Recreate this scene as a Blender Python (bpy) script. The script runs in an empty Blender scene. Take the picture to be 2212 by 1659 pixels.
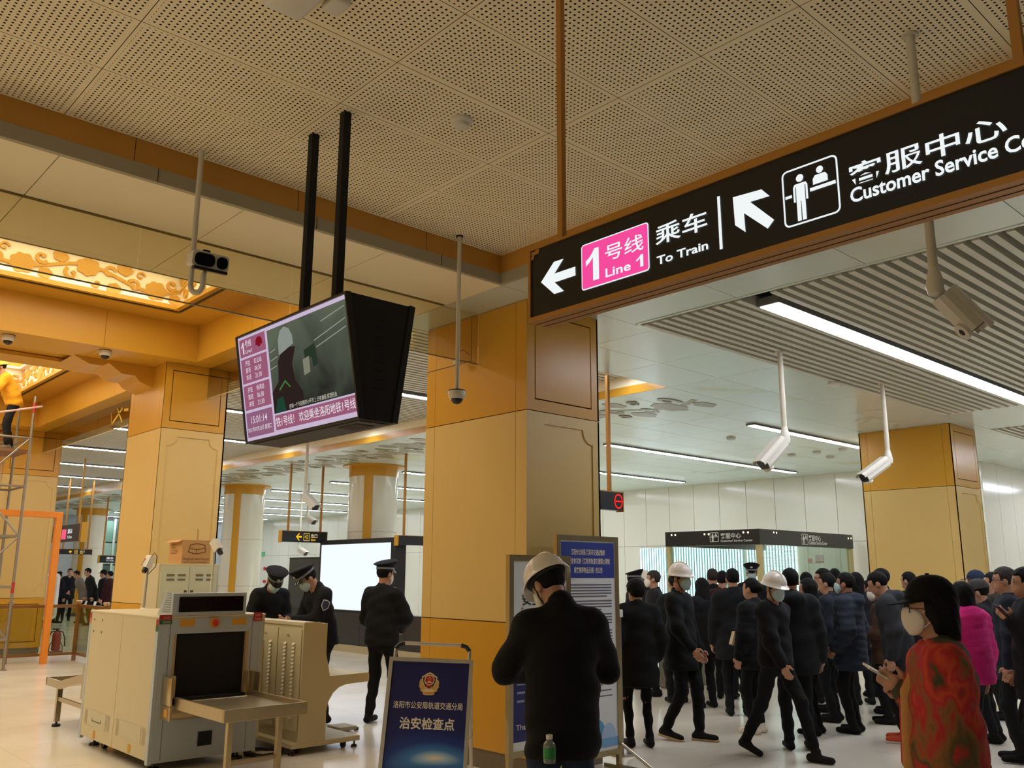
import bpy, bmesh, math, random
import numpy as np
from mathutils import Matrix, Vector

random.seed(7)
scene = bpy.context.scene
col = scene.collection

# ---------------------------------------------------------------- camera
IMG_W, IMG_H, FPX = 2212.0, 1659.0, 1904.9
YAW, PITCH, ROLL, HC = math.radians(47.529), math.radians(12.167), math.radians(0.2434), 1.6
_F = Vector((math.cos(YAW) * math.cos(PITCH), math.sin(YAW) * math.cos(PITCH), math.sin(PITCH)))
_r = Vector((math.sin(YAW), -math.cos(YAW), 0))
_u = _r.cross(_F)
_c, _s = math.cos(ROLL), math.sin(ROLL)
_r, _u = _c * _r + _s * _u, -_s * _r + _c * _u
CAM = Vector((0, 0, HC))
cam_d = bpy.data.cameras.new('camera')
cam_d.sensor_width = 36.0
cam_d.lens = 36.0 * FPX / IMG_W
cam_d.clip_end = 200
cam = bpy.data.objects.new('camera', cam_d)
cam.matrix_world = Matrix(((_r.x, _u.x, -_F.x, 0), (_r.y, _u.y, -_F.y, 0), (_r.z, _u.z, -_F.z, HC), (0, 0, 0, 1)))
col.objects.link(cam)
scene.camera = cam

# ---------------------------------------------------------------- world (the rest of the lit hall) and exposure
WORLD_RGB, WORLD_STRENGTH = (1.0, 0.90, 0.72), 0.72
EXPOSURE = 0.2
LED_STRENGTH, COFFER_STRENGTH = 27.0, 3.3
world = bpy.data.worlds.new('hall_ambient')
scene.world = world
world.use_nodes = True
world.node_tree.nodes['Background'].inputs[0].default_value = (*WORLD_RGB, 1)
world.node_tree.nodes['Background'].inputs[1].default_value = WORLD_STRENGTH
vs = scene.view_settings
vs.view_transform = 'Standard'
vs.look = 'None'
vs.exposure = EXPOSURE
vs.gamma = 1.0
vs.use_curve_mapping = False


def ray(px, py):
    return _F + _r * ((px - IMG_W / 2) / FPX) - _u * ((py - IMG_H / 2) / FPX)


def PZ(px, py, z):
    d = ray(px, py)
    return CAM + d * ((z - HC) / d.z)


def PX(px, py, x):
    d = ray(px, py)
    return CAM + d * (x / d.x)


def PY(px, py, y):
    d = ray(px, py)
    return CAM + d * (y / d.y)


def PD(px, py, depth):
    return CAM + ray(px, py) * depth


# ---------------------------------------------------------------- materials
def lin(c):
    return tuple(((v / 255.0) / 12.92 if v <= 10.3 else (((v / 255.0) + 0.055) / 1.055) ** 2.4) for v in c)


_MC = {}


def M(name, rgb, rough=0.5, metal=0.0, spec=0.5, var=0.06, scale=6.0, bump=0.0, bscale=60.0, coat=0.0, emit=0.0, sheen=0.0):
    if name in _MC:
        return _MC[name]
    m = bpy.data.materials.new(name)
    m.use_nodes = True
    nt = m.node_tree
    b = nt.nodes['Principled BSDF']
    c = lin(rgb)
    b.inputs['Roughness'].default_value = rough
    b.inputs['Metallic'].default_value = metal
    b.inputs['Specular IOR Level'].default_value = spec
    b.inputs['Coat Weight'].default_value = coat
    b.inputs['Coat Roughness'].default_value = 0.08
    if sheen:
        b.inputs['Sheen Weight'].default_value = sheen
    tc = nt.nodes.new('ShaderNodeTexCoord')
    n = nt.nodes.new('ShaderNodeTexNoise')
    n.inputs['Scale'].default_value = scale
    n.inputs['Detail'].default_value = 3
    nt.links.new(tc.outputs['Object'], n.inputs['Vector'])
    mx = nt.nodes.new('ShaderNodeMix')
    mx.data_type = 'RGBA'
    mx.inputs['A'].default_value = (*[v * (1 - var) for v in c], 1)
    mx.inputs['B'].default_value = (*[min(1, v * (1 + var)) for v in c], 1)
    nt.links.new(n.outputs['Fac'], mx.inputs['Factor'])
    nt.links.new(mx.outputs['Result'], b.inputs['Base Color'])
    if emit:
        nt.links.new(mx.outputs['Result'], b.inputs['Emission Color'])
        b.inputs['Emission Strength'].default_value = emit
    if bump:
        n2 = nt.nodes.new('ShaderNodeTexNoise')
        n2.inputs['Scale'].default_value = bscale
        n2.inputs['Detail'].default_value = 4
        nt.links.new(tc.outputs['Object'], n2.inputs['Vector'])
        bp = nt.nodes.new('ShaderNodeBump')
        bp.inputs['Strength'].default_value = bump
        bp.inputs['Distance'].default_value = 0.02
        nt.links.new(n2.outputs['Fac'], bp.inputs['Height'])
        nt.links.new(bp.outputs['Normal'], b.inputs['Normal'])
    _MC[name] = m
    return m


def EM(name, rgb, strength):
    if name in _MC:
        return _MC[name]
    m = bpy.data.materials.new(name)
    m.use_nodes = True
    nt = m.node_tree
    nt.nodes.remove(nt.nodes['Principled BSDF'])
    e = nt.nodes.new('ShaderNodeEmission')
    e.inputs[0].default_value = (*lin(rgb), 1)
    e.inputs[1].default_value = strength
    nt.links.new(e.outputs[0], nt.nodes['Material Output'].inputs[0])
    _MC[name] = m
    return m


def GLASS(name, rgb, gloss=0.1, rough=0.02):
    if name in _MC:
        return _MC[name]
    m = bpy.data.materials.new(name)
    m.use_nodes = True
    nt = m.node_tree
    nt.nodes.remove(nt.nodes['Principled BSDF'])
    t = nt.nodes.new('ShaderNodeBsdfTransparent')
    t.inputs[0].default_value = (*lin(rgb), 1)
    g = nt.nodes.new('ShaderNodeBsdfGlossy')
    g.inputs['Roughness'].default_value = rough
    fr = nt.nodes.new('ShaderNodeFresnel')
    fr.inputs[0].default_value = 1.45
    ad = nt.nodes.new('ShaderNodeMath')
    ad.operation = 'MULTIPLY_ADD'
    ad.inputs[1].default_value = 0.5
    ad.inputs[2].default_value = gloss * 0.3
    mx = nt.nodes.new('ShaderNodeMixShader')
    nt.links.new(fr.outputs[0], ad.inputs[0])
    nt.links.new(ad.outputs[0], mx.inputs[0])
    nt.links.new(t.outputs[0], mx.inputs[1])
    nt.links.new(g.outputs[0], mx.inputs[2])
    nt.links.new(mx.outputs[0], nt.nodes['Material Output'].inputs[0])
    _MC[name] = m
    return m


# ---------------------------------------------------------------- mesh building
MW = {}


def world_of(o):
    return MW.get(o.name, Matrix.Identity(4))


def tag(o, label=None, cat=None, group=None, kind=None):
    if label:
        o['label'] = label
    if cat:
        o['category'] = cat
    if group:
        o['group'] = group
    if kind:
        o['kind'] = kind
    return o


def thing(name, label, cat, loc=(0, 0, 0), rz=0.0, group=None):
    o = bpy.data.objects.new(name, None)
    o.empty_display_size = 0.1
    col.objects.link(o)
    o.location = loc
    o.rotation_euler = (0, 0, rz)
    MW[o.name] = Matrix.Translation(Vector(loc)) @ Matrix.Rotation(rz, 4, 'Z')
    return tag(o, label, cat, group)


class MB:
    def __init__(s):
        s.v, s.f, s.mi = [], [], []

    def add(s, vs_, fs, mi=0):
        b = len(s.v)
        s.v += [tuple(v) for v in vs_]
        s.f += [tuple(b + i for i in f) for f in fs]
        s.mi += [mi] * len(fs)
        return s

    def box(s, a, b, mi=0):
        x0, y0, z0 = [min(p, q) for p, q in zip(a, b)]
        x1, y1, z1 = [max(p, q) for p, q in zip(a, b)]
        vs_ = [(x0, y0, z0), (x1, y0, z0), (x1, y1, z0), (x0, y1, z0), (x0, y0, z1), (x1, y0, z1), (x1, y1, z1), (x0, y1, z1)]
        return s.add(vs_, [(0, 3, 2, 1), (4, 5, 6, 7), (0, 1, 5, 4), (1, 2, 6, 5), (2, 3, 7, 6), (3, 0, 4, 7)], mi)

    def bevbox(s, a, b, bv, mi=0, seg=2):
        bm = bmesh.new()
        x0, y0, z0 = [min(p, q) for p, q in zip(a, b)]
        x1, y1, z1 = [max(p, q) for p, q in zip(a, b)]
        bmesh.ops.create_cube(bm, size=1)
        for v in bm.verts:
            v.co = Vector((x0 + (v.co.x + .5) * (x1 - x0), y0 + (v.co.y + .5) * (y1 - y0), z0 + (v.co.z + .5) * (z1 - z0)))
        bmesh.ops.bevel(bm, geom=bm.edges[:], offset=bv, segments=seg, affect='EDGES', profile=0.5)
        bm.verts.index_update()
        s.add([v.co for v in bm.verts], [[v.index for v in f.verts] for f in bm.faces], mi)
        bm.free()
        return s

    def prism(s, pts, d, mi=0):
        """pts: planar polygon in 3D, d: extrusion vector"""
        n = len(pts)
        p = [Vector(q) for q in pts]
        d = Vector(d)
        vs_ = p + [q + d for q in p]
        fs = [tuple(range(n - 1, -1, -1)), tuple(range(n, 2 * n))] + [(i, (i + 1) % n, n + (i + 1) % n, n + i) for i in range(n)]
        return s.add(vs_, fs, mi)

    def tube(s, pts, r, n=10, mi=0, caps=True):
        pts = [Vector(p) for p in pts]
        rs = r if isinstance(r, (list, tuple)) else [r] * len(pts)
        rings = []
        prev = None
        for i, p in enumerate(pts):
            t = (pts[min(i + 1, len(pts) - 1)] - pts[max(i - 1, 0)]).normalized()
            if prev is None:
                a = t.orthogonal().normalized()
            else:
                a = (prev - t * prev.dot(t)).normalized()
            prev = a
            b = t.cross(a)
            rings.append([p + (a * math.cos(2 * math.pi * k / n) + b * math.sin(2 * math.pi * k / n)) * rs[i] for k in range(n)])
        vs_ = [v for rg in rings for v in rg]
        fs = []
        for i in range(len(rings) - 1):
            for k in range(n):
                k2 = (k + 1) % n
                fs.append((i * n + k, i * n + k2, (i + 1) * n + k2, (i + 1) * n + k))
        if caps:
            fs.append(tuple(range(n - 1, -1, -1)))
            fs.append(tuple((len(rings) - 1) * n + k for k in range(n)))
        return s.add(vs_, fs, mi)

    def lathe(s, prof, n=20, c=(0, 0, 0), axis=None, mi=0, sx=1.0, sy=1.0):
        """prof: list of (r, h) along axis (default z)"""
        c = Vector(c)
        ax = Vector(axis).normalized() if axis else Vector((0, 0, 1))
        a = ax.orthogonal().normalized() if axis else Vector((1, 0, 0))
        b = ax.cross(a)
        vs_, fs = [], []
        for r, h in prof:
            for k in range(n):
                t = 2 * math.pi * k / n
                vs_.append(c + ax * h + (a * math.cos(t) * sx + b * math.sin(t) * sy) * max(r, 1e-4))
        for i in range(len(prof) - 1):
            for k in range(n):
                k2 = (k + 1) % n
                fs.append((i * n + k, i * n + k2, (i + 1) * n + k2, (i + 1) * n + k))
        fs.append(tuple(range(n - 1, -1, -1)))
        fs.append(tuple((len(prof) - 1) * n + k for k in range(n)))
        return s.add(vs_, fs, mi)

    def build(s, name, mats, parent=None, local=False, smooth=False, mesh=None):
        if not isinstance(mats, (list, tuple)):
            mats = [mats]
        me = bpy.data.meshes.new(name)
        vv = s.v
        o = bpy.data.objects.new(name, me)
        base = Vector((0, 0, 0))
        if vv and not local:
            W = world_of(parent).inverted() if parent else Matrix.Identity(4)
            arr = [W @ Vector(v) for v in vv]
        else:
            arr = [Vector(v) for v in vv]
        if arr:
            xs = [a.x for a in arr]
            ys = [a.y for a in arr]
            zs = [a.z for a in arr]
            base = Vector(((min(xs) + max(xs)) / 2, (min(ys) + max(ys)) / 2, min(zs)))
        me.from_pydata([tuple(a - base) for a in arr], [], s.f)
        for m in mats:
            me.materials.append(m)
        if len(mats) > 1:
            me.polygons.foreach_set('material_index', s.mi)
        if smooth:
            me.polygons.foreach_set('use_smooth', [True] * len(me.polygons))
            if smooth is not True:
                me.set_sharp_from_angle(angle=math.radians(smooth))
        me.update()
        o.location = base
        col.objects.link(o)
        if parent:
            o.parent = parent
            MW[o.name] = world_of(parent) @ Matrix.Translation(base)
        else:
            MW[o.name] = Matrix.Translation(base)
        return o


def inst(src, name, loc, parent=None, rz=0.0, scale=None):
    """another object with the same mesh data, placed at a world location"""
    o = bpy.data.objects.new(name, src.data if isinstance(src, bpy.types.Object) else src)
    col.objects.link(o)
    loc = Vector(loc)
    o.location = (world_of(parent).inverted() @ loc) if parent else loc
    o.rotation_euler = (0, 0, rz)
    if scale:
        o.scale = scale
    if parent:
        o.parent = parent
    MW[o.name] = Matrix.Translation(loc) @ Matrix.Rotation(rz, 4, 'Z')
    return o


def copy_tree(o, loc=None, parent=None, rz=None):
    c = o.copy()
    col.objects.link(c)
    c.parent = parent
    if loc is not None:
        c.location = loc
    if rz is not None:
        c.rotation_euler = (0, 0, rz)
    MW[c.name] = Matrix.Translation(c.location) @ c.rotation_euler.to_matrix().to_4x4()
    for ch in list(o.children):
        copy_tree(ch, None, c)
    return c


def struct(o, kind='structure'):
    o['kind'] = kind
    return o


_dg = None


def text_mesh(body, bold=0.0, res=2, space=1.0):
    c = bpy.data.curves.new('lettering', 'FONT')
    c.body = body
    c.resolution_u = res
    c.offset = bold
    c.space_character = space
    o = bpy.data.objects.new('lettering', c)
    col.objects.link(o)
    dg = bpy.context.evaluated_depsgraph_get()
    m = bpy.data.meshes.new_from_object(o.evaluated_get(dg))
    bpy.data.objects.remove(o)
    bpy.data.curves.remove(c)
    return m


def text(body, parent, mat, origin, right, up, w, h, bold=0.012, name='lettering', lift=0.002, res=2, keep=False, space=1.0):
    """flat lettering filling a box w x h whose lower left corner is origin (world)"""
    m = text_mesh(body, bold, res, space)
    n = len(m.vertices)
    a = np.empty(n * 3)
    m.vertices.foreach_get('co', a)
    a = a.reshape(-1, 3)
    lo, hi = a.min(0), a.max(0)
    sz = np.maximum(hi - lo, 1e-6)
    sx, sy = w / sz[0], h / sz[1]
    if keep:
        sx = sy = min(sx, sy)
    a = a - lo
    right, up = Vector(right).normalized(), Vector(up).normalized()
    nrm = right.cross(up)
    P = np.array(origin)[None] + (a[:, :1] * sx) * np.array(right)[None] + (a[:, 1:2] * sy) * np.array(up)[None] + np.array(nrm)[None] * lift
    mb = MB()
    mb.add([tuple(p) for p in P], [tuple(p.vertices) for p in m.polygons])
    bpy.data.meshes.remove(m)
    return mb.build(name, mat, parent)


def flat(pts, parent, mat, name, lift=0.0015, thick=0.0):
    """flat decal polygon from 3D points"""
    p = [Vector(q) for q in pts]
    n = (p[1] - p[0]).cross(p[2] - p[0]).normalized()
    mb = MB()
    if thick:
        mb.prism([q + n * lift for q in p], n * thick)
    else:
        mb.add([q + n * lift for q in p], [tuple(range(len(p)))])
    return mb.build(name, mat, parent)


def rrect(w, h, r, seg=4, cx=0.0, cy=0.0):
    pts = []
    for ax, ay, a0 in ((w / 2 - r, -h / 2 + r, -90), (w / 2 - r, h / 2 - r, 0), (-w / 2 + r, h / 2 - r, 90), (-w / 2 + r, -h / 2 + r, 180)):
        for k in range(seg + 1):
            a = math.radians(a0 + 90 * k / seg)
            pts.append((cx + ax + r * math.cos(a), cy + ay + r * math.sin(a)))
    return pts


class Plane2D:
    """a flat board in the world: u to the right, v up, both in metres from its lower left corner"""

    def __init__(s, origin, right, up):
        s.o, s.r, s.u = Vector(origin), Vector(right).normalized(), Vector(up).normalized()
        s.n = s.r.cross(s.u)

    def __call__(s, u, v, w=0.0):
        return s.o + s.r * u + s.u * v + s.n * w

    def poly(s, pts, parent, mat, name, lift=0.002, thick=0.0):
        mb = MB()
        if thick:
            mb.prism([s(u, v, lift) for u, v in pts], s.n * thick)
        else:
            mb.add([s(u, v, lift) for u, v in pts], [tuple(range(len(pts)))])
        return mb.build(name, mat, parent)

    def rect(s, u0, v0, u1, v1, parent, mat, name, lift=0.002, thick=0.0):
        return s.poly([(u0, v0), (u1, v0), (u1, v1), (u0, v1)], parent, mat, name, lift, thick)

    def ring(s, outer, inner, parent, mat, name, lift=0.002):
        n = len(outer)
        mb = MB()
        mb.add([s(u, v, lift) for u, v in outer] + [s(u, v, lift) for u, v in inner],
               [(i, (i + 1) % n, n + (i + 1) % n, n + i) for i in range(n)])
        return mb.build(name, mat, parent)

    def disc(s, u, v, r, parent, mat, name, lift=0.002, n=20, sy=1.0):
        return s.poly([(u + r * math.cos(2 * math.pi * k / n), v + sy * r * math.sin(2 * math.pi * k / n)) for k in range(n)], parent, mat, name, lift)

    def txt(s, body, u0, v0, u1, v1, parent, mat, bold=0.012, lift=0.003, keep=False, res=2, name='lettering', space=1.0):
        return text(body, parent, mat, s(u0, v0), s.r, s.u, u1 - u0, v1 - v0, bold, name, lift, res, keep, space)


# shared materials
GOLD = M('gold_panel', (206, 152, 48), rough=0.27, spec=0.35, var=0.04, scale=2.0, bump=0.05, bscale=300)
GOLD_D = M('bronze_metal', (178, 126, 56), rough=0.42, metal=0.35, var=0.06, scale=8)
BROWN = M('brown_fascia', (192, 136, 50), rough=0.55, var=0.08, scale=4, bump=0.08, bscale=200)
CREAM = M('cream_panel', (214, 180, 108), rough=0.34, var=0.03, scale=2.0, bump=0.03, bscale=200)
CREAM2 = M('pale_cream_panel', (238, 224, 190), rough=0.45, var=0.03, scale=2)
GREYB = M('grey_fascia', (165, 155, 132), rough=0.6, var=0.05, scale=3)
WHITEP = M('white_ceiling_panel', (208, 216, 208), rough=0.26, metal=0.15, spec=0.5, var=0.03, scale=3)
WALLP = M('white_wall_panel', (226, 224, 208), rough=0.14, spec=0.5, var=0.02, scale=2, bump=0.015, bscale=3)
SEAM = M('dark_seam', (62, 44, 24), rough=0.8, var=0.05)
BLACK = M('black_plastic', (16, 16, 17), rough=0.4, var=0.1)
BLACKM = M('black_matt', (12, 12, 12), rough=0.8, var=0.1)
WHITEPL = M('white_plastic', (225, 222, 212), rough=0.35, var=0.03)
STEEL = M('brushed_steel', (190, 182, 165), rough=0.28, metal=0.9, var=0.08, scale=30)
CREAMMET = M('cream_painted_metal', (198, 186, 150), rough=0.42, var=0.03)
GREYMET = M('blue_grey_painted_metal', (172, 180, 188), rough=0.45, var=0.05, scale=120)
SLATM = M('grey_slat_metal', (206, 203, 186), rough=0.45, var=0.04)
PLENUM = M('dark_plenum', (30, 27, 22), rough=0.9)
LED = EM('led_white', (238, 243, 255), LED_STRENGTH)
WHITEL = EM('lit_white', (244, 247, 255), 1.15)

# ================================================================ floor
def floor_material():
    m = bpy.data.materials.new('terrazzo_tile')
    m.use_nodes = True
    nt = m.node_tree
    b = nt.nodes['Principled BSDF']
    g = nt.nodes.new('ShaderNodeNewGeometry')
    n1 = nt.nodes.new('ShaderNodeTexNoise')
    n1.inputs['Scale'].default_value = 1.3
    n1.inputs['Detail'].default_value = 5
    n2 = nt.nodes.new('ShaderNodeTexNoise')
    n2.inputs['Scale'].default_value = 160
    n2.inputs['Detail'].default_value = 2
    nt.links.new(g.outputs['Position'], n1.inputs['Vector'])
    nt.links.new(g.outputs['Position'], n2.inputs['Vector'])
    mx = nt.nodes.new('ShaderNodeMix')
    mx.data_type = 'RGBA'
    mx.inputs['A'].default_value = (*lin((228, 218, 196)), 1)
    mx.inputs['B'].default_value = (*lin((244, 236, 218)), 1)
    nt.links.new(n1.outputs['Fac'], mx.inputs['Factor'])
    m2 = nt.nodes.new('ShaderNodeMix')
    m2.data_type = 'RGBA'
    m2.blend_type = 'MULTIPLY'
    m2.inputs['Factor'].default_value = 0.14
    nt.links.new(mx.outputs['Result'], m2.inputs['A'])
    nt.links.new(n2.outputs['Color'], m2.inputs['B'])
    nt.links.new(m2.outputs['Result'], b.inputs['Base Color'])
    mr = nt.nodes.new('ShaderNodeMapRange')
    mr.inputs['To Min'].default_value = 0.12
    mr.inputs['To Max'].default_value = 0.26
    nt.links.new(n1.outputs['Fac'], mr.inputs['Value'])
    nt.links.new(mr.outputs['Result'], b.inputs['Roughness'])
    return m


FLOORM = floor_material()
floor = struct(MB().box((-6, -4, -0.12), (30, 46, -0.003)).build('floor', FLOORM))
tile_src = MB().box((-0.5985, -0.5985, -0.02), (0.5985, 0.5985, 0.0)).build('floor_tile', FLOORM, floor)
TILE = tile_src.data
bpy.data.objects.remove(tile_src)
for i in range(13):
    for j in range(15):
        inst(TILE, 'floor_tile', (1.2 + 1.2 * i + 0.6, 3.6 + 1.2 * j + 0.6, -0.02), floor)

# ================================================================ ceilings
ZC, ZP = 4.0, 4.25


def perforated():
    m = bpy.data.materials.new('perforated_panel')
    m.use_nodes = True
    nt = m.node_tree
    b = nt.nodes['Principled BSDF']
    b.inputs['Base Color'].default_value = (*lin((242, 228, 192)), 1)
    b.inputs['Roughness'].default_value = 0.55
    g = nt.nodes.new('ShaderNodeNewGeometry')
    v = nt.nodes.new('ShaderNodeVectorMath')
    v.operation = 'MULTIPLY'
    v.inputs[1].default_value = (1 / 0.0301, 1 / 0.0301, 0)
    nt.links.new(g.outputs['Position'], v.inputs[0])
    f = nt.nodes.new('ShaderNodeVectorMath')
    f.operation = 'FRACTION'
    nt.links.new(v.outputs[0], f.inputs[0])
    s = nt.nodes.new('ShaderNodeVectorMath')
    s.operation = 'SUBTRACT'
    s.inputs[1].default_value = (0.5, 0.5, 0)
    nt.links.new(f.outputs[0], s.inputs[0])
    l = nt.nodes.new('ShaderNodeVectorMath')
    l.operation = 'LENGTH'
    nt.links.new(s.outputs[0], l.inputs[0])
    lt = nt.nodes.new('ShaderNodeMath')
    lt.operation = 'LESS_THAN'
    lt.inputs[1].default_value = 0.215
    nt.links.new(l.outputs['Value'], lt.inputs[0])
    # plain margin around each panel: object coordinates run over one panel
    tc = nt.nodes.new('ShaderNodeTexCoord')
    sx = nt.nodes.new('ShaderNodeSeparateXYZ')
    nt.links.new(tc.outputs['Generated'], sx.inputs[0])
    prod = lt.outputs[0]
    for ax, mg in (('X', 0.018), ('Y', 0.036)):
        a = nt.nodes.new('ShaderNodeMath')
        a.operation = 'SUBTRACT'
        a.inputs[1].default_value = 0.5
        nt.links.new(sx.outputs[ax], a.inputs[0])
        ab = nt.nodes.new('ShaderNodeMath')
        ab.operation = 'ABSOLUTE'
        nt.links.new(a.outputs[0], ab.inputs[0])
        c = nt.nodes.new('ShaderNodeMath')
        c.operation = 'LESS_THAN'
        c.inputs[1].default_value = 0.5 - mg
        nt.links.new(ab.outputs[0], c.inputs[0])
        p = nt.nodes.new('ShaderNodeMath')
        p.operation = 'MULTIPLY'
        nt.links.new(prod, p.inputs[0])
        nt.links.new(c.outputs[0], p.inputs[1])
        prod = p.outputs[0]
    t = nt.nodes.new('ShaderNodeBsdfTransparent')
    mx = nt.nodes.new('ShaderNodeMixShader')
    nt.links.new(prod, mx.inputs[0])
    nt.links.new(b.outputs[0], mx.inputs[1])
    nt.links.new(t.outputs[0], mx.inputs[2])
    nt.links.new(mx.outputs[0], nt.nodes['Material Output'].inputs[0])
    return m


PERF = perforated()
RX, RY = 4.735, 5.314
ceil1 = struct(MB().box((-3, -3, 4.40), (RX, RY, 4.45)).build('ceiling', PLENUM))
xs = [-1.0, 0.13, 1.26, 2.39, 3.52, RX]
ys = [RY] + [4.652 - 0.5645 * k for k in range(11)]
for i in range(len(xs) - 1):
    for j in range(len(ys) - 1):
        a, b = (xs[i] + 0.002, ys[j + 1] + 0.002), (xs[i + 1] - 0.002, ys[j] - 0.002)
        mb = MB()
        mb.add([(a[0], a[1], ZP), (b[0], a[1], ZP), (b[0], b[1], ZP), (a[0], b[1], ZP)], [(0, 3, 2, 1)])
        mb.build('perforated_panel', PERF, ceil1)

# recess fascias (brown band above, grey band below) as trims
t1 = struct(MB().box((-3, RY, 4.092), (RX + 0.02, RY + 0.03, 4.40)).build('trim_1', BROWN))
t2 = struct(MB().box((RX, -3, 4.092), (RX + 0.03, RY + 0.03, 4.40)).build('trim_2', BROWN))
t3 = struct(MB().box((-3, RY - 0.004, ZC), (RX, RY + 0.03, 4.092)).build('trim_3', GREYB))
t4 = struct(MB().box((RX - 0.004, -3, ZC), (RX + 0.03, RY + 0.03, 4.092)).build('trim_4', GREYB))
for k in range(5):
    xx = 0.55 + 1.13 * k
    MB().box((xx - 0.002, RY - 0.001, 4.092), (xx + 0.002, RY + 0.01, 4.25)).build('joint', SEAM, t1)
    MB().box((xx + 0.15, RY - 0.006, ZC), (xx + 0.154, RY + 0.01, 4.092)).build('joint', SEAM, t3)

# ---- flat panel ceilings at 4 m
_pm = {}


def panel(root, x0, x1, y0, y1, mat, z=ZC, th=0.025, gap=0.003, name='ceiling_panel'):
    w, d = round(x1 - x0 - 2 * gap, 4), round(y1 - y0 - 2 * gap, 4)
    key = (w, d, mat.name, th)
    if key not in _pm:
        me = bpy.data.meshes.new(name)
        mb = MB().box((-w / 2, -d / 2, 0), (w / 2, d / 2, th))
        me.from_pydata(mb.v, [], mb.f)
        me.materials.append(mat)
        _pm[key] = me
    return inst(_pm[key], name, ((x0 + x1) / 2, (y0 + y1) / 2, z), root)


def stained_ceiling():
    m = bpy.data.materials.new('stained_white_panel')
    m.use_nodes = True
    nt = m.node_tree
    b = nt.nodes['Principled BSDF']
    b.inputs['Roughness'].default_value = 0.3
    b.inputs['Metallic'].default_value = 0.1
    g = nt.nodes.new('ShaderNodeNewGeometry')
    n = nt.nodes.new('ShaderNodeTexNoise')
    n.inputs['Scale'].default_value = 0.55
    n.inputs['Detail'].default_value = 6
    n.inputs['Distortion'].default_value = 1.5
    nt.links.new(g.outputs['Position'], n.inputs['Vector'])
    r = nt.nodes.new('ShaderNodeValToRGB')
    r.color_ramp.elements[0].position = 0.30
    r.color_ramp.elements[0].color = (*lin((196, 196, 150)), 1)
    r.color_ramp.elements[1].position = 0.40
    r.color_ramp.elements[1].color = (*lin((208, 220, 212)), 1)
    e = r.color_ramp.elements.new(0.66)
    e.color = (*lin((208, 220, 212)), 1)
    e = r.color_ramp.elements.new(0.70)
    e.color = (*lin((186, 190, 172)), 1)
    nt.links.new(n.outputs['Fac'], r.inputs[0])
    nt.links.new(r.outputs[0], b.inputs['Base Color'])
    return m


STAINED = stained_ceiling()
# soffit between the recess and the gold bay
ceil2 = struct(MB().box((-3, RY + 0.03, 4.03), (6.53, 7.05, 4.09)).build('ceiling', SEAM))
sx = [-3.0, -2.21, -1.05, 0.11, 1.27, 2.43, 3.59, 4.77]
for i in range(len(sx) - 1):
    panel(ceil2, sx[i], sx[i + 1], RY + 0.03, 6.10, CREAM2)
    panel(ceil2, sx[i], sx[i + 1], 6.145, 7.05, CREAM2)
MB().box((-3, 6.10, 4.018), (4.77, 6.145, 4.03)).build('curtain_rail', SEAM, ceil2)
MB().box((-3, 7.03, 4.0), (4.71, 7.06, 4.95)).build('soffit_end', CREAM2, ceil2)
# white panel ceiling on the concourse side
ceil3 = struct(MB().box((4.77, RY + 0.03, 4.03), (20.0, 6.95, 4.09)).build('ceiling', SEAM))
wx = [4.77, 5.64, 6.82, 8.0, 9.12, 10.27, 11.45, 12.63, 13.81, 14.99, 16.17, 17.35, 18.53, 20.0]
for i in range(len(wx) - 1):
    panel(ceil3, wx[i], wx[i + 1], RY + 0.03, 6.17, WHITEP)
    panel(ceil3, wx[i], wx[i + 1], 6.17, 6.95, WHITEP if i < 4 else STAINED)
MB().box((RX + 0.03, -3, 4.03), (6.53, RY + 0.03, 4.09)).build('backing', SEAM, ceil3)
for k in range(7):
    panel(ceil3, RX + 0.03, 6.53, RY + 0.03 - 1.18 * (k + 1), RY + 0.03 - 1.18 * k, WHITEP)
ceil4 = struct(MB().box((9.12, 6.95, 4.03), (20.0, 41, 4.09)).build('ceiling', SEAM))
cx_ = [9.12, 10.27, 11.45, 12.63, 13.81, 14.99, 16.17, 17.35, 18.53, 20.0]
for i in range(len(cx_) - 1):
    for j in range(14):
        panel(ceil4, cx_[i], cx_[i + 1], 6.95 + 0.78 * j, 6.95 + 0.78 * (j + 1), STAINED)
    for j in range(6):
        panel(ceil4, cx_[i], cx_[i + 1], 17.87 + 3.9 * j, 17.87 + 3.9 * (j + 1), STAINED, name='far_ceiling_panel')
# ---- slatted ceilings: concourse side
ceil5 = struct(MB().box((6.53, -3, 4.16), (13.75, RY + 0.03, 4.2)).build('ceiling', PLENUM))
slat = MB().box((6.56, -0.03, 0), (13.74, 0.03, 0.10)).build('ceiling_slat', SLATM, ceil5, local=True)
smesh = slat.data
bpy.data.objects.remove(slat)
yy = RY - 0.06
SL1 = []
while yy > -2.4:
    if not (3.90 < yy < 4.19):
        inst(smesh, 'ceiling_slat', ((6.56 + 13.74) / 2, yy, 3.985), ceil5)
    yy -= 0.118
MB().box((6.50, -3, 3.995), (6.54, RY, 4.16)).build('edge_trim', WHITEP, ceil5)
MB().box((6.54, RY - 0.02, 3.995), (13.75, RY + 0.03, 4.16)).build('edge_trim', WHITEP, ceil5)
for k in range(2):
    panel(ceil5, 13.75, 15.70, RY + 0.03 - 2.0 * (k + 1), RY + 0.03 - 2.0 * k, WHITEP)
MB().box((15.70, -3, 4.16), (20, RY, 4.2)).build('plenum', PLENUM, ceil5)
s2 = MB().box((15.74, -0.03, 0), (19.9, 0.03, 0.10)).build('ceiling_slat', SLATM, ceil5, local=True)
s2m = s2.data
bpy.data.objects.remove(s2)
for k in range(24):
    inst(s2m, 'ceiling_slat', (17.82, RY - 0.06 - 0.118 * k, 3.985), ceil5)
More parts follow.
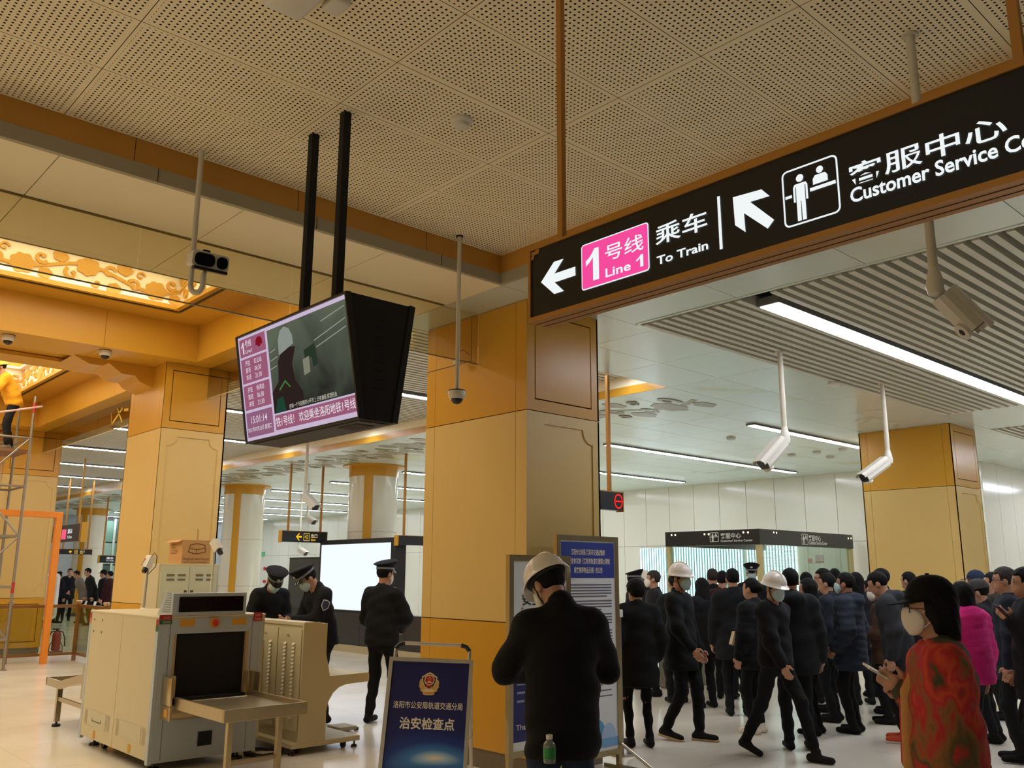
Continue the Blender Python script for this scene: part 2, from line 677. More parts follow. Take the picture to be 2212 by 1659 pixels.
panel(ceil5, 20.0, 28.0, RY + 0.03, 7.06, WHITEP)
panel(ceil5, 20.0, 28.0, 0.0, RY + 0.03, WHITEP)

# ---- recessed slatted ceiling running along the columns
RX2, RY2, ZS = 9.12, 6.95, 4.25
ceil6 = struct(MB().box((5.35, RY2, 4.42), (RX2, 41, 4.46)).build('ceiling', PLENUM))
s3 = MB().box((5.37, -0.032, 0), (RX2 - 0.02, 0.032, 0.09)).build('ceiling_slat', SLATM, ceil6, local=True)
s3m = s3.data
bpy.data.objects.remove(s3)
yy = RY2 + 0.06
stuff = MB()
while yy < 40:
    if all(abs(yy - L) > 0.16 for L in (7.47, 10.67, 13.78, 16.97, 20.25, 23.5, 26.7, 29.9)):
        if yy < 22:
            inst(s3m, 'ceiling_slat', ((5.37 + RX2 - 0.02) / 2, yy, ZS), ceil6)
        else:
            stuff.box((5.37, yy - 0.032, ZS), (RX2 - 0.02, yy + 0.032, ZS + 0.09))
    yy += 0.118
struct(stuff.build('far_ceiling_slats', SLATM, ceil6), 'stuff')
t5 = struct(MB().box((RX2 - 0.016, RY2, ZC - 0.002), (RX2 - 0.002, 41, 4.11)).build('trim_5', GOLD))
t6 = struct(MB().box((RX2 - 0.010, RY2, 4.11), (RX2 - 0.001, 41, 4.42)).build('trim_6', CREAM2))
t7 = struct(MB().box((5.33, RY2 + 0.12, 4.25), (5.36, 41, 4.46)).build('trim_7', GOLD))
struct(MB().box((4.77, RY2 - 0.0, 4.03), (RX2, RY2 + 0.04, 4.46)).build('trim_8', CREAM2))

# ================================================================ gold coffered bay
ZB, ZG = 4.4, 4.9


def coffer(y0, y1, oy0, oy1, nm):
    """gold ceiling of one bay with an opening, a frieze standing in it and a luminous lid"""
    x0, x1, ox0, ox1 = -4.0, 4.713, -3.2, 4.27
    root = struct(MB().box((x0, oy1, ZG), (x1, y1, ZG + 0.03)).build('ceiling', GOLD))
    MB().box((x0, y0, ZG), (x1, oy0, ZG + 0.03)).build('gold_panel', GOLD, root)
    MB().box((ox1, oy0, ZG), (x1, oy1, ZG + 0.03)).build('gold_panel', GOLD, root)
    MB().box((x0, oy0, ZG), (ox0, oy1, ZG + 0.03)).build('gold_panel', GOLD, root)
    # stepped rim
    r = MB()
    for (a, b) in (((ox0, oy1 - 0.10), (ox1 - 0.03, oy1 - 0.03)), ((ox0, oy0 + 0.03), (ox1 - 0.03, oy0 + 0.10))):
        r.box((a[0], a[1], ZG + 0.02), (b[0], b[1], ZG + 0.075))
    r.box((ox1 - 0.10, oy0 + 0.10, ZG + 0.02), (ox1 - 0.03, oy1 - 0.10, ZG + 0.075))
    r.build('coffer_rim', GOLD, root)
    # frieze walls
    fz0, fz1 = ZG + 0.05, ZG + 0.50
    MB().box((ox0, oy1 - 0.03, fz0), (ox1, oy1, fz1)).build('frieze_wall', FRIEZE, root)
    MB().box((ox1 - 0.03, oy0, fz0), (ox1, oy1, fz1)).build('frieze_wall', FRIEZE, root)
    MB().box((ox0, oy0, fz0), (ox1, oy0 + 0.03, fz1)).build('frieze_wall', FRIEZE, root)
    MB().box((ox0, oy0, fz0), (ox0 + 0.03, oy1, fz1)).build('frieze_wall', FRIEZE, root)
    for a, b in (((ox1 - 0.031, oy0, ZG + 0.012), (ox1 + 0.004, oy1 - 0.04, fz0 + 0.004)), ((ox0, oy1 - 0.031, ZG + 0.012), (ox1 - 0.032, oy1 + 0.004, fz0 + 0.004))):
        MB().box(a, b).build('reveal', SEAM, root)
    # ledge and luminous lid
    lg = MB()
    lg.box((ox0, oy1 - 0.12, fz1), (ox1, oy1, fz1 + 0.04))
    lg.box((ox1 - 0.12, oy0, fz1), (ox1, oy1 - 0.12, fz1 + 0.04))
    lg.build('cornice', FRIEZE, root)
    MB().box((ox0, oy0, fz1 + 0.16), (ox1, oy1, fz1 + 0.18)).build('luminous_panel', EM('coffer_glow', (255, 240, 212), COFFER_STRENGTH), root)
    MB().box((ox0, oy1, fz1), (ox1 + 0.03, oy1 + 0.02, fz1 + 0.2)).build('lid_side', GOLD, root)
    MB().box((ox1, oy0, fz1), (ox1 + 0.02, oy1, fz1 + 0.2)).build('lid_side', GOLD, root)
    return root, ox0, ox1, oy0, oy1, fz0, fz1


FRIEZE = M('cream_frieze', (250, 244, 226), rough=0.6, var=0.03)
FLOWERM = M('gold_relief', (216, 164, 66), rough=0.55, var=0.06)


def scroll_motif(L=1.55, H=0.40):
    """one repeat of a peony scroll: vine, curled tendrils, blossoms and buds, as 2D outlines (u along, v up)"""
    polys = []

    def ribbon(pts, w0, w1):
        n = len(pts)
        lft, rgt = [], []
        for i, (u, v) in enumerate(pts):
            a = pts[max(i - 1, 0)]
            b = pts[min(i + 1, n - 1)]
            dx, dy = b[0] - a[0], b[1] - a[1]
            q = math.hypot(dx, dy) or 1
            w = w0 + (w1 - w0) * i / (n - 1)
            lft.append((u - dy / q * w, v + dx / q * w))
            rgt.append((u + dy / q * w, v - dx / q * w))
        for i in range(n - 1):
            polys.append([rgt[i], rgt[i + 1], lft[i + 1], lft[i]])

    def blossom(u, v, r, ang, lobes=7):
        pts = []
        for k in range(lobes * 5):
            t = 2 * math.pi * k / (lobes * 5)
            rr = r * (0.80 + 0.20 * abs(math.cos(lobes * t / 2))) * (0.72 + 0.38 * (0.5 + 0.5 * math.cos(t - ang)))
            pts.append((u + rr * math.cos(t), v + rr * 0.85 * math.sin(t)))
        polys.append(pts)

    vine = [(L * k / 24, H * 0.5 + 0.085 * math.sin(2 * math.pi * k / 24)) for k in range(25)]
    ribbon(vine, 0.02, 0.02)

    def curl(u, v, r, a0, turn, w=0.022):
        pts = []
        for k in range(16):
            t = k / 15
            rr = r * (1 - 0.72 * t)
            a = a0 + turn * t * 4.9
            pts.append((u + rr * math.cos(a), v + rr * math.sin(a)))
        ribbon(pts, w, w * 0.5)
        blossom(pts[-1][0], pts[-1][1], w * 1.5, 0, 4)

    blossom(L * 0.27, H * 0.50 + 0.05, 0.155, 2.4)
    blossom(L * 0.78, H * 0.50 - 0.04, 0.16, -0.7)
    blossom(L * 0.05, H * 0.78, 0.10, 1.2, 5)
    blossom(L * 0.53, H * 0.80, 0.11, 0.9, 5)
    blossom(L * 0.46, H * 0.17, 0.10, -1.0, 5)
    blossom(L * 0.96, H * 0.22, 0.09, -2.0, 5)
    curl(L * 0.42, H * 0.62, 0.085, 0.4, 1)
    curl(L * 0.62, H * 0.36, 0.085, 2.6, -1)
    curl(L * 0.14, H * 0.34, 0.08, 2.2, 1)
    curl(L * 0.92, H * 0.66, 0.08, -0.6, -1)
    curl(L * 0.66, H * 0.72, 0.06, 0.2, 1, 0.013)
    curl(L * 0.33, H * 0.2, 0.055, 3.4, 1, 0.013)
    return polys


MOTIF = scroll_motif()


def motif_mesh(name, mat, right, up, depth, su=1.0, sv=1.0):
    right, up = Vector(right), Vector(up)
    n = right.cross(up)
    mb = MB()
    for i, p in enumerate(MOTIF):
        off = 0.00012 * i
        mb.prism([right * (u * su) + up * (v * sv) for u, v in p], n * (depth + off))
    me = bpy.data.meshes.new(name)
    me.from_pydata([tuple(v) for v in mb.v], [], mb.f)
    me.materials.append(mat)
    me.update()
    return me


FR_Y = motif_mesh('flower_scroll', FLOWERM, (1, 0, 0), (0, 0, 1), 0.014)      # on walls that face -Y
FR_X = motif_mesh('flower_scroll', FLOWERM, (0, -1, 0), (0, 0, 1), 0.014)     # on walls that face -X
for (y0, y1, oy0, oy1) in ((7.06, 11.5, 7.55, 11.09), (13.26, 19.08, 13.75, 18.62)):
    root, ox0, ox1, oy0, oy1, fz0, fz1 = coffer(y0, y1, oy0, oy1, '')
    k = 0
    while ox1 - 0.03 - 1.55 * (k + 1) > ox0:
        inst(FR_Y, 'flower_scroll', (ox1 - 0.03 - 1.55 * (k + 1), oy1 - 0.03, fz0 + 0.035), root)
        k += 1
    k = 0
    while oy1 - 0.03 - 1.55 * k - 1.55 > oy0 - 0.1:
        inst(FR_X, 'flower_scroll', (ox1 - 0.03, oy1 - 0.04 - 1.55 * k, fz0 + 0.035), root)
        k += 1

# beams of the bay


def beam_x(y0, y1, g0, g1):
    o = struct(MB().box((-4, y0 + 0.02, ZB + 0.06), (4.713, y1 - 0.02, ZG)).build('ceiling', GOLD))
    xsb = [-4, -2.9, -1.7, -0.5, 0.7, 1.95, 3.5, 4.713]
    for i in range(len(xsb) - 1):
        MB().box((xsb[i] + 0.002, y0, ZB), (xsb[i + 1] - 0.002, y0 + 0.03, ZG + 0.0)).build('beam_face_panel', GOLD, o)
        MB().box((xsb[i] + 0.002, y0 + 0.03, ZB), (xsb[i + 1] - 0.002, g0, ZB + 0.05)).build('beam_soffit_panel', GOLD, o)
        MB().box((xsb[i] + 0.002, g1, ZB), (xsb[i + 1] - 0.002, y1 - 0.03, ZB + 0.05)).build('beam_soffit_panel', GOLD, o)
    MB().box((-4, g0, ZB + 0.12), (4.713, g1, ZB + 0.14)).build('groove_panel', BROWN, o)
    MB().box((-4, y1 - 0.03, ZB), (4.713, y1, ZG)).build('beam_back', GOLD, o)
    return o


bA = beam_x(11.5, 13.26, 12.285, 12.77)
bC = beam_x(19.08, 20.84, 19.9, 20.3)
# bracket where the beam meets the column
br = MB()
prof = [(3.35, 4.40), (3.55, 4.31), (3.72, 4.31), (3.80, 4.36), (3.98, 4.24), (4.16, 4.24), (4.22, 4.17), (4.41, 4.10), (4.41, 4.40)]
br.prism([(x, 12.20, z) for x, z in prof], (0, 0.66, 0))
br.build('beam_bracket', GOLD, bA)
bB = struct(MB().box((4.74, 7.06, ZB + 0.04), (5.33, 41, ZG + 0.05)).build('ceiling', GOLD))
ysb = [7.06, 8.3, 9.9, 11.5, 13.26, 14.7, 16.2, 17.7, 19.08, 20.84, 23, 25.5, 28]
for i in range(len(ysb) - 1):
    MB().box((4.713, ysb[i] + 0.002, ZB), (4.743, ysb[i + 1] - 0.002, ZG)).build('beam_face_panel', GOLD, bB)
    MB().box((4.743, ysb[i] + 0.002, ZB), (5.33, ysb[i + 1] - 0.002, ZB + 0.04)).build('beam_soffit_panel', GOLD, bB)
MB().box((-4, 20.84, ZB), (4.713, 28, ZB + 0.05)).build('beam_soffit_panel', GOLD, bB)


# ================================================================ walls
wall_r = struct(MB().box((20.02, 7.08, 0), (20.2, 41, 4.05)).build('wall_right', SEAM))
for k in range(40):
    y0 = 7.06 + 0.826 * k
    MB().box((20.0, y0 + 0.006, 0.0), (20.02, y0 + 0.820, 2.384)).build('wall_panel', WALLP, wall_r)
    MB().box((20.0, y0 + 0.006, 2.392), (20.02, y0 + 0.820, 4.0)).build('wall_panel', WALLP, wall_r)
wall_e = struct(MB().box((20.02, 7.08, 0), (28, 7.2, 4.05)).build('wall_side', SEAM))
for k in range(9):
    x0 = 20.0 + 0.86 * k
    MB().box((x0 + 0.006, 7.06, 0), (x0 + 0.854, 7.08, 4.0)).build('wall_panel', WALLP, wall_e)
wall_b = struct(MB().box((-4, 40.9, 0), (20, 41.1, 4.6)).build('wall_back', M('grey_blue_wall', (150, 156, 160), rough=0.35, var=0.05)))
for k in range(12):
    MB().box((5.2 + 1.24 * k, 40.87, 0.1), (5.2 + 1.24 * k + 1.2, 40.91, 3.0)).build('wall_panel', M('grey_wall_panel', (170, 176, 178), rough=0.3, var=0.05), wall_b)
wall_f = struct(MB().box((27.9, -3, 0), (28.1, 7.06, 4.05)).build('wall_end', WALLP))


# the left side of the gold bay
wall_l = struct(MB().box((-6.2, 7.06, 0), (-6.02, 41, 4.9)).build('wall_left', SEAM))
for k in range(20):
    MB().box((-6.02, 7.06 + 1.2 * k + 0.005, 0), (-6.0, 7.06 + 1.2 * k + 1.195, 4.9)).build('wall_panel', CREAM, wall_l)
struct(MB().box((-6.2, 7.06, 4.9), (-4.0, 41, 4.95)).build('ceiling', GOLD))
# near end of the hall: unseen dark wall added to block ambient light
struct(MB().box((-8, -4.2, 0), (28.2, -4.0, 4.5)).build('wall_light_block', M('light_block_cream', (84, 76, 60), rough=0.6)))
struct(MB().box((-8, -4.0, 4.45), (28.2, -3.0, 4.5)).build('ceiling', WHITEP))
struct(MB().box((-8, -4.0, 4.46), (-3.0, 7.06, 4.5)).build('ceiling', CREAM2))


# ================================================================ columns
def notch_ring(pl, w, h, mx_, mz, r, mat, name, parent, th, nseg=6):
    inner, outer = [], []
    for (cx, cy, sx_, sy_, a0) in ((w - mx_, mz, -1, 1, 90), (w - mx_, h - mz, -1, -1, 180), (mx_, h - mz, 1, -1, 270), (mx_, mz, 1, 1, 0)):
        arc = []
        # concave quarter circle about the corner point
        for k in range(nseg + 1):
            t = k / nseg
            if (sx_, sy_) == (-1, 1):
                a = math.pi - t * math.pi / 2
                a = math.pi - t * (math.pi / 2)
            arc.append(t)
        for t in arc:
            if (sx_, sy_) == (-1, 1):      # lower right: from bottom edge to right edge
                a = math.pi - t * math.pi / 2
            elif (sx_, sy_) == (-1, -1):   # upper right: from right edge to top edge
                a = -math.pi / 2 - t * math.pi / 2
            elif (sx_, sy_) == (1, -1):    # upper left: from top edge to left edge
                a = -t * math.pi / 2
            else:                          # lower left: from left edge to bottom edge
                a = math.pi / 2 - t * math.pi / 2
            inner.append((cx + r * math.cos(a), cy + r * math.sin(a)))
            outer.append((w if cx > w / 2 else 0, h if cy > h / 2 else 0))
    n = len(inner)
    mb = MB()
    fr = [pl(u, v, th) for u, v in outer] + [pl(u, v, th) for u, v in inner]
    bk = [pl(u, v, 0) for u, v in outer] + [pl(u, v, 0) for u, v in inner]
    fs = []
    for i in range(n):
        j = (i + 1) % n
        fs.append((i, j, n + j, n + i))
        fs.append((n + i, n + j, 3 * n + j, 3 * n + i))
        fs.append((2 * n + i, 2 * n + j, j, i))
    mb.add(fr + bk, fs)
    return mb.build(name, mat, parent)


def column(label, x0, x1, y0, y1, ztop, z1, z2, inset=True, zbase=0.15):
    root = thing('column', label, 'column', ((x0 + x1) / 2, (y0 + y1) / 2, 0), group=None)
    g, t = 0.004, 0.02
    MB().box((x0 + t, y0 + t, 0), (x1 - t, y1 - t, ztop)).build('core', SEAM, root)
    tiers = [(zbase, z1, GOLD), (z1, z2, CREAM), (z2, ztop, GOLD)]
    for a, b, m in tiers:
        za, zb = a + g, b - g
        st = 0.14
        for (ya, yb) in ((y0, y0 + st), (y0 + st, y1 - st), (y1 - st, y1)):
            MB().box((x0, ya + 0.002, za), (x0 + t, yb - 0.002, zb)).build('cladding_panel', m, root)
        MB().box((x1 - t, y0, za), (x1, y1, zb)).build('cladding_panel', m, root)
        MB().box((x0, y1 - t, za), (x1, y1, zb)).build('cladding_panel', m, root)
        # face towards -Y
        w = x1 - x0
        pl = Plane2D((x0, y0 + t, za), (1, 0, 0), (0, 0, 1))
        h = zb - za
        if m is CREAM:
            notch_ring(pl, w, h, 0.09, 0.10, 0.13, m, 'frame_panel', root, t)
            MB().box((x0 + 0.03, y0 + 0.011, za + 0.03), (x1 - 0.03, y0 + t, zb - 0.03)).build('recessed_panel', m, root)
        else:
            mg = 0.10 * w / 0.95
            o = [(0, 0), (w, 0), (w, h), (0, h)]
            i_ = [(mg, mg), (w - mg, mg), (w - mg, h - mg), (mg, h - mg)]
            mb = MB()
            fr = [pl(u, v, t) for u, v in o] + [pl(u, v, t) for u, v in i_]
            bk = [pl(u, v, 0) for u, v in o] + [pl(u, v, 0) for u, v in i_]
            fs = []
            for k in range(4):
                j = (k + 1) % 4
                fs += [(k, j, 4 + j, 4 + k), (4 + k, 4 + j, 12 + j, 12 + k), (8 + k, 8 + j, j, k)]
            mb.add(fr + bk, fs).build('frame_panel', m, root)
            q = mg + 0.012
            MB().box((x0 + q, y0, za + q), (x1 - q, y0 + t, zb - q)).build('inner_panel', m, root)
    MB().box((x0 + 0.012, y0 + 0.012, 0), (x1 - 0.012, y1 - 0.012, zbase)).build('plinth', M('brown_stone_plinth', (112, 98, 80), rough=0.4, var=0.15, scale=60), root)
    return root


mcol = column('gold and cream clad column beside the hanging wayfinding sign', 5.176, 6.111, 5.466, 6.906, 4.0, 1.2, 3.0)
_a, _b = PX(1018, 780, 5.176), PX(923, 762, 5.176)
MB().box((5.1745, _a.y - 0.003, _a.z), (5.178, _a.y + 0.003, 3.99)).build('access_panel_joint', SEAM, mcol)
MB().box((5.1745, _a.y, _a.z - 0.003), (5.178, 6.90, _a.z + 0.003)).build('access_panel_joint', SEAM, mcol)
column('gold and cream clad column behind the metal cabinet with the cardboard box', 4.41, 5.30, 11.75, 13.03, 4.4, 1.2, 3.5)
column('gold and cream clad column beside the customer service booth and crowd', 14.60, 15.62, 5.55, 7.08, 4.0, 1.2, 3.0)
column('gold and cream clad column behind the scaffold and orange portal frame', 4.33, 5.36, 19.6, 21.0, 4.4, 1.1, 3.5)


def round_column(x, y, label):
    root = thing('round_column', label, 'column', (x, y, 0), group='round white columns of the concourse')
    r = 0.55
    WC = M('glossy_white_column', (222, 216, 196), rough=0.12, var=0.02)
    MB().lathe([(r, 0.12), (r, 3.78)], 36, (x, y, 0)).build('shaft', WC, root, smooth=30)
    MB().lathe([(r + 0.02, 0), (r + 0.02, 0.12)], 36, (x, y, 0)).build('plinth', M('brown_stone_plinth', (112, 98, 80)), root, smooth=30)
    MB().lathe([(r + 0.01, 3.74), (r + 0.01, 3.97)], 36, (x, y, 0)).build('gold_collar', GOLD, root, smooth=30)
    MB().lathe([(r + 0.16, 3.97), (r + 0.16, 4.0)], 36, (x, y, 0)).build('gold_cap', GOLD, root, smooth=30)
    for a0 in (-145, 35):
        ring = MB()
        n = 8
        pts = [(math.radians(a0 + 20 * k / n)) for k in range(n + 1)]
        vs_ = []
        for a in pts:
            for z in (0.12, 3.76):
                vs_.append((x + (r + 0.008) * math.cos(a), y + (r + 0.008) * math.sin(a), z))
        ring.add(vs_, [(2 * k, 2 * k + 2, 2 * k + 3, 2 * k + 1) for k in range(n)])
        ring.build('gold_strip', GOLD, root)
    mb = MB()
    for z in (1.25, 2.5):
        mb.lathe([(r + 0.0025, z), (r + 0.0025, z + 0.006)], 36, (x, y, 0))
    mb.build('joint', SEAM, root)
    return root


round_column(11.31, 17.03, 'round white column with gold cap beside the large white screen')
round_column(11.31, 23.49, 'round white column with gold cap behind the exit sign and officers')
round_column(11.31, 36.4, 'distant round white column behind the small hanging exit sign')

# ---- glass smoke curtains
SMOKE = GLASS('smoke_glass', (236, 232, 214), 0.12)
cur1 = thing('smoke_curtain', 'clear glass smoke curtain hanging below the cream soffit', 'glass screen', (1.0, 6.12, 3.51))
for a, b in ((-3.0, -0.35), (-0.345, 0.83), (0.835, 2.026), (2.03, 3.22), (3.225, 4.41), (4.415, 5.17)):
    MB().box((a, 6.117, 3.515), (b, 6.124, 4.02)).build('glass_pane', SMOKE, cur1)
MB().box((-3.0, 6.114, 3.508), (5.17, 6.127, 3.516)).build('bottom_edge', M('glass_edge', (120, 112, 90), rough=0.3), cur1)
for nm, a, b, lab in (('a', 7.06, 11.75, 'clear glass smoke curtain under the gold beam in front of the cabinet column'), ('b', 13.03, 19.6, 'clear glass smoke curtain with stuck tape under the gold beam beyond the cabinet column')):
    c = thing('smoke_curtain', lab, 'glass screen', (5.0, (a + b) / 2, 3.95))
    n = max(2, round((b - a) / 1.6))
    for k in range(n):
        MB().box((4.997, a + (b - a) * k / n + 0.003, 3.965), (5.004, a + (b - a) * (k + 1) / n - 0.003, 4.42)).build('glass_pane', SMOKE, c)
    MB().box((4.993, a, 3.955), (5.008, b, 3.966)).build('bottom_edge', M('glass_edge_pale', (196, 182, 140), rough=0.3), c)
    if nm == 'b':
        tape = M('yellow_tape', (214, 170, 60), rough=0.6)
        for (y0_, z0_, y1_, z1_) in ((15.05, 4.03, 15.35, 4.30), (15.08, 4.26, 15.5, 4.06), (15.55, 4.05, 15.62, 4.24), (14.8, 4.2, 15.0, 4.22)):
            MB().prism([(4.99, y0_, z0_), (4.99, y1_, z1_), (4.99, y1_, z1_ + 0.045), (4.99, y0_, z0_ + 0.045)], (-0.004, 0, 0)).build('tape_scrap', tape, c)

# ================================================================ strip lights
def strip(x0, x1, y, z, w, label, group, h=0.03, seg=1.2):
    t = thing('strip_light', label, 'light', ((x0 + x1) / 2, y, z), group=group)
    MB().box((x0 - 0.02, y - w / 2 - 0.015, z), (x1 + 0.02, y + w / 2 + 0.015, z + h)).build('housing', M('light_housing', (120, 122, 120), rough=0.4), t)
    n = max(1, round((x1 - x0) / seg))
    for k in range(n):
        MB().box((x0 + (x1 - x0) * k / n + 0.01, y - w / 2, z - 0.004), (x0 + (x1 - x0) * (k + 1) / n - 0.01, y + w / 2, z)).build('diffuser', LED, t)
    return t


for y in (7.77, 10.86, 14.08, 17.3, 20.6, 23.9, 27.2, 30.5, 33.8, 37.1, 40.2):
    strip(12.35, 19.0 if y > 8 else 19.6, y, 3.966, 0.13, 'white LED strip light set in the pale panel ceiling before the white wall', 'LED strips of the panel ceiling', seg=1.65)
for y in (7.47, 10.67, 13.78, 16.97, 20.25, 23.5, 26.7, 29.9):
    strip(5.5, 8.93, y, 4.225, 0.13, 'white LED strip light between the slats of the recessed ceiling', 'LED strips of the recessed slat ceiling', h=0.19, seg=1.7)
strip(6.83, 13.6, 4.045, 3.975, 0.19, 'wide white LED strip light running through the grey slat ceiling', None, h=0.075, seg=1.15)
strip(8.0, 13.6, 0.85, 3.97, 0.19, 'added unseen white LED strip light further along the grey slat ceiling', None, h=0.012, seg=1.15)  # extra lamp out of view, added to brighten the floor
strip(16.3, 19.8, 4.045, 3.97, 0.19, 'added unseen white LED strip light in the slats past the far gold column', None, h=0.012, seg=1.15)  # extra lamp out of view, added to light the side wall
strip(20.5, 27.5, 5.2, 3.966, 0.19, 'added unseen white LED strip light in the side passage ceiling', None, h=0.03, seg=1.15)  # second added lamp, unseen, lifting the dark side wall

# ================================================================ gold and grey scroll print on the ceiling
CPRINT = M('grey_ceiling_print', (150, 142, 116), rough=0.35, var=0.08)
me_c = motif_mesh('ceiling_print', CPRINT, (0, 1, 0), (1, 0, 0), 0.0015, 1.5, 3.2)
for k in range(13):
    inst(me_c, 'ceiling_print', (9.42, 7.2 + 2.33 * k, 3.999), ceil4)

# ================================================================ hanging wayfinding sign
SXF, SXB = 2.55, 2.66
SY0, SY1 = 2.68, -0.42
zb_ = PX(1147.7, 687, SXF).z
zt_ = PX(1165, 536.5, SXF).z
SIGNW = EM('sign_white', (226, 232, 232), 1.0)
PINK = EM('sign_pink', (236, 72, 150), 0.95)
sign = thing('wayfinding_sign', 'long black illuminated wayfinding sign hanging on gold poles from the perforated ceiling', 'sign', (2.605, 1.1, zb_ - 0.02))
MB().box((SXF + 0.004, SY1, zb_), (SXB - 0.004, SY0 - 0.012, zt_)).build('face', M('sign_black_face', (10, 11, 11), rough=0.35, var=0.1), sign)
fr = MB()
fr.box((SXF - 0.004, SY1, zb_ - 0.022), (SXB + 0.004, SY0, zb_))
fr.box((SXF - 0.004, SY0 - 0.014, zb_), (SXB + 0.004, SY0, zt_))
fr.box((SXF - 0.004, SY1, zt_), (SXB + 0.004, SY0, zt_ + 0.010))
fr.build('frame', GOLD_D, sign)
for dx in (0.034, 0.078):
    MB().box((SXF + dx, SY1, zb_ - 0.0235), (SXF + dx + 0.004, SY0 - 0.01, zb_ - 0.022)).build('groove', SEAM, sign)
for yy in (2.528, 0.697):
    MB().box((2.593, yy - 0.014, zt_), (2.620, yy + 0.014, ZP)).build('pole', GOLD_D, sign)
SP = Plane2D((SXF + 0.004, SY0, zb_), (0, -1, 0), (0, 0, 1))


def suv(px, py):
    p = PX(px, py, SXF)
    return (SY0 - p.y, p.z - zb_)


def sz5(pts):
    return [suv(1120 + x / 2.0256, 200 + y / 2.0256) for x, y in pts]


def stxt(body, bl, tr, mat, bold, name='lettering', keep=False):
    (u0, v0), (u1, v1) = suv(*bl), suv(*tr)
    return SP.txt(body, u0, v0, u1, v1, sign, mat, bold, 0.004, keep, 3, name)


def one(P, parent, mat, u0, v0, u1, v1, lift=0.004):
    w, h = u1 - u0, v1 - v0
    q = lambda a, b: (u0 + a * w, v0 + b * h)
    return P.poly([q(0.55, 0), q(1, 0), q(1, 1), q(0.66, 1), q(0.5, 0.88), q(0.28, 0.76), q(0, 0.68), q(0, 0.51), q(0.3, 0.6), q(0.55, 0.74)], parent, mat, 'numeral', lift)


SP.poly([suv(x, y) for x, y in ((1168.3, 609.8), (1196.8, 635), (1217.7, 628.3), (1197.9, 609.8), (1242.8, 594.8), (1242.3, 575.6), (1197.5, 590.8), (1216.7, 558.7), (1196, 565.6))], sign, SIGNW, 'arrow', 0.003)
c_ = sz5([(272, 665), (568, 570), (573, 775), (278, 870)])
u0, u1 = (c_[0][0] + c_[3][0]) / 2, (c_[1][0] + c_[2][0]) / 2
v0, v1 = (c_[3][1] + c_[2][1]) / 2, (c_[0][1] + c_[1][1]) / 2
SP.poly(rrect(u1 - u0, v1 - v0, 0.014, 4, (u0 + u1) / 2, (v0 + v1) / 2), sign, SIGNW, 'badge_border', 0.003)
SP.poly(rrect(u1 - u0 - 0.010, v1 - v0 - 0.010, 0.010, 4, (u0 + u1) / 2, (v0 + v1) / 2), sign, PINK, 'line_badge', 0.0038)
one(SP, sign, SIGNW, *suv(1266, 611), *suv(1293, 533))
stxt('号线', (1307, 566), (1389, 502), SIGNW, 0.008)
stxt('Line', (1308, 600), (1362, 563), SIGNW, 0.018)
one(SP, sign, SIGNW, *suv(1375, 579), *suv(1389, 548))
stxt('乘车', (1416, 532), (1526, 450), SIGNW, 0.012)
stxt('To Train', (1419, 573), (1529, 519), SIGNW, 0.022)
SP.poly(sz5([(868, 455), (880, 687), (893, 682), (880, 452)]), sign, SIGNW, 'divider', 0.003)
SP.poly(sz5([(937, 458), (947, 580), (993, 610), (986, 527), (1090, 595), (1118, 556), (1013, 478), (1098, 452), (1062, 423)]), sign, SIGNW, 'arrow', 0.003)
c_ = sz5([(1147, 345), (1392, 272), (1410, 520), (1165, 597)])
u0, u1 = (c_[0][0] + c_[3][0]) / 2, (c_[1][0] + c_[2][0]) / 2
v0, v1 = (c_[3][1] + c_[2][1]) / 2, (c_[0][1] + c_[1][1]) / 2
SP.ring(rrect(u1 - u0, v1 - v0, 0.02, 4, (u0 + u1) / 2, (v0 + v1) / 2), rrect(u1 - u0 - 0.012, v1 - v0 - 0.012, 0.015, 4, (u0 + u1) / 2, (v0 + v1) / 2), sign, SIGNW, 'icon_border')
W_, H_ = u1 - u0, v1 - v0


def icon(P, parent, mat, u0, v0, W, H, lift=0.003):
    q = lambda a, b: (u0 + a * W, v0 + b * H)
    P.disc(*q(0.33, 0.80), 0.068 * W, parent, mat, 'icon_head', lift, 14)
    P.poly([q(0.20, 0.40), q(0.235, 0.40), q(0.235, 0.66), q(0.25, 0.66), q(0.25, 0.06), q(0.32, 0.06), q(0.325, 0.40), q(0.335, 0.40), q(0.34, 0.06), q(0.41, 0.06), q(0.41, 0.66), q(0.425, 0.66), q(0.425, 0.40), q(0.46, 0.40), q(0.46, 0.66), q(0.43, 0.71), q(0.23, 0.71), q(0.20, 0.66)], parent, mat, 'icon_figure', lift)
    P.disc(*q(0.69, 0.83), 0.062 * W, parent, mat, 'icon_head', lift, 14)
    P.poly([q(0.56, 0.60), q(0.82, 0.60), q(0.82, 0.70), q(0.78, 0.755), q(0.60, 0.755), q(0.56, 0.70)], parent, mat, 'icon_clerk', lift)
    P.poly([q(0.50, 0.50), q(0.95, 0.50), q(0.95, 0.56), q(0.50, 0.56)], parent, mat, 'icon_counter', lift)
    P.poly([q(0.05, 0.50), q(0.17, 0.50), q(0.17, 0.55), q(0.05, 0.55)], parent, mat, 'icon_counter', lift)


icon(SP, sign, SIGNW, u0, v0, W_, H_)
stxt('客服中心', (1833, 405), (2171, 240), SIGNW, 0.012)
a_, b_ = suv(1838, 440), suv(2216, 300)
vh = suv(1838, 408)[1] - a_[1]
SP.txt('Customer Service Center', a_[0], a_[1], a_[0] + (b_[0] - a_[0]) * 1.235, a_[1] + vh, sign, SIGNW, 0.022, 0.004, False, 3)
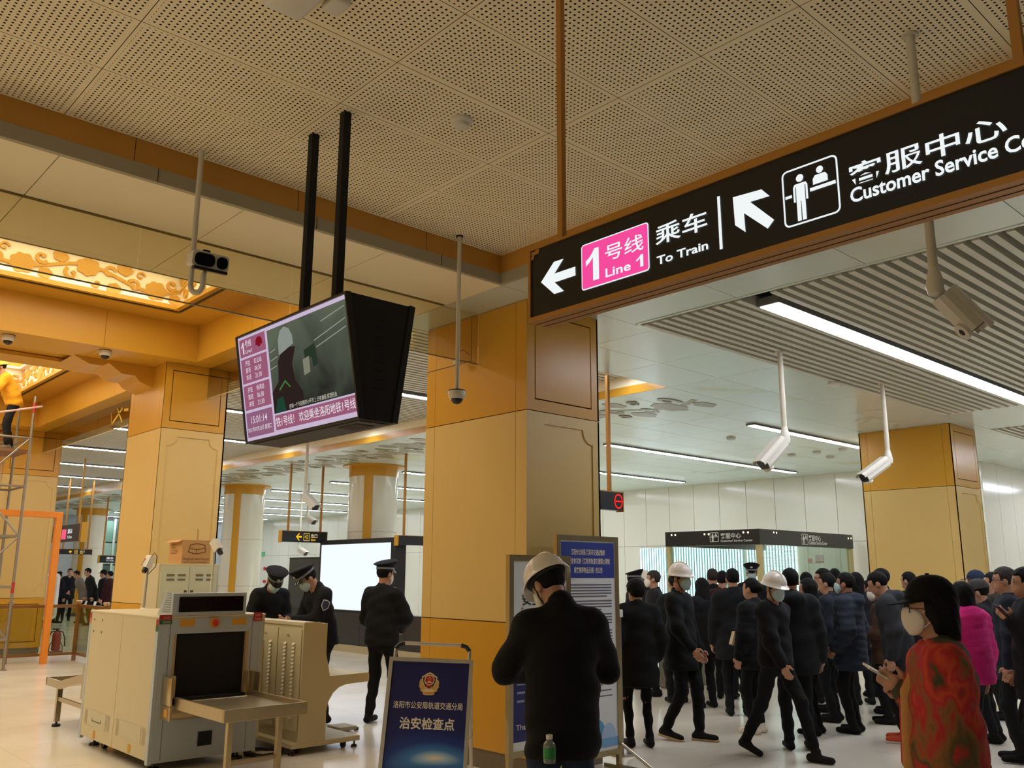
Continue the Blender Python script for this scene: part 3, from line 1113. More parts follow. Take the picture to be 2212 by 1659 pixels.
# stepped key ornament at the corner
SP.poly([suv(x, y) for x, y in ((1144, 543), (1144, 566), (1147, 563), (1153, 560), (1154, 551), (1163.5, 547), (1165, 536.5))], sign, GOLD_D, 'corner_ornament', 0.003)
SP.poly([suv(x, y) for x, y in ((1145.5, 544), (1145.5, 546.5), (1156.5, 542.5), (1156.5, 540))], sign, BLACK, 'ornament_slot', 0.0036)
SP.poly([suv(x, y) for x, y in ((1145.5, 553), (1145.5, 556), (1148.5, 555), (1148.5, 552))], sign, BLACK, 'ornament_slot', 0.0036)

# ================================================================ hanging double-sided display
tv = thing('hanging_display', 'double sided black information display hanging on two black posts', 'display', (2.462, 4.31, 2.36))
TY0, TY1 = 3.70, 4.935
side = [(2.375, 2.355), (2.262, 2.995), (2.665, 2.995), (2.575, 2.355)]
h = MB()
h.prism([(x, TY0 + 0.006, z) for x, z in side][::-1], (0, TY1 - TY0 - 0.012, 0))
h.build('housing', BLACKM, tv)
up = Vector((2.262 - 2.375, 0, 2.995 - 2.355))
TVH, TVW = up.length, TY1 - TY0
TP = Plane2D((2.372, TY1, 2.355), (0, -1, 0), up)
fr = MB()
for (a, b, c, d) in ((0, 0, TVW, 0.012), (0, TVH - 0.012, TVW, TVH), (0, 0.012, 0.012, TVH - 0.012), (TVW - 0.012, 0.012, TVW, TVH - 0.012)):
    fr.prism([TP(a, b, -0.02), TP(c, b, -0.02), TP(c, d, -0.02), TP(a, d, -0.02)], TP.n * 0.034)
fr.build('bezel', BLACK, tv)
up2 = Vector((2.665 - 2.575, 0, 0.64))
TP2 = Plane2D((2.578, TY0, 2.355), (0, 1, 0), up2)
fr = MB()
for (a, b, c, d) in ((0, 0, TVW, 0.012), (0, TVH - 0.012, TVW, TVH), (0, 0.012, 0.012, TVH - 0.012), (TVW - 0.012, 0.012, TVW, TVH - 0.012)):
    fr.prism([TP2(a, b, -0.02), TP2(c, b, -0.02), TP2(c, d, -0.02), TP2(a, d, -0.02)], TP2.n * 0.034)
fr.build('bezel', BLACK, tv)
for k in range(9):
    zz = 2.52 + 0.045 * k
    MB().box((2.44, TY0 + 0.002, zz), (2.50, TY0 + 0.008, zz + 0.006)).build('vent_slot', M('vent_dark', (4, 4, 4), rough=0.9), tv)
MB().box((2.39, TY0 + 0.05, 2.35), (2.56, TY1 - 0.05, 2.356)).build('bottom_panel', M('grey_grille', (70, 66, 60), rough=0.6), tv)
MB().box((2.42, TY0 + 0.12, 2.346), (2.53, TY0 + 0.30, 2.351)).build('speaker_grille', M('brown_grille', (60, 44, 40), rough=0.8), tv)
for yy in (4.528, 4.164):
    MB().box((2.452, yy - 0.024, 2.99), (2.5, yy + 0.024, ZP)).build('post', BLACKM, tv)
SCR_BG = EM('screen_lilac', (206, 188, 214), 0.8)
SCR_PK = EM('screen_pink', (176, 104, 134), 0.62)
SCR_PK2 = EM('screen_dusty_pink', (168, 112, 146), 0.6)
SCR_W = EM('screen_text', (232, 222, 232), 0.8)
DISP = GLASS('screen_gloss', (255, 255, 255), 0.0)


def tvr(a, b, c, d, mat, name, lift):
    return TP.rect(a * TVW, b * TVH, c * TVW, d * TVH, tv, mat, name, lift)


def tvt(s, a, b, c, d, mat=SCR_W, bold=0.004, lift=0.009):
    return TP.txt(s, a * TVW, b * TVH, c * TVW, d * TVH, tv, mat, bold, lift)


tvr(0.010, 0.02, 0.990, 0.98, SCR_BG, 'screen', 0.004)
for b, d, m in ((0.79, 0.955, SCR_PK), (0.545, 0.77, SCR_PK), (0.30, 0.525, SCR_PK), (0.05, 0.275, SCR_PK2)):
    tvr(0.025, b, 0.285, d, m, 'screen_tile', 0.006)
one(TP, tv, SCR_W, 0.045 * TVW, 0.815 * TVH, 0.072 * TVW, 0.925 * TVH, 0.009)
tvt('号线', 0.085, 0.87, 0.15, 0.935)
tvt('Line1', 0.085, 0.815, 0.15, 0.85)
RED = EM('logo_red', (150, 24, 40), 0.6)
for k in range(7):
    a = math.radians(-10 + 200 * k / 6)
    TP.disc((0.225 + 0.026 * math.cos(a)) * TVW, (0.875 + 0.04 * math.sin(a)) * TVH, 0.011, tv, RED, 'logo_petal', 0.009, 8)
TP.disc(0.225 * TVW, 0.872 * TVH, 0.024, tv, RED, 'logo_disc', 0.0085, 14)
for b, st in ((0.545, '红山站'), (0.30, '杨湾站')):
    tvt('开往', 0.07, b + 0.155, 0.12, b + 0.205)
    tvt(st, 0.16, b + 0.155, 0.235, b + 0.205)
    tvt('首班', 0.07, b + 0.09, 0.12, b + 0.14)
    tvt('06:30', 0.16, b + 0.09, 0.225, b + 0.135)
    tvt('末班', 0.07, b + 0.025, 0.12, b + 0.075)
    tvt('21:30', 0.16, b + 0.025, 0.225, b + 0.07)
tvt('15:01:14', 0.075, 0.17, 0.235, 0.235)
tvt('2021年03月23日 星期二', 0.035, 0.095, 0.275, 0.14)


def video_mat():
    m = bpy.data.materials.new('video_picture')
    m.use_nodes = True
    nt = m.node_tree
    nt.nodes.remove(nt.nodes['Principled BSDF'])
    tc = nt.nodes.new('ShaderNodeTexCoord')
    n = nt.nodes.new('ShaderNodeTexNoise')
    n.inputs['Scale'].default_value = 3.2
    n.inputs['Detail'].default_value = 4
    n.inputs['Distortion'].default_value = 0.8
    nt.links.new(tc.outputs['Object'], n.inputs['Vector'])
    sx_ = nt.nodes.new('ShaderNodeSeparateXYZ')
    nt.links.new(tc.outputs['Generated'], sx_.inputs[0])
    ad = nt.nodes.new('ShaderNodeMath')
    ad.operation = 'MULTIPLY_ADD'
    ad.inputs[1].default_value = 0.5
    nt.links.new(sx_.outputs['Z'], ad.inputs[0])
    mu = nt.nodes.new('ShaderNodeMath')
    mu.operation = 'MULTIPLY'
    mu.inputs[1].default_value = 0.75
    nt.links.new(n.outputs['Fac'], mu.inputs[0])
    nt.links.new(mu.outputs[0], ad.inputs[2])
    r = nt.nodes.new('ShaderNodeValToRGB')
    r.color_ramp.elements[0].position = 0.30
    r.color_ramp.elements[0].color = (*lin((40, 36, 34)), 1)
    r.color_ramp.elements[1].position = 0.92
    r.color_ramp.elements[1].color = (*lin((118, 128, 108)), 1)
    nt.links.new(ad.outputs[0], r.inputs[0])
    e = nt.nodes.new('ShaderNodeEmission')
    nt.links.new(r.outputs[0], e.inputs[0])
    e.inputs[1].default_value = 0.5
    nt.links.new(e.outputs[0], nt.nodes['Material Output'].inputs[0])
    return m


tvr(0.305, 0.205, 0.985, 0.945, video_mat(), 'video_picture', 0.006)
V = lambda a, b: ((0.305 + 0.68 * a) * TVW, (0.205 + 0.74 * b) * TVH)
TP.poly([V(0.0, 0.0), V(0.42, 0.0), V(0.40, 0.18), V(0.32, 0.32), V(0.30, 0.52), V(0.36, 0.70), V(0.20, 0.74), V(0.12, 0.60), V(0.10, 0.36), V(0.0, 0.25)], tv, EM('video_dark', (58, 44, 40), 0.5), 'video_shape', 0.0072)
TP.poly([V(0.14, 0.66), V(0.34, 0.74), V(0.335, 0.84), V(0.30, 0.93), V(0.24, 0.97), V(0.18, 0.94), V(0.145, 0.84)], tv, EM('video_helmet', (160, 170, 160), 0.6), 'video_shape', 0.008)
TP.poly([V(0.02, 0.0), V(0.17, 0.0), V(0.14, 0.18), V(0.06, 0.16)], tv, EM('video_green', (44, 84, 66), 0.5), 'video_shape', 0.008)
TP.poly([V(0.10, 0.27), V(0.19, 0.36), V(0.26, 0.26), V(0.24, 0.26), V(0.19, 0.33), V(0.11, 0.25)], tv, EM('video_lime', (80, 130, 66), 0.6), 'video_shape', 0.0085)
TP.poly([V(0.46, 0.62), V(0.60, 0.66), V(0.62, 0.42), V(0.56, 0.40), V(0.55, 0.52), V(0.47, 0.50)], tv, EM('video_panel', (44, 60, 44), 0.7), 'video_shape', 0.0075)
TP.poly([V(0.44, 0.34), V(0.52, 0.36), V(0.52, 0.54), V(0.44, 0.52)], tv, EM('video_notice', (150, 150, 130), 0.6), 'video_shape', 0.0085)
for a, b, c, d in ((0.70, 0.86, 0.98, 0.93), (0.60, 0.68, 0.98, 0.80), (0.62, 0.60, 0.98, 0.71), (0.02, 0.72, 0.10, 0.745), (0.02, 0.62, 0.12, 0.65), (0.0, 0.52, 0.10, 0.545)):
    TP.poly([V(a, b), V(c, d), V(c, d + 0.012), V(a, b + 0.012)], tv, EM('video_line', (168, 174, 160), 0.6), 'video_line', 0.0085)
tvt('在每一个不起眼的小环节上 日夜兼程 挥洒热血', 0.45, 0.215, 0.85, 0.255, EM('subtitle', (208, 206, 190), 0.8), 0.0, 0.0095)
tvr(0.305, 0.06, 0.985, 0.19, SCR_PK, 'ticker_band', 0.006)
tvt('铁1号线！ 欢迎乘坐洛阳地铁1号线', 0.315, 0.085, 0.98, 0.17, bold=0.008)

# ================================================================ cameras, detectors and other ceiling things
CAMW = M('camera_white', (216, 210, 196), rough=0.35, var=0.03)
POLEW = M('pole_white', (204, 196, 176), rough=0.4, var=0.04)
DOMEG = M('dark_dome', (30, 24, 22), rough=0.08, var=0.1)


def dome_camera(p, r, label, pole_top=None, group=None):
    p = Vector(p)
    t = thing('dome_camera', label, 'camera', p - Vector((0, 0, 1.6 * r)), group=group)
    if pole_top is not None:
        MB().tube([p + Vector((0, 0, 0.0)), (p.x, p.y, pole_top)], 0.017, 12).build('pole', POLEW, t, smooth=40)
        MB().lathe([(0.03, -0.008), (0.03, 0)], 14, (p.x, p.y, pole_top)).build('pole_flange', BLACK, t)
    MB().lathe([(r * 0.98, 0), (r * 0.98, -0.1 * r)], 24, p).build('mounting_plate', BLACK, t)
    MB().lathe([(r * 0.95, -0.1 * r), (r, -0.45 * r), (r * 0.92, -0.8 * r), (r * 0.72, -1.0 * r)], 24, p).build('housing', CAMW, t, smooth=40)
    MB().lathe([(r * 0.70 * math.cos(a), -0.95 * r - 0.66 * r * math.sin(a)) for a in [math.pi / 2 * k / 6 for k in range(7)]], 20, p).build('dome', DOMEG, t, smooth=60)
    return t


q = PZ(993, 510, 4.25)
dome_camera((q.x, q.y, 2.985), 0.068, 'white dome camera on a long pole in front of the gold column', ZP)
q = PX(988, 790, 5.08)
t = dome_camera((q.x, q.y, q.z + 0.05), 0.04, 'small dome camera dangling from a wire at the gold column')
MB().tube([(q.x, q.y, q.z + 0.05), (q.x, q.y + 0.02, q.z + 0.12), (q.x + 0.05, q.y - 0.02, q.z + 0.16), (5.18, q.y - 0.06, q.z + 0.11)], 0.003, 6).build('cable', BLACK, t)
for p, lb in (((2.468, 11.714), 'white dome camera under the gold beam nearer the coffer side'), ((3.583, 11.684), 'white dome camera under the gold beam nearer the bracket')):
    dome_camera((p[0], p[1], ZB), 0.075, lb)


def bullet_camera(label, top, joint_z, tip, size=1.0, group=None, lens_low=True):
    """camera housing on a ceiling pole; tip is the front end of the housing"""
    top = Vector(top)
    j = Vector((top.x, top.y, joint_z))
    t = thing('bullet_camera', label, 'camera', (top.x, top.y, joint_z - 0.2), group=group)
    MB().tube([top, (top.x, top.y, (top.z + j.z) / 2), j + Vector((0, 0, 0.06))], [0.022 * size] * 3, 12).build('pole', POLEW, t, smooth=40)
    MB().lathe([(0.04 * size, -0.012), (0.04 * size, 0)], 14, top).build('pole_flange', POLEW, t)
    d = (Vector(tip) - j).normalized()
    start = j + d * 0.05 * size
    L = (Vector(tip) - start).length
    knuckle = MB().lathe([(0.02 * size, 0.10 * size), (0.035 * size, 0.04 * size), (0.042 * size, 0), (0.035 * size, -0.04 * size), (0.01, -0.05 * size)], 14, j)
    knuckle.build('swivel_joint', CAMW, t, smooth=50)
    s_ = d.cross(Vector((0, 0, 1))).normalized()
    u_ = s_.cross(d)
    w, hh = 0.055 * size, 0.05 * size
    sec = [(-w, -hh * 0.55), (-w * 0.75, -hh), (w * 0.75, -hh), (w, -hh * 0.55), (w, hh * 0.6), (w * 0.6, hh), (-w * 0.6, hh), (-w, hh * 0.6)]
    MB().prism([start + s_ * a + u_ * b for a, b in sec], d * L).build('housing', CAMW, t)
    sh = [(-w * 1.12, hh * 0.3), (-w * 1.12, hh * 0.75), (-w * 0.7, hh * 1.18), (w * 0.7, hh * 1.18), (w * 1.12, hh * 0.75), (w * 1.12, hh * 0.3), (w * 1.04, hh * 0.3), (w * 1.04, hh * 0.7), (w * 0.62, hh * 1.08), (-w * 0.62, hh * 1.08), (-w * 1.04, hh * 0.7), (-w * 1.04, hh * 0.3)]
    MB().prism([start + s_ * a + u_ * b for a, b in sh], d * (L + 0.035 * size)).build('sunshield', CAMW, t)
    MB().prism([start + d * L + s_ * (a * 0.86) + u_ * (b * 0.86) for a, b in sec], d * 0.004).build('front_glass', BLACK, t)
    lp = start + d * (L * 0.90) - u_ * hh
    if lens_low:
        MB().lathe([(0.042 * size, 0), (0.042 * size, 0.018 * size)], 18, lp, -u_).build('sensor_ring', CAMW, t, smooth=40)
        MB().lathe([(0.018 * size, 0.018 * size), (0.012 * size, 0.022 * size)], 14, lp, -u_).build('sensor_eye', BLACK, t)
    return t


q = PZ(1965, 75, 4.25)
jz = 2.93
j = Vector((q.x, q.y, jz))
dep = (j - CAM).dot(_F)
bullet_camera('large white bullet camera hanging behind the wayfinding sign', q, jz, PD(2108, 706, dep - 0.05), 1.0)
q = PZ(1684, 757, 4.0)
dep = (Vector((q.x, q.y, 3.0)) - CAM).dot(_F)
bullet_camera('white bullet camera hanging from the slats between the booth and the gold column', (q.x, q.y, 3.99), 3.03, PD(1648, 1003, dep - 0.22), 1.35)
q = PZ(1905, 827, 4.0)
dep = (Vector((q.x, q.y, 3.0)) - CAM).dot(_F)
bullet_camera('white bullet camera hanging in front of the far gold column', (q.x, q.y, 3.99), 3.02, PD(1866, 1032, dep - 0.2), 1.25)
q = PZ(665, 950, 4.25)
dep = (Vector((q.x, q.y, 3.1)) - CAM).dot(_F)
bullet_camera('white bullet camera hanging on a long pole above the exit sign', (q.x, q.y, 4.25), 3.12, PD(682, 1096, dep - 0.3), 1.5, lens_low=False)
for px_, py_, z_, dd, lb in ((664, 1118, 2.86, 24.0, 'small white bullet camera just above the hanging exit sign'), (646, 1186, 2.1, 27.0, 'small white bullet camera below the hanging exit sign')):
    j = PD(px_, py_, dd)
    bullet_camera(lb, (j.x, j.y, 3.99), j.z, PD(px_ + 14, py_ + 10, dd - 0.2), 1.5, lens_low=False)

# binocular counting camera on a hooked pole
q = PZ(436, 325, 4.25)
bc = thing('counting_camera', 'white and black twin lens camera on a hooked pole', 'camera', (q.x, q.y, 3.26))
dirw = Vector((_r.x, _r.y, 0)).normalized()
pts = [(q.x, q.y, ZP), (q.x, q.y, 3.8), (q.x, q.y, 3.36)]
for k in range(1, 9):
    a = math.pi * k / 8
    pts.append(Vector((q.x, q.y, 3.345)) + dirw * (0.038 - 0.038 * math.cos(a)) + Vector((0, 0, -0.05 * math.sin(a))))
pts.append(Vector((q.x, q.y, 3.42)) + dirw * 0.077)
MB().tube(pts, 0.017, 12).build('pole', POLEW, bc, smooth=60)
hc = Vector((q.x, q.y, 3.50)) + dirw * 0.105
fwd = (Vector((CAM.x, CAM.y, 0)) - Vector((hc.x, hc.y, 0))).normalized()
fwd = (fwd + Vector((_r.x, _r.y, 0)) * 0.45 + Vector((0, 0, -0.25))).normalized()
sd = fwd.cross(Vector((0, 0, 1))).normalized()
up_ = sd.cross(fwd)
HP = Plane2D(hc + sd * 0.115 - up_ * 0.05 + fwd * 0.03, -sd, up_)
MB().prism([HP(a, b) for a, b in rrect(0.23, 0.10, 0.02, 3, 0.115, 0.05)], -HP.n * 0.10).build('housing', CAMW, bc)
HP.poly(rrect(0.125, 0.078, 0.03, 5, 0.075, 0.05), bc, M('lens_black', (8, 8, 10), rough=0.1), 'lens_window', 0.003, 0.006)
HP.poly(rrect(0.07, 0.075, 0.03, 5, 0.185, 0.05), bc, M('lens_black', (8, 8, 10), rough=0.1), 'lens_window', 0.003, 0.006)
MB().prism([HP(a, b, -0.02) for a, b in ((0.01, -0.018), (0.22, -0.018), (0.22, 0.0), (0.01, 0.0))], HP.n * 0.045).build('base_plate', BLACK, bc)
MB().prism([HP(a, b, -0.05) for a, b in ((0.07, 0.10), (0.11, 0.10), (0.11, 0.115), (0.07, 0.115))], HP.n * 0.03).build('top_knob', BLACK, bc)
MB().tube([Vector((q.x, q.y, 3.41)) + dirw * 0.077, HP(0.10, -0.015, -0.03)], 0.014, 8).build('tilt_bracket', STEEL, bc)

q = PZ(997, 258, 4.25)
sd_ = thing('smoke_detector', 'white round detector on the perforated ceiling panels', 'detector', (q.x, q.y, 4.19))
MB().lathe([(0.065, 4.25), (0.065, 4.235), (0.05, 4.22)], 24, (q.x, q.y, 0)).build('base', CAMW, sd_, smooth=40)
MB().lathe([(0.048, 4.222), (0.045, 4.20), (0.03, 4.19)], 20, (q.x, q.y, 0)).build('sensor_head', CAMW, sd_, smooth=40)
ap = thing('ceiling_box', 'white rounded device mounted on the perforated ceiling', 'ceiling device', (1.72, 3.36, 4.19))
MB().bevbox((1.60, 3.20, 4.19), (1.80, 3.50, 4.25), 0.025, seg=3).build('housing', CAMW, ap, smooth=40)
MB().bevbox((1.83, 3.23, 4.21), (1.93, 3.36, 4.25), 0.018, seg=3).build('side_module', CAMW, ap, smooth=40)
for px_, py_, lb in ((1940 - 140, 822, 'round white detector at the edge of the grey slats'),):
    q = PZ(1804, 824, 4.0)
    tag(MB().lathe([(0.09, 3.985), (0.09, 3.96), (0.05, 3.945)], 20, (q.x, q.y, 0)).build('ceiling_detector', CAMW, smooth=40), lb, 'detector')
for i, (px_, py_) in enumerate(((1579, 944), (1710, 981), (1764, 975), (1820, 969), (1793, 985))):
    q = PZ(px_, py_, 4.0)
    tag(MB().lathe([(0.08, 4.0), (0.08, 3.965), (0.06, 3.945)], 16, (q.x, q.y, 0)).build('ceiling_detector', M('grey_detector', (196, 198, 188), rough=0.5), smooth=40), 'small grey round fitting on the stained panel ceiling', 'detector', 'round fittings on the panel ceiling')


# ================================================================ small hanging signs
YEL = EM('sign_yellow', (246, 190, 30), 0.9)


def hanging_sign(label, x0, x1, y, z0, z1, poles, ztop, yaw=0, content='exit', group=None):
    t = thing('hanging_sign', label, 'sign', ((x0 + x1) / 2, y, z0), group=group)
    MB().box((x0, y, z0), (x1, y + 0.10, z1)).build('box', BLACK, t)
    MB().box((x0 - 0.03, y - 0.004, z0 - 0.015), (x0, y + 0.11, z1 + 0.01)).build('end_frame', GOLD, t)
    MB().box((x1, y - 0.004, z0 - 0.015), (x1 + 0.012, y + 0.11, z1 + 0.01)).build('end_frame', GOLD_D, t)
    MB().box((x0, y - 0.003, z1), (x1, y + 0.105, z1 + 0.012)).build('top_frame', GOLD_D, t)
    for p in poles:
        MB().box((p - 0.02, y + 0.03, z1), (p + 0.02, y + 0.07, ztop)).build('pole', GOLD_D, t)
    P = Plane2D((x0, y, z0), (1, 0, 0), (0, 0, 1))
    w, hh = x1 - x0, z1 - z0
    if content in ('exit', 'arrow'):
        a = 0.30 * w if content == 'exit' else 0.62 * w
        s = hh
        P.poly([(a, 0.5 * s), (a + 0.30 * s, 0.16 * s), (a + 0.42 * s, 0.16 * s), (a + 0.22 * s, 0.42 * s), (a + 0.62 * s, 0.42 * s), (a + 0.62 * s, 0.58 * s), (a + 0.22 * s, 0.58 * s), (a + 0.42 * s, 0.84 * s), (a + 0.30 * s, 0.84 * s)], t, YEL, 'arrow', 0.004)
    if content == 'exit':
        b = 0.47 * w
        P.ring(rrect(0.62 * s, 0.72 * s, 0.06 * s, 3, b + 0.31 * s, 0.5 * s), rrect(0.54 * s, 0.64 * s, 0.05 * s, 3, b + 0.31 * s, 0.5 * s), t, EM('sign_yellow_pale', (240, 214, 120), 0.9), 'icon_border', 0.004)
        P.poly([(b + 0.20 * s, 0.30 * s), (b + 0.46 * s, 0.30 * s), (b + 0.46 * s, 0.70 * s), (b + 0.20 * s, 0.70 * s), (b + 0.20 * s, 0.65 * s), (b + 0.41 * s, 0.65 * s), (b + 0.41 * s, 0.35 * s), (b + 0.20 * s, 0.35 * s)], t, YEL, 'icon_door', 0.004)
        P.poly([(b + 0.10 * s, 0.5 * s), (b + 0.20 * s, 0.41 * s), (b + 0.20 * s, 0.47 * s), (b + 0.34 * s, 0.47 * s), (b + 0.34 * s, 0.53 * s), (b + 0.20 * s, 0.53 * s), (b + 0.20 * s, 0.59 * s)], t, YEL, 'icon_arrow', 0.0045)
        P.txt('出口', 0.635 * w, 0.42 * s, 0.775 * w, 0.80 * s, t, EM('sign_cream', (236, 220, 170), 0.9), 0.01, 0.004)
        P.txt('Exit', 0.64 * w, 0.16 * s, 0.74 * w, 0.34 * s, t, YEL, 0.02, 0.004)
    if content == 'train':
        P.txt('乘车', 0.30 * w, 0.48 * hh, 0.62 * w, 0.80 * hh, t, SIGNW, 0.01, 0.004)
        P.txt('To Train', 0.30 * w, 0.22 * hh, 0.64 * w, 0.38 * hh, t, SIGNW, 0.01, 0.004)
    if content == 'stop':
        R = EM('led_red', (255, 40, 40), 1.3)
        P.ring([(0.86 * w + 0.36 * hh * math.cos(2 * math.pi * k / 24), 0.5 * hh + 0.42 * hh * math.sin(2 * math.pi * k / 24)) for k in range(24)], [(0.86 * w + 0.29 * hh * math.cos(2 * math.pi * k / 24), 0.5 * hh + 0.34 * hh * math.sin(2 * math.pi * k / 24)) for k in range(24)], t, R, 'stop_ring', 0.004)
        P.rect(0.86 * w - 0.27 * hh, 0.46 * hh, 0.86 * w + 0.27 * hh, 0.54 * hh, t, R, 'stop_bar', 0.004)
    return t


hanging_sign('black hanging exit sign with yellow arrow above the two officers', 9.50, 10.62, 17.8, 2.272, 2.508, (9.66, 10.47), 4.0)
a_, b_ = PY(861, 1157, 14.6), PY(930, 1177, 14.6)
hanging_sign('black hanging sign with yellow arrow partly behind the gold column', a_.x, a_.x + 1.12, 14.6, PY(861, 1177, 14.6).z, a_.z, (a_.x + 0.16,), 4.0, content='arrow')
a_, b_ = PY(127, 1186, 27), PY(198, 1198, 27)
hanging_sign('small black exit sign hanging before the distant round column', a_.x, b_.x, 27, b_.z, a_.z, (a_.x + 0.12, b_.x - 0.12), 4.25)
a_, b_ = PY(216, 1200, 30), PY(262, 1216, 30)
hanging_sign('distant black sign with white lettering beyond the small exit sign', a_.x, b_.x, 30, b_.z, a_.z, (a_.x + 0.1,), 4.25, content='train')
# red no-entry display behind the gold column
a_, b_ = PY(1272, 1058, 6.98), PY(1346, 1103, 6.98)
q = PZ(1318, 810, 4.0)
hanging_sign('black hanging display with a red no entry ring beside the gold column', a_.x, b_.x, 6.98, b_.z, a_.z, (PY(1323, 1060, 6.98).x,), 4.0, content='stop')
# wayfinding sign seen at an angle, along the far bay
p0, p1 = PX(122, 1152, 6.6), PX(172, 1152, 6.6)
zz0, zz1 = PX(172, 1168, 6.6).z, PX(172, 1131, 6.6).z
t = thing('hanging_sign', 'brown wayfinding sign with pink line badge hanging behind the orange frame', 'sign', (6.65, (p0.y + p1.y) / 2, zz0))
ya, yb = max(p0.y, p1.y) + 0.6, min(p0.y, p1.y)
MB().box((6.6, yb, zz0), (6.7, ya, zz1)).build('box', M('brown_sign_face', (74, 58, 36), rough=0.4), t)
MB().box((6.59, yb - 0.14, zz0 - 0.03), (6.72, yb, zz1 + 0.03)).build('end_frame', GOLD, t)
MB().box((6.63, yb + 0.3, zz1), (6.67, yb + 0.34, 4.25)).build('pole', GOLD, t)
P = Plane2D((6.6, ya, zz0), (0, -1, 0), (0, 0, 1))
w, hh = ya - yb, zz1 - zz0
P.rect(w - 1.35, 0.15 * hh, w - 1.0, 0.75 * hh, t, EM('badge_pink', (240, 96, 130), 0.9), 'line_badge', 0.004)
P.txt('乘车', w - 0.9, 0.45 * hh, w - 0.55, 0.75 * hh, t, SIGNW, 0.01, 0.004)
P.txt('To Train', w - 0.9, 0.18 * hh, w - 0.55, 0.34 * hh, t, SIGNW, 0.01, 0.004)

# ================================================================ x-ray baggage scanner
XR0, XR1, XY0, XY1, XZ0, XZ1 = 3.0, 3.945, 7.66, 9.40, 0.09, 1.24
xr = thing('baggage_scanner', 'cream and grey x-ray baggage scanner with black tunnel and roller table', 'scanner', ((XR0 + XR1) / 2, (XY0 + XY1) / 2, 0))
ysm = PX(267, 1325, XR0).y
MB().box((XR0 + 0.02, XY0 + 0.03, XZ0), (XR1 - 0.02, XY0 + 0.04, XZ1 - 0.02)).build('inner_front', BLACKM, xr)
MB().box((XR0 + 0.02, XY0 + 0.30, XZ0 + 0.0), (XR1 - 0.02, XY1 - 0.02, XZ1 - 0.03)).build('core', BLACKM, xr)
for a, b in ((XY0 + 0.055, ysm - 0.003), (ysm + 0.003, XY1 - 0.05)):
    MB().box((XR0, a, XZ0), (XR0 + 0.02, b, XZ1 - 0.02)).build('side_panel', CREAMMET, xr)
    MB().box((XR1 - 0.02, a, XZ0), (XR1, b, XZ1 - 0.02)).build('side_panel', CREAMMET, xr)
MB().bevbox((XR0 - 0.004, XY0 + 0.0, XZ1 - 0.022), (XR1 + 0.03, XY1, XZ1), 0.008).build('top_panel', CREAMMET, xr)
LG = M('pale_blue_grey_metal', (172, 182, 188), rough=0.4)
for a, b in ((XY0, XY0 + 0.055), (XY1 - 0.05, XY1)):
    for c in (XR0 - 0.002, XR1 - 0.03):
        MB().box((c, a, XZ0 - 0.03), (c + 0.032, b, XZ1 - 0.022)).build('corner_post', LG, xr)
MB().box((XR1, XY0 + 0.01, XZ0 + 0.08), (XR1 + 0.026, XY1 - 0.02, XZ1 - 0.02)).build('side_edge', CREAMMET, xr)
# front plate with the tunnel opening
tl, tr_, br_, bl = PY(375.5, 1370, XY0), PY(537, 1363, XY0), PY(528, 1492, XY0), PY(369, 1500, XY0)
ox0, ox1, oz0, oz1 = (tl.x + bl.x) / 2, (tr_.x + br_.x) / 2, (bl.z + br_.z) / 2 - 0.01, (tl.z + tr_.z) / 2
mb = MB()
mb.box((XR0 + 0.031, XY0, XZ0 - 0.02), (ox0, XY0 + 0.03, XZ1 - 0.022))
mb.box((ox1, XY0, XZ0 - 0.02), (XR1 - 0.031, XY0 + 0.03, XZ1 - 0.022))
mb.box((ox0, XY0, oz1), (ox1, XY0 + 0.03, XZ1 - 0.022))
mb.box((ox0, XY0, XZ0 - 0.02), (ox1, XY0 + 0.03, oz0 - 0.10))
mb.build('front_plate', GREYMET, xr)
for a_, b_ in ((ox0 - 0.004, ox0 + 0.018), (ox1 - 0.02, ox1 + 0.004)):
    MB().box((a_, XY0 - 0.002, oz0 - 0.08), (b_, XY0 + 0.30, oz1)).build('tunnel_lining', M('tan_lining', (176, 150, 108), rough=0.5), xr)
for k in range(9):
    w = (ox1 - ox0 - 0.04) / 9
    MB().box((ox0 + 0.02 + w * k + 0.001, XY0 + 0.10 + 0.008 * (k % 2), oz0 + 0.01), (ox0 + 0.02 + w * (k + 1) - 0.001, XY0 + 0.105 + 0.008 * (k % 2), oz1)).build('lead_curtain', BLACKM, xr)
MB().box((ox0 + 0.02, XY0 - 0.06, oz0 - 0.10), (ox1 - 0.02, XY1 + 0.1, oz0 - 0.01)).build('conveyor_belt', M('black_belt', (22, 22, 22), rough=0.6), xr)
seamz = [PY(250 + 0, 0, XY0)] if False else None
for xx in (XR0 + 0.10, XR1 - 0.10):
    MB().box((xx - 0.002, XY0 - 0.001, XZ0), (xx + 0.002, XY0 + 0.001, XZ1 - 0.03)).build('panel_joint', M('grey_joint', (86, 92, 100), rough=0.6), xr)
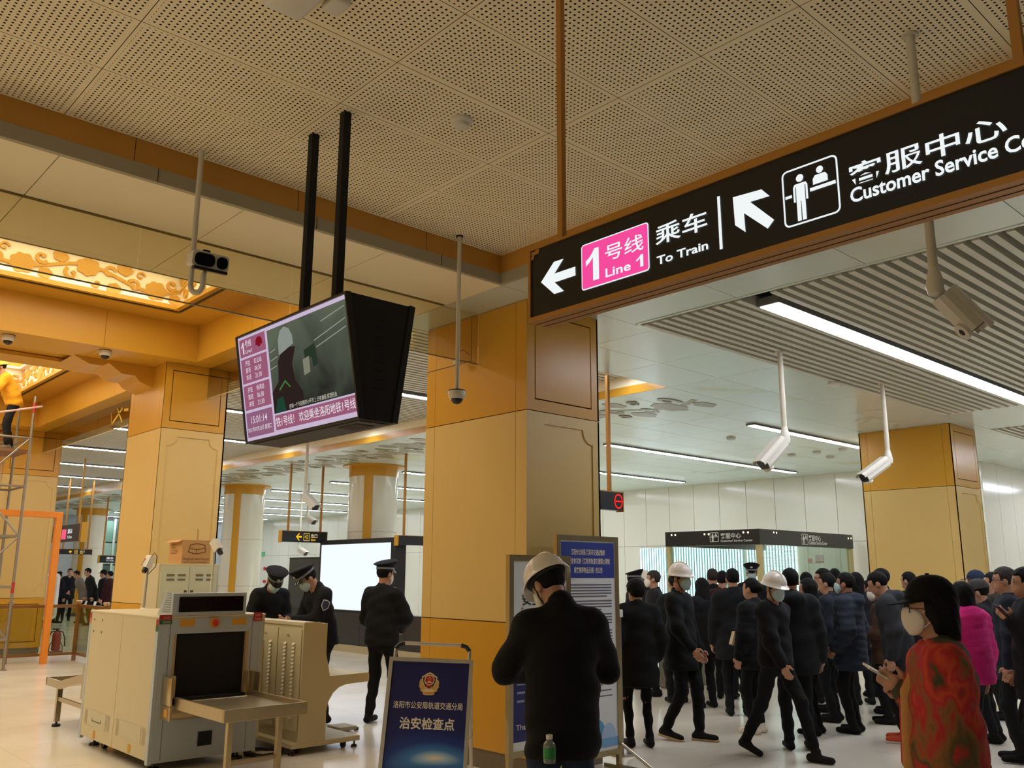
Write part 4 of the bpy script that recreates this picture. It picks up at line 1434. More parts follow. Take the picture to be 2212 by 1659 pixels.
# hood with display
hx0, hx1 = PY(375, 1300, XY0).x, PY(532, 1300, XY0).x
hz = PY(450, 1281, XY0).z
hood = MB()
hood.prism([(hx0 - 0.0, XY0 + 0.005, XZ1), (hx0, XY0 + 0.005, hz), (hx0, XY0 + 0.16, hz), (hx0, XY0 + 0.34, XZ1)], (hx1 - hx0, 0, 0))
hd = hood.build('display_hood', LG, xr)
MB().box((hx0 - 0.0, XY0, XZ1), (hx1, XY0 + 0.012, hz)).build('hood_front', GREYMET, xr)
MB().box((hx0 + 0.05, XY0 - 0.006, XZ1 + 0.03), (hx1 - 0.03, XY0 + 0.002, hz - 0.03)).build('led_display', M('dark_display', (22, 10, 10), rough=0.12), xr)
for k in range(9):
    zz = XZ1 + 0.03 + k * 0.019
    MB().box((hx0 - 0.003, XY0 + 0.05, zz), (hx0, XY0 + 0.24 - 0.012 * k, zz + 0.006)).build('vent_slot', M('vent_grey', (120, 126, 128)), xr)
# marks
FPp = Plane2D((XR0, XY0, 0), (1, 0, 0), (0, 0, 1))


def fp(px, py):
    p = PY(px, py, XY0)
    return (p.x - XR0, p.z)


def frect(x0, y0, x1, y1, mat, name, lift=0.002):
    a, b = fp(x0, y1), fp(x1, y0)
    return FPp.rect(a[0], a[1], b[0], b[1], xr, mat, name, lift)


REDL, GRNL = M('red_label', (168, 30, 34), rough=0.4), M('green_label', (30, 92, 52), rough=0.4)
LTX = M('label_text', (230, 180, 160), rough=0.5)
frect(344, 1328, 372, 1339, REDL, 'xray_label')
frect(344, 1339, 372, 1349, GRNL, 'power_label')
a, b = fp(353, 1337), fp(367, 1331)
FPp.txt('X-RAY', a[0], a[1], b[0], b[1], xr, LTX, 0, 0.004)
a, b = fp(351, 1347), fp(369, 1341)
FPp.txt('POWER', a[0], a[1], b[0], b[1], xr, LTX, 0, 0.004)
frect(547, 1322, 567, 1342, REDL, 'xray_label')
a, b = fp(551, 1331), fp(564, 1325)
FPp.txt('X-RAY', a[0], a[1], b[0], b[1], xr, LTX, 0, 0.004)
a, b = fp(551, 1340), fp(564, 1334)
FPp.txt('POWER', a[0], a[1], b[0], b[1], xr, LTX, 0, 0.004)
SL = Plane2D((XR0 - 0.002, XY0 + 0.055, 0), (0, -1, 0), (0, 0, 1))
SL.rect(0.0, 1.165, 0.055, 1.215, xr, REDL, 'xray_label', 0.001)
SL.rect(0.0, 1.115, 0.055, 1.165, xr, GRNL, 'power_label', 0.001)
SB = Plane2D((XR0 - 0.002, XY1, 0), (0, -1, 0), (0, 0, 1))
SB.rect(0.0, 1.165, 0.05, 1.215, xr, REDL, 'xray_label', 0.001)
SB.rect(0.0, 1.115, 0.05, 1.165, xr, M('orange_label', (214, 96, 60)), 'power_label', 0.001)
YST = M('yellow_sticker', (206, 148, 44), rough=0.6)
frect(388, 1337, 422, 1354, YST, 'sticker')
frect(500, 1334, 533, 1350, YST, 'sticker')
a, b = fp(450, 1334), fp(474, 1331)
FPp.txt('EMERGENCY', a[0], a[1], b[0], b[1], xr, M('dark_red_text', (120, 40, 40)), 0, 0.003)
c = PY(463.5, 1345, XY0)
MB().lathe([(0.042, 0), (0.042, 0.012)], 20, c, (0, -1, 0)).build('button_collar', M('yellow_ring', (222, 164, 40), rough=0.4), xr, smooth=40)
MB().lathe([(0.026, 0.012), (0.030, 0.03), (0.022, 0.036)], 18, c, (0, -1, 0)).build('emergency_button', M('red_button', (196, 48, 30), rough=0.35), xr, smooth=40)
frect(425, 1577, 458, 1612, M('black_vent', (14, 14, 14), rough=0.8), 'vent_panel', 0.006)
# side details
S2 = Plane2D((XR0, XY1, 0), (0, -1, 0), (0, 0, 1))
for u0 in (0.20, 0.42):
    pass
VENT = M('pale_vent', (196, 188, 160), rough=0.6)
for (ya, yb) in ((XY1 - 0.22, XY1 - 0.70), (ysm - 0.16, ysm - 0.66)):
    S2.rect(XY1 - ya, 0.20, XY1 - yb, 0.34, xr, VENT, 'vent_panel', 0.002)
    for k in range(4):
        for yq in (ya + 0.03 + 0.02 * k, yb - 0.03 - 0.02 * k):
            S2.rect(XY1 - yq - 0.004, 0.20, XY1 - yq + 0.004, 0.34, xr, VENT, 'vent_line', 0.002)
S2.poly([(0.34, 0.245), (0.58, 0.245), (0.58, 0.275), (0.57, 0.275), (0.57, 0.252), (0.35, 0.252), (0.35, 0.275), (0.34, 0.275)], xr, M('dark_mark', (70, 64, 52)), 'recessed_handle', 0.004)
for yq in (XY1 - 0.42, ysm - 0.42):
    S2.rect(XY1 - yq - 0.03, 0.10, XY1 - yq + 0.03, 0.17, xr, YST, 'sticker', 0.002)
for u, v in ((0.14, 1.155), (0.36, 1.155), (0.14, 1.045), (0.36, 1.045)):
    S2.disc(u, v, 0.012, xr, M('screw_dark', (90, 84, 70)), 'screw', 0.003, 8)
for xx, yy in ((XR0 + 0.12, XY1 - 0.38), (XR0 + 0.12, XY0 + 0.35), (XR1 - 0.12, XY0 + 0.22), (XR1 - 0.12, XY1 - 0.3)):
    MB().lathe([(0.045, -0.02), (0.045, 0.02)], 16, (xx, yy, 0.045), (1, 0, 0)).build('castor', BLACK, xr, smooth=40)
    MB().box((xx - 0.03, yy - 0.03, 0.05), (xx + 0.03, yy + 0.03, 0.10)).build('castor_fork', STEEL, xr)
for xx, yy in ((XR0 + 0.10, XY1 - 0.16), (XR0 + 0.10, XY0 + 0.12), (XR1 - 0.12, XY0 + 0.10)):
    MB().lathe([(0.05, 0), (0.045, 0.02), (0.012, 0.025), (0.012, 0.10)], 14, (xx, yy, 0)).build('levelling_foot', BLACK, xr, smooth=40)
# stainless guards at the mouth
SS = M('satin_steel', (190, 174, 140), rough=0.3, metal=0.85, var=0.06, scale=14)


def guard(x0, x1, y0, y1, z0, z1):
    MB().bevbox((x0, y0, z0), (x1, y1, z1), 0.006).build('steel_guard', SS, xr, smooth=40)


guard(ox0 - 0.075, ox0 - 0.055, XY0 - 0.20, XY0, oz0 - 0.05, oz0 + 0.17)
guard(ox0 - 0.075, ox0 + 0.04, XY0 - 0.012, XY0 + 0.0, oz0 - 0.05, oz0 + 0.17)
guard(ox1 + 0.03, ox1 + 0.05, XY0 - 0.20, XY0, oz0 - 0.05, oz0 + 0.17)
guard(ox1 - 0.02, ox1 + 0.05, XY0 - 0.012, XY0, oz0 - 0.05, oz0 + 0.17)
MB().lathe([(0.058, ox0 - 0.06), (0.058, ox1 + 0.03)], 20, (0, XY0 - 0.13, oz0 - 0.10), (1, 0, 0)).build('drive_roller', SS, xr, smooth=40) if False else None
MB().tube([(ox0 - 0.06, XY0 - 0.12, oz0 - 0.11), (ox1 + 0.03, XY0 - 0.12, oz0 - 0.11)], 0.06, 20).build('drive_roller', SS, xr, smooth=40)
MB().bevbox((ox0 - 0.07, XY0 - 0.19, oz0 - 0.17), (ox0 - 0.045, XY0, oz0 - 0.05), 0.01).build('roller_plate', SS, xr)
FPq = Plane2D((ox0 - 0.07, XY0 - 0.06, 0), (0, -1, 0), (0, 0, 1))
FPq.rect(0.02, oz0 - 0.14, 0.09, oz0 - 0.08, xr, YST, 'sticker', 0.002)

# feed table with raised rims, on four legs
TBZ = 0.565
tx0, tx1, ty0, ty1 = 3.125, 3.80, 6.57, XY0 - 0.17


def feed_table(label_part, x0, x1, y0, y1, z, legs):
    t = MB()
    t.box((x0, y0, z - 0.012), (x1, y1, z))
    t.build('table_plate', SS, xr)
    for (a, b) in (((x0 - 0.012, y0), (x0 + 0.012, y1)), ((x1 - 0.012, y0), (x1 + 0.012, y1)), ((x0 - 0.012, y0 - 0.012), (x1 + 0.012, y0 + 0.012))):
        MB().bevbox((a[0], a[1], z - 0.06), (b[0], b[1], z + 0.035), 0.004).build('table_rim', SS, xr)
    for lx, ly in legs:
        MB().bevbox((lx - 0.022, ly - 0.022, 0.03), (lx + 0.022, ly + 0.022, z - 0.01), 0.004).build('table_leg', SS, xr)
        MB().lathe([(0.032, 0), (0.028, 0.02), (0.01, 0.03)], 12, (lx, ly, 0)).build('foot_pad', BLACK, xr)
    for i in range(0, len(legs) - 1, 2):
        (ax, ay), (bx, by) = legs[i], legs[i + 1]
        MB().tube([(ax, ay, 0.2), (bx, by, 0.2)], 0.016, 8).build('cross_bar', SS, xr)


feed_table('', tx0, tx1, ty0, ty1, TBZ, [(tx0 + 0.09, ty0 + 0.10), (tx1 - 0.17, ty0 + 0.10)])
MB().tube([(tx0 + 0.1, ty1 - 0.1, TBZ + 0.004), (tx1 - 0.1, ty1 - 0.1, TBZ + 0.004)], 0.006, 6).build('roller_gap', STEEL, xr)
# outfeed side behind the machine
MB().bevbox((ox0 - 0.10, XY1, oz0 - 0.20), (ox0 - 0.07, XY1 + 0.20, oz0 + 0.14), 0.006).build('steel_guard', SS, xr)
ezz = oz0 - 0.10
o_ = MB()
o_.prism([(ox0 - 0.05, XY1 + 0.15, oz0 - 0.03), (ox0 - 0.05, XY1 + 0.95, ezz - 0.08), (ox0 - 0.05, XY1 + 1.45, ezz - 0.08), (ox0 - 0.05, XY1 + 1.45, ezz - 0.0), (ox0 - 0.05, XY1 + 0.98, ezz - 0.0), (ox0 - 0.05, XY1 + 0.15, oz0 + 0.05)][::-1], (-0.02, 0, 0))
o_.prism([(ox1 + 0.05, XY1 + 0.15, oz0 - 0.03), (ox1 + 0.05, XY1 + 0.95, ezz - 0.08), (ox1 + 0.05, XY1 + 1.45, ezz - 0.08), (ox1 + 0.05, XY1 + 1.45, ezz), (ox1 + 0.05, XY1 + 0.98, ezz), (ox1 + 0.05, XY1 + 0.15, oz0 + 0.05)], (0.02, 0, 0))
o_.box((ox0 - 0.07, XY1 + 1.43, ezz - 0.08), (ox1 + 0.07, XY1 + 1.45, ezz))
o_.build('outfeed_rim', SS, xr)
MB().prism([(ox0 - 0.04, XY1 + 0.1, oz0 - 0.01), (ox0 - 0.04, XY1 + 0.95, ezz - 0.05), (ox0 - 0.04, XY1 + 1.43, ezz - 0.05), (ox0 - 0.04, XY1 + 1.43, ezz - 0.06), (ox0 - 0.04, XY1 + 0.95, ezz - 0.06), (ox0 - 0.04, XY1 + 0.1, oz0 - 0.02)][::-1], (ox1 - ox0 + 0.08, 0, 0)).build('outfeed_plate', SS, xr)
for xx in (ox0 + 0.0, ox1 - 0.0):
    MB().box((xx - 0.025, XY1 + 1.16, 0.05), (xx + 0.025, XY1 + 1.21, ezz - 0.06)).build('table_leg', SS, xr)
    MB().lathe([(0.045, 0), (0.04, 0.025), (0.012, 0.03), (0.012, 0.06)], 12, (xx, XY1 + 1.185, 0)).build('foot_pad', BLACK, xr)
    MB().box((xx - 0.015, XY1 + 0.1, 0.26), (xx + 0.015, XY1 + 1.17, 0.30)).build('cross_bar', SS, xr)

# ---- cameras on stands on the scanner
cs = PY(310, 1318, 9.32)
b1 = thing('pole_camera', 'white box camera with loose cables on a thin pole at the back of the scanner', 'camera', (cs.x, 9.32, XZ1))
zc = PY(322, 1215, 9.32).z
MB().tube([(cs.x, 9.32, XZ1), (cs.x + 0.01, 9.32, zc - 0.03)], [0.012, 0.009], 10).build('pole', STEEL, b1, smooth=40)
MB().lathe([(0.035, 0), (0.03, 0.012)], 14, (cs.x, 9.32, XZ1)).build('base', WHITEPL, b1)
bd = Vector((-0.25, -0.1, -0.55)).normalized()
c0 = Vector((cs.x + 0.03, 9.32, zc + 0.06))


def box_camera(parent, c0, d, L, w, lens):
    s_ = d.cross(Vector((0, 0, 1))).normalized()
    u_ = s_.cross(d)
    MB().prism([c0 + s_ * a + u_ * b for a, b in ((-w, -w), (w, -w), (w, w), (-w, w))], d * L).build('housing', CAMW, parent)
    MB().lathe([(w * 0.75, L), (w * 0.8, L + lens * 0.6), (w * 0.65, L + lens)], 16, c0, d).build('lens', BLACK, parent, smooth=40)


box_camera(b1, c0, bd, 0.13, 0.034, 0.05)
MB().tube([c0, c0 + Vector((0.03, 0, 0.04)), c0 + Vector((0.06, 0, 0.0)), c0 + Vector((0.055, 0, -0.10)), (cs.x + 0.012, 9.32, zc - 0.12)], 0.004, 6).build('cable', BLACK, b1)
MB().tube([c0 + bd * 0.12, c0 + bd * 0.10 + Vector((-0.06, 0, 0.0)), c0 + bd * 0.02 + Vector((-0.05, 0, 0))], 0.004, 6).build('cable', M('red_cable', (150, 60, 50)), b1)
cs = PY(455, 1290, 8.5)
b2 = thing('pole_camera', 'white box camera with black lens on a pole behind the scanner hood', 'camera', (cs.x, 8.5, XZ1))
zc = PY(458, 1185, 8.5).z
MB().tube([(cs.x, 8.5, XZ1), (cs.x, 8.5, zc)], [0.013, 0.011], 10).build('pole', POLEW, b2, smooth=40)
MB().lathe([(0.035, 0), (0.03, 0.012)], 14, (cs.x, 8.5, XZ1)).build('base', WHITEPL, b2)
d2 = Vector((0.12, -0.35, -0.42)).normalized()
box_camera(b2, Vector((cs.x - 0.01, 8.5, zc + 0.075)), d2, 0.12, 0.034, 0.05)

# ================================================================ operator console
cons = thing('operator_console', 'cream metal operator console with louvred doors and projecting desk', 'console', (4.56, 8.1, 0))
CY0, CY1 = 7.50, 8.90
prof = [(4.28, 0.105), (4.555, 0.105), (4.555, 0.36), (4.575, 0.44), (4.62, 0.51), (4.68, 0.555), (4.76, 0.578), (5.0, 0.585), (5.012, 0.60), (5.012, 0.655), (5.0, 0.668), (4.578, 0.662), (4.462, 1.145), (4.448, 1.156), (4.29, 1.156), (4.28, 1.146)]
MB().prism([(x, CY0, z) for x, z in prof], (0, 0.02, 0)).build('side_cheek', CREAMMET, cons)
MB().prism([(x, CY1 - 0.02, z) for x, z in prof], (0, 0.02, 0)).build('side_cheek', CREAMMET, cons)
MB().box((4.30, CY0 + 0.02, 0.105), (4.54, CY1 - 0.02, 1.14)).build('cabinet_body', CREAMMET, cons)
MB().box((4.283, CY0 + 0.02, 1.125), (4.45, CY1 - 0.02, 1.152)).build('top_panel', CREAMMET, cons)
MB().box((4.55, CY0 + 0.02, 0.60), (5.0, CY1 - 0.02, 0.66)).build('desk_top', CREAMMET, cons)
MB().bevbox((4.215, CY0 - 0.0, 0.06), (4.935, CY1, 0.105), 0.006).build('base_frame', CREAMMET, cons)
lv = MB()
lv.add([(0, -0.024, 0.022), (0, 0.024, 0.022), (-0.016, 0.024, 0.002), (-0.016, -0.024, 0.002), (0, -0.024, 0.0), (0, 0.024, 0.0)], [(0, 3, 2, 1), (3, 4, 5, 2), (0, 4, 3), (1, 2, 5)])
lvm = bpy.data.meshes.new('louvre')
lvm.from_pydata(lv.v, [], lv.f)
lvm.materials.append(CREAMMET)
for k in range(3):
    ya, yb = CY0 + 0.03 + 0.45 * k, CY0 + 0.03 + 0.45 * k + 0.435
    d_ = MB().box((4.276, ya, 0.20), (4.30, yb, 1.09)).build('door', CREAMMET, cons)
    MB().lathe([(0.012, 0), (0.012, 0.012)], 10, (4.276, (ya + yb) / 2 + 0.02, 1.03), (-1, 0, 0)).build('lock', STEEL, d_)
    for dy in (0.13, 0.29):
        for n in range(20):
            if 11 <= n <= 13 and False:
                continue
            o = bpy.data.objects.new('louvre', lvm)
            col.objects.link(o)
            o.parent = d_
            o.location = world_of(d_).inverted() @ Vector((4.276, ya + dy, 0.30 + 0.034 * n))
for xx, yy in ((4.33, CY0 + 0.10), (4.80, CY0 + 0.08), (4.33, CY1 - 0.1), (4.80, CY1 - 0.1)):
    MB().lathe([(0.032, -0.014), (0.032, 0.014)], 14, (xx, yy, 0.032), (1, 0, 0)).build('castor', BLACK, cons, smooth=40)
    MB().box((xx - 0.018, yy - 0.02, 0.035), (xx + 0.018, yy + 0.02, 0.065)).build('castor_fork', M('dark_fork', (90, 74, 48), metal=0.5), cons)
for xx, yy in ((4.91, CY0 + 0.06), (4.25, CY0 + 0.06)):
    MB().lathe([(0.03, 0), (0.025, 0.018), (0.008, 0.024), (0.008, 0.065)], 12, (xx, yy, 0)).build('levelling_foot', BLACK, cons)
# cable coil and loose pedal on the floor
cc = MB()
pts = []
for k in range(60):
    a = 2 * math.pi * k / 20
    r = 0.15 + 0.02 * math.sin(k * 1.7)
    pts.append((4.10 + r * math.cos(a), 7.78 + 1.2 * r * math.sin(a), 0.013 + 0.006 * (k // 20)))
tag(cc.tube(pts, 0.011, 8).build('cable_coil', BLACK, smooth=60), 'black cable coiled on the floor between the scanner and console', 'cable')
pd_ = PZ(735, 1572, 0.02)
pedal = thing('floor_bracket', 'grey metal bracket lying on the floor behind the console foot', 'bracket', (pd_.x, pd_.y, 0))
MB().bevbox((pd_.x - 0.11, pd_.y - 0.16, 0.012), (pd_.x + 0.10, pd_.y + 0.08, 0.05), 0.006).build('plate', M('pewter', (150, 140, 112), rough=0.5, metal=0.3), pedal)
MB().tube([(pd_.x - 0.1, pd_.y - 0.05, 0.02), (pd_.x - 0.30, pd_.y + 0.02, 0.02)], 0.018, 8).build('arm', M('pewter_dark', (90, 82, 64), rough=0.5), pedal)
MB().lathe([(0.025, 0), (0.025, 0.03)], 10, (pd_.x + 0.12, pd_.y - 0.12, 0)).build('foot', BLACK, pedal)

# ================================================================ metal cabinet and cardboard box
kx0, kx1, ky0, ky1, kz = 3.985, 4.70, 10.30, 10.78, 1.70
GREENM = M('pale_green_metal', (206, 206, 172), rough=0.42)
kab = thing('metal_cabinet', 'pale green two door metal cabinet against the gold column', 'cabinet', ((kx0 + kx1) / 2, (ky0 + ky1) / 2, 0))
MB().bevbox((kx0, ky0 + 0.015, 0), (kx1, ky1, kz), 0.006).build('body', CREAMMET, kab)
xm = (kx0 + kx1) / 2
for i, (a, b) in enumerate(((kx0 + 0.02, xm - 0.003), (xm + 0.003, kx1 - 0.02))):
    d_ = MB().box((a, ky0, 0.06), (b, ky0 + 0.018, kz - 0.03)).build('door', GREENM, kab)
    for r_ in range(2):
        for c in range(2):
            xx = a + 0.07 + 0.13 * c
            MB().box((xx, ky0 - 0.003, kz - 0.14 - 0.05 * r_), (xx + 0.09, ky0 + 0.002, kz - 0.115 - 0.05 * r_)).build('vent_slots', M('vent_green_dark', (120, 116, 90)), d_)
    hx = b - 0.05 if i == 0 else a + 0.02
    MB().box((hx, ky0 - 0.006, 1.27), (hx + 0.03, ky0 + 0.002, 1.40)).build('handle', M('dark_handle', (60, 52, 40), rough=0.4), d_)
    MB().box((hx + 0.006, ky0 - 0.012, 1.33), (hx + 0.024, ky0 - 0.004, 1.385)).build('latch', STEEL, d_)
CARD = M('cardboard', (198, 150, 92), rough=0.8, var=0.08)
CARDP = M('cardboard_print', (132, 92, 52), rough=0.8)
bx0, bx1, by0, by1 = PY(393, 1190, 10.34).x, PY(455, 1190, 10.34).x, 10.34, 10.72
bz0, bz1 = kz, PY(393, 1166, 10.34).z
cb = thing('cardboard_box', 'brown cardboard box printed Dangerous Liquid Detector on the metal cabinet', 'box', ((bx0 + bx1) / 2, (by0 + by1) / 2, bz0))
MB().box((bx0, by0, bz0), (bx1, by1, bz1)).build('carton', CARD, cb)
fx0 = PY(428, 1140, 10.7).x
MB().box((fx0, by1 - 0.004, bz1), (bx1, by1, bz1 + 0.15)).build('flap', CARD, cb)
MB().prism([(bx0, by0, bz1), (bx0 - 0.05, by0, bz1 - 0.03), (bx0 - 0.05, by1, bz1 - 0.03), (bx0, by1, bz1)], (0, 0, 0.004)).build('flap', CARD, cb)
BP = Plane2D((bx0, by0, bz0), (1, 0, 0), (0, 0, 1))
bw, bh = bx1 - bx0, bz1 - bz0
BP.txt('Dangerous Liquid Detector', 0.06 * bw, 0.14 * bh, 0.97 * bw, 0.27 * bh, cb, CARDP, 0.005, 0.002)
BP.rect(0.06 * bw, 0.07 * bh, 0.9 * bw, 0.095 * bh, cb, CARDP, 'print_line', 0.002)
dev = [(0.22, 0.50), (0.50, 0.42), (0.82, 0.52), (0.78, 0.80), (0.50, 0.86), (0.28, 0.80), (0.22, 0.50)]
for i in range(len(dev) - 1):
    (a, b), (c, d) = dev[i], dev[i + 1]
    n = Vector((-(d - b), c - a)).normalized() * 0.006
    BP.poly([(a * bw + n.x, b * bh + n.y), (a * bw - n.x, b * bh - n.y), (c * bw - n.x, d * bh - n.y), (c * bw + n.x, d * bh + n.y)][::-1], cb, CARDP, 'print_outline', 0.002)
for (a, b), (c, d) in (((0.28, 0.66), (0.50, 0.60)), ((0.50, 0.60), (0.79, 0.68)), ((0.50, 0.42), (0.50, 0.60))):
    n = Vector((-(d - b), c - a)).normalized() * 0.005
    BP.poly([(a * bw + n.x, b * bh + n.y), (a * bw - n.x, b * bh - n.y), (c * bw - n.x, d * bh - n.y), (c * bw + n.x, d * bh + n.y)][::-1], cb, CARDP, 'print_outline', 0.002)
BS = Plane2D((bx0, by1, bz0), (0, -1, 0), (0, 0, 1))
for k in range(9):
    BS.rect(0.06, 0.10 + 0.018 * k + 0.02, 0.06 + 0.22 * (0.8 + 0.2 * math.sin(k)), 0.106 + 0.018 * k + 0.02, cb, CARDP, 'print_line', 0.002)

# ================================================================ A-frame police notice
def poster_blue():
    """printed picture: night blue with stars and a glow over a planet edge at the foot"""
    m = bpy.data.materials.new('poster_night_blue')
    m.use_nodes = True
    nt = m.node_tree
    b = nt.nodes['Principled BSDF']
    b.inputs['Roughness'].default_value = 0.35
    tc = nt.nodes.new('ShaderNodeTexCoord')
    s_ = nt.nodes.new('ShaderNodeSeparateXYZ')
    nt.links.new(tc.outputs['Generated'], s_.inputs[0])

    def mth(op, a, v, c=None):
        n = nt.nodes.new('ShaderNodeMath')
        n.operation = op
        for k, q in enumerate((a, v, c)):
            if q is None:
                continue
            if isinstance(q, (int, float)):
                n.inputs[k].default_value = q
            else:
                nt.links.new(q, n.inputs[k])
        return n.outputs[0]
    u = mth('SUBTRACT', s_.outputs['X'], 0.52)
    v = mth('SUBTRACT', s_.outputs['Z'], mth('MULTIPLY_ADD', mth('MULTIPLY', u, u), -0.36, 0.30))
    d = mth('SQRT', mth('ADD', mth('MULTIPLY', mth('MULTIPLY', u, u), 0.55), mth('MULTIPLY', mth('MULTIPLY', v, v), 9.0)), None)
    r = nt.nodes.new('ShaderNodeValToRGB')
    cr = r.color_ramp
    cr.elements[0].position, cr.elements[0].color = 0.02, (*lin((240, 226, 206)), 1)
    cr.elements[1].position, cr.elements[1].color = 0.95, (*lin((24, 28, 92)), 1)
    for p_, c_ in ((0.07, (176, 206, 226)), (0.16, (66, 128, 196)), (0.34, (30, 56, 138)), (0.6, (24, 34, 104))):
        cr.elements.new(p_).color = (*lin(c_), 1)
    nt.links.new(d, r.inputs[0])
    vo = nt.nodes.new('ShaderNodeTexVoronoi')
    vo.inputs['Scale'].default_value = 16
    nt.links.new(tc.outputs['Object'], vo.inputs['Vector'])
    st = mth('LESS_THAN', vo.outputs['Distance'], 0.035)
    mx = nt.nodes.new('ShaderNodeMix')
    mx.data_type = 'RGBA'
    nt.links.new(mth('MULTIPLY', st, 0.5), mx.inputs['Factor'])
    nt.links.new(r.outputs[0], mx.inputs['A'])
    mx.inputs['B'].default_value = (0.6, 0.65, 0.8, 1)
    nt.links.new(mx.outputs['Result'], b.inputs['Base Color'])
    return m


AD = 6.5
tlp, trp, blp, brp = PD(842, 1424, 6.62), PD(1023, 1422, 6.62), PD(817, 1658, 6.25), PD(1009, 1658, 6.25)
rt = (trp - tlp).normalized()
upv = ((tlp + trp) / 2 - (blp + brp) / 2).normalized()
rt = (rt - upv * rt.dot(upv)).normalized()
wid = (trp - tlp).length
ctr = (tlp + trp) / 2
k_ = (ctr.z - 0.02) / upv.z
base = ctr - upv * k_
BLU = poster_blue()
ALU = M('aluminium', (206, 200, 190), rough=0.3, metal=0.7)
af = thing('aframe_sign', 'blue police checkpoint notice on an aluminium A-frame stand', 'sign board', (base.x, base.y, 0))
AP = Plane2D(base - rt * wid / 2, rt, upv)
hh = k_
AP.rect(0.02, 0.03, wid - 0.02, hh - 0.02, af, BLU, 'poster', 0.0)
fr = MB()
for (a, b, c, d) in ((0, 0, wid, 0.028), (0, hh - 0.028, wid, hh), (0, 0.028, 0.028, hh - 0.028), (wid - 0.028, 0.028, wid, hh - 0.028)):
    fr.prism([AP(a, b, -0.012), AP(c, b, -0.012), AP(c, d, -0.012), AP(a, d, -0.012)], AP.n * 0.028)
fr.build('frame', ALU, af)
MB().prism([AP(0.01, 0.01, -0.012), AP(wid - 0.01, 0.01, -0.012), AP(wid - 0.01, hh - 0.01, -0.012), AP(0.01, hh - 0.01, -0.012)], AP.n * 0.006).build('back_board', M('grey_board', (150, 150, 150)), af)
hb = [AP(0.035, hh - 0.02, -0.02), AP(0.035, hh + 0.07, -0.02), AP(0.06, hh + 0.10, -0.02), AP(0.10, hh + 0.112, -0.02)]
ht = [AP(wid - 0.10, hh + 0.112, -0.02), AP(wid - 0.06, hh + 0.10, -0.02), AP(wid - 0.035, hh + 0.07, -0.02), AP(wid - 0.035, hh - 0.02, -0.02)]
MB().tube([hb[3], ht[0]], 0.013, 12).build('handle_bar', ALU, af, smooth=40)
MB().tube(hb[1:], 0.0165, 12).build('handle_corner', BLACK, af, smooth=60)
MB().tube(ht[:3], 0.0165, 12).build('handle_corner', BLACK, af, smooth=60)
MB().tube(hb[:2], 0.013, 12).build('handle_post', ALU, af, smooth=40)
MB().tube(ht[2:], 0.013, 12).build('handle_post', ALU, af, smooth=40)
hn = Vector((-AP.n.x, -AP.n.y, 0)).normalized()
for u in (0.02, wid - 0.02):
    tp = AP(u, hh - 0.06, -0.02)
    ft = Vector((tp.x, tp.y, 0.01)) + hn * 0.36
    MB().tube([tp, ft], 0.014, 10).build('back_leg', ALU, af, smooth=40)
    MB().tube([AP(u, hh * 0.42, -0.015), (tp + ft) / 2 + Vector((0, 0, -0.06))], 0.004, 6).build('stay', STEEL, af)
PW = M('poster_white', (236, 226, 208), rough=0.4)
# positions inside the poster as fractions of the photographed board
vtop = hh
sv = lambda py: hh - (py - 1424) / (1658 - 1424) * ((ctr - (blp + brp) / 2).length)
su = lambda px, py: (px - (842 + (817 - 842) * (py - 1424) / 234)) / (181 + 11 * (py - 1424) / 234) * wid
AP.txt('洛阳市公安局轨道交通分局', su(848, 1535), sv(1536), su(999, 1535), sv(1520), af, PW, 0.010, 0.003)
AP.txt('治安检查点', su(861, 1580), sv(1580), su(981, 1580), sv(1554), af, PW, 0.022, 0.003)
GLD, GLD2, RDM = M('badge_gold', (222, 176, 92), rough=0.4), M('badge_pale_gold', (236, 208, 156), rough=0.4), M('badge_red', (196, 34, 40), rough=0.4)
NVY = M('badge_navy', (24, 34, 70), rough=0.4)
bc_u, bc_v, bs_ = su(927, 1480), sv(1480), 0.082


def bp_(pts, s=1.0, dy=0.0):
    return [(bc_u + x * bs_ * s, bc_v + (y + dy) * bs_ * s) for x, y in pts]


wre = [(-0.55, -0.92), (-0.30, -1.0), (0.30, -1.0), (0.55, -0.92), (0.50, -0.80), (0.78, -0.60), (0.74, -0.50), (0.92, -0.25), (0.86, -0.15), (0.90, 0.12), (0.78, 0.38), (0.5, 0.3), (-0.5, 0.3), (-0.78, 0.38), (-0.90, 0.12), (-0.86, -0.15), (-0.92, -0.25), (-0.74, -0.50), (-0.78, -0.60), (-0.50, -0.80)]
AP.poly(bp_(wre), af, GLD, 'badge_wreath', 0.002)
shield = [(0.0, -0.55), (0.45, -0.25), (0.66, 0.20), (0.70, 0.62), (0.52, 0.68), (0.30, 0.86), (0.0, 1.0), (-0.30, 0.86), (-0.52, 0.68), (-0.70, 0.62), (-0.66, 0.20), (-0.45, -0.25)]
AP.poly(bp_(shield), af, GLD2, 'badge_rim', 0.0026)
AP.poly(bp_(shield, 0.85), af, NVY, 'badge_shield', 0.0032)
AP.disc(bc_u, bc_v + 0.30 * bs_, 0.47 * bs_, af, GLD2, 'badge_ring', 0.0038, 20)
AP.disc(bc_u, bc_v + 0.30 * bs_, 0.38 * bs_, af, RDM, 'badge_disc', 0.0044, 20)
for x, y, r in ((0.0, 0.52, 0.09), (-0.16, 0.40, 0.045), (0.16, 0.40, 0.045), (-0.10, 0.33, 0.04), (0.10, 0.33, 0.04)):
    AP.disc(bc_u + x * bs_, bc_v + y * bs_, r * bs_, af, GLD, 'badge_star', 0.005, 5)
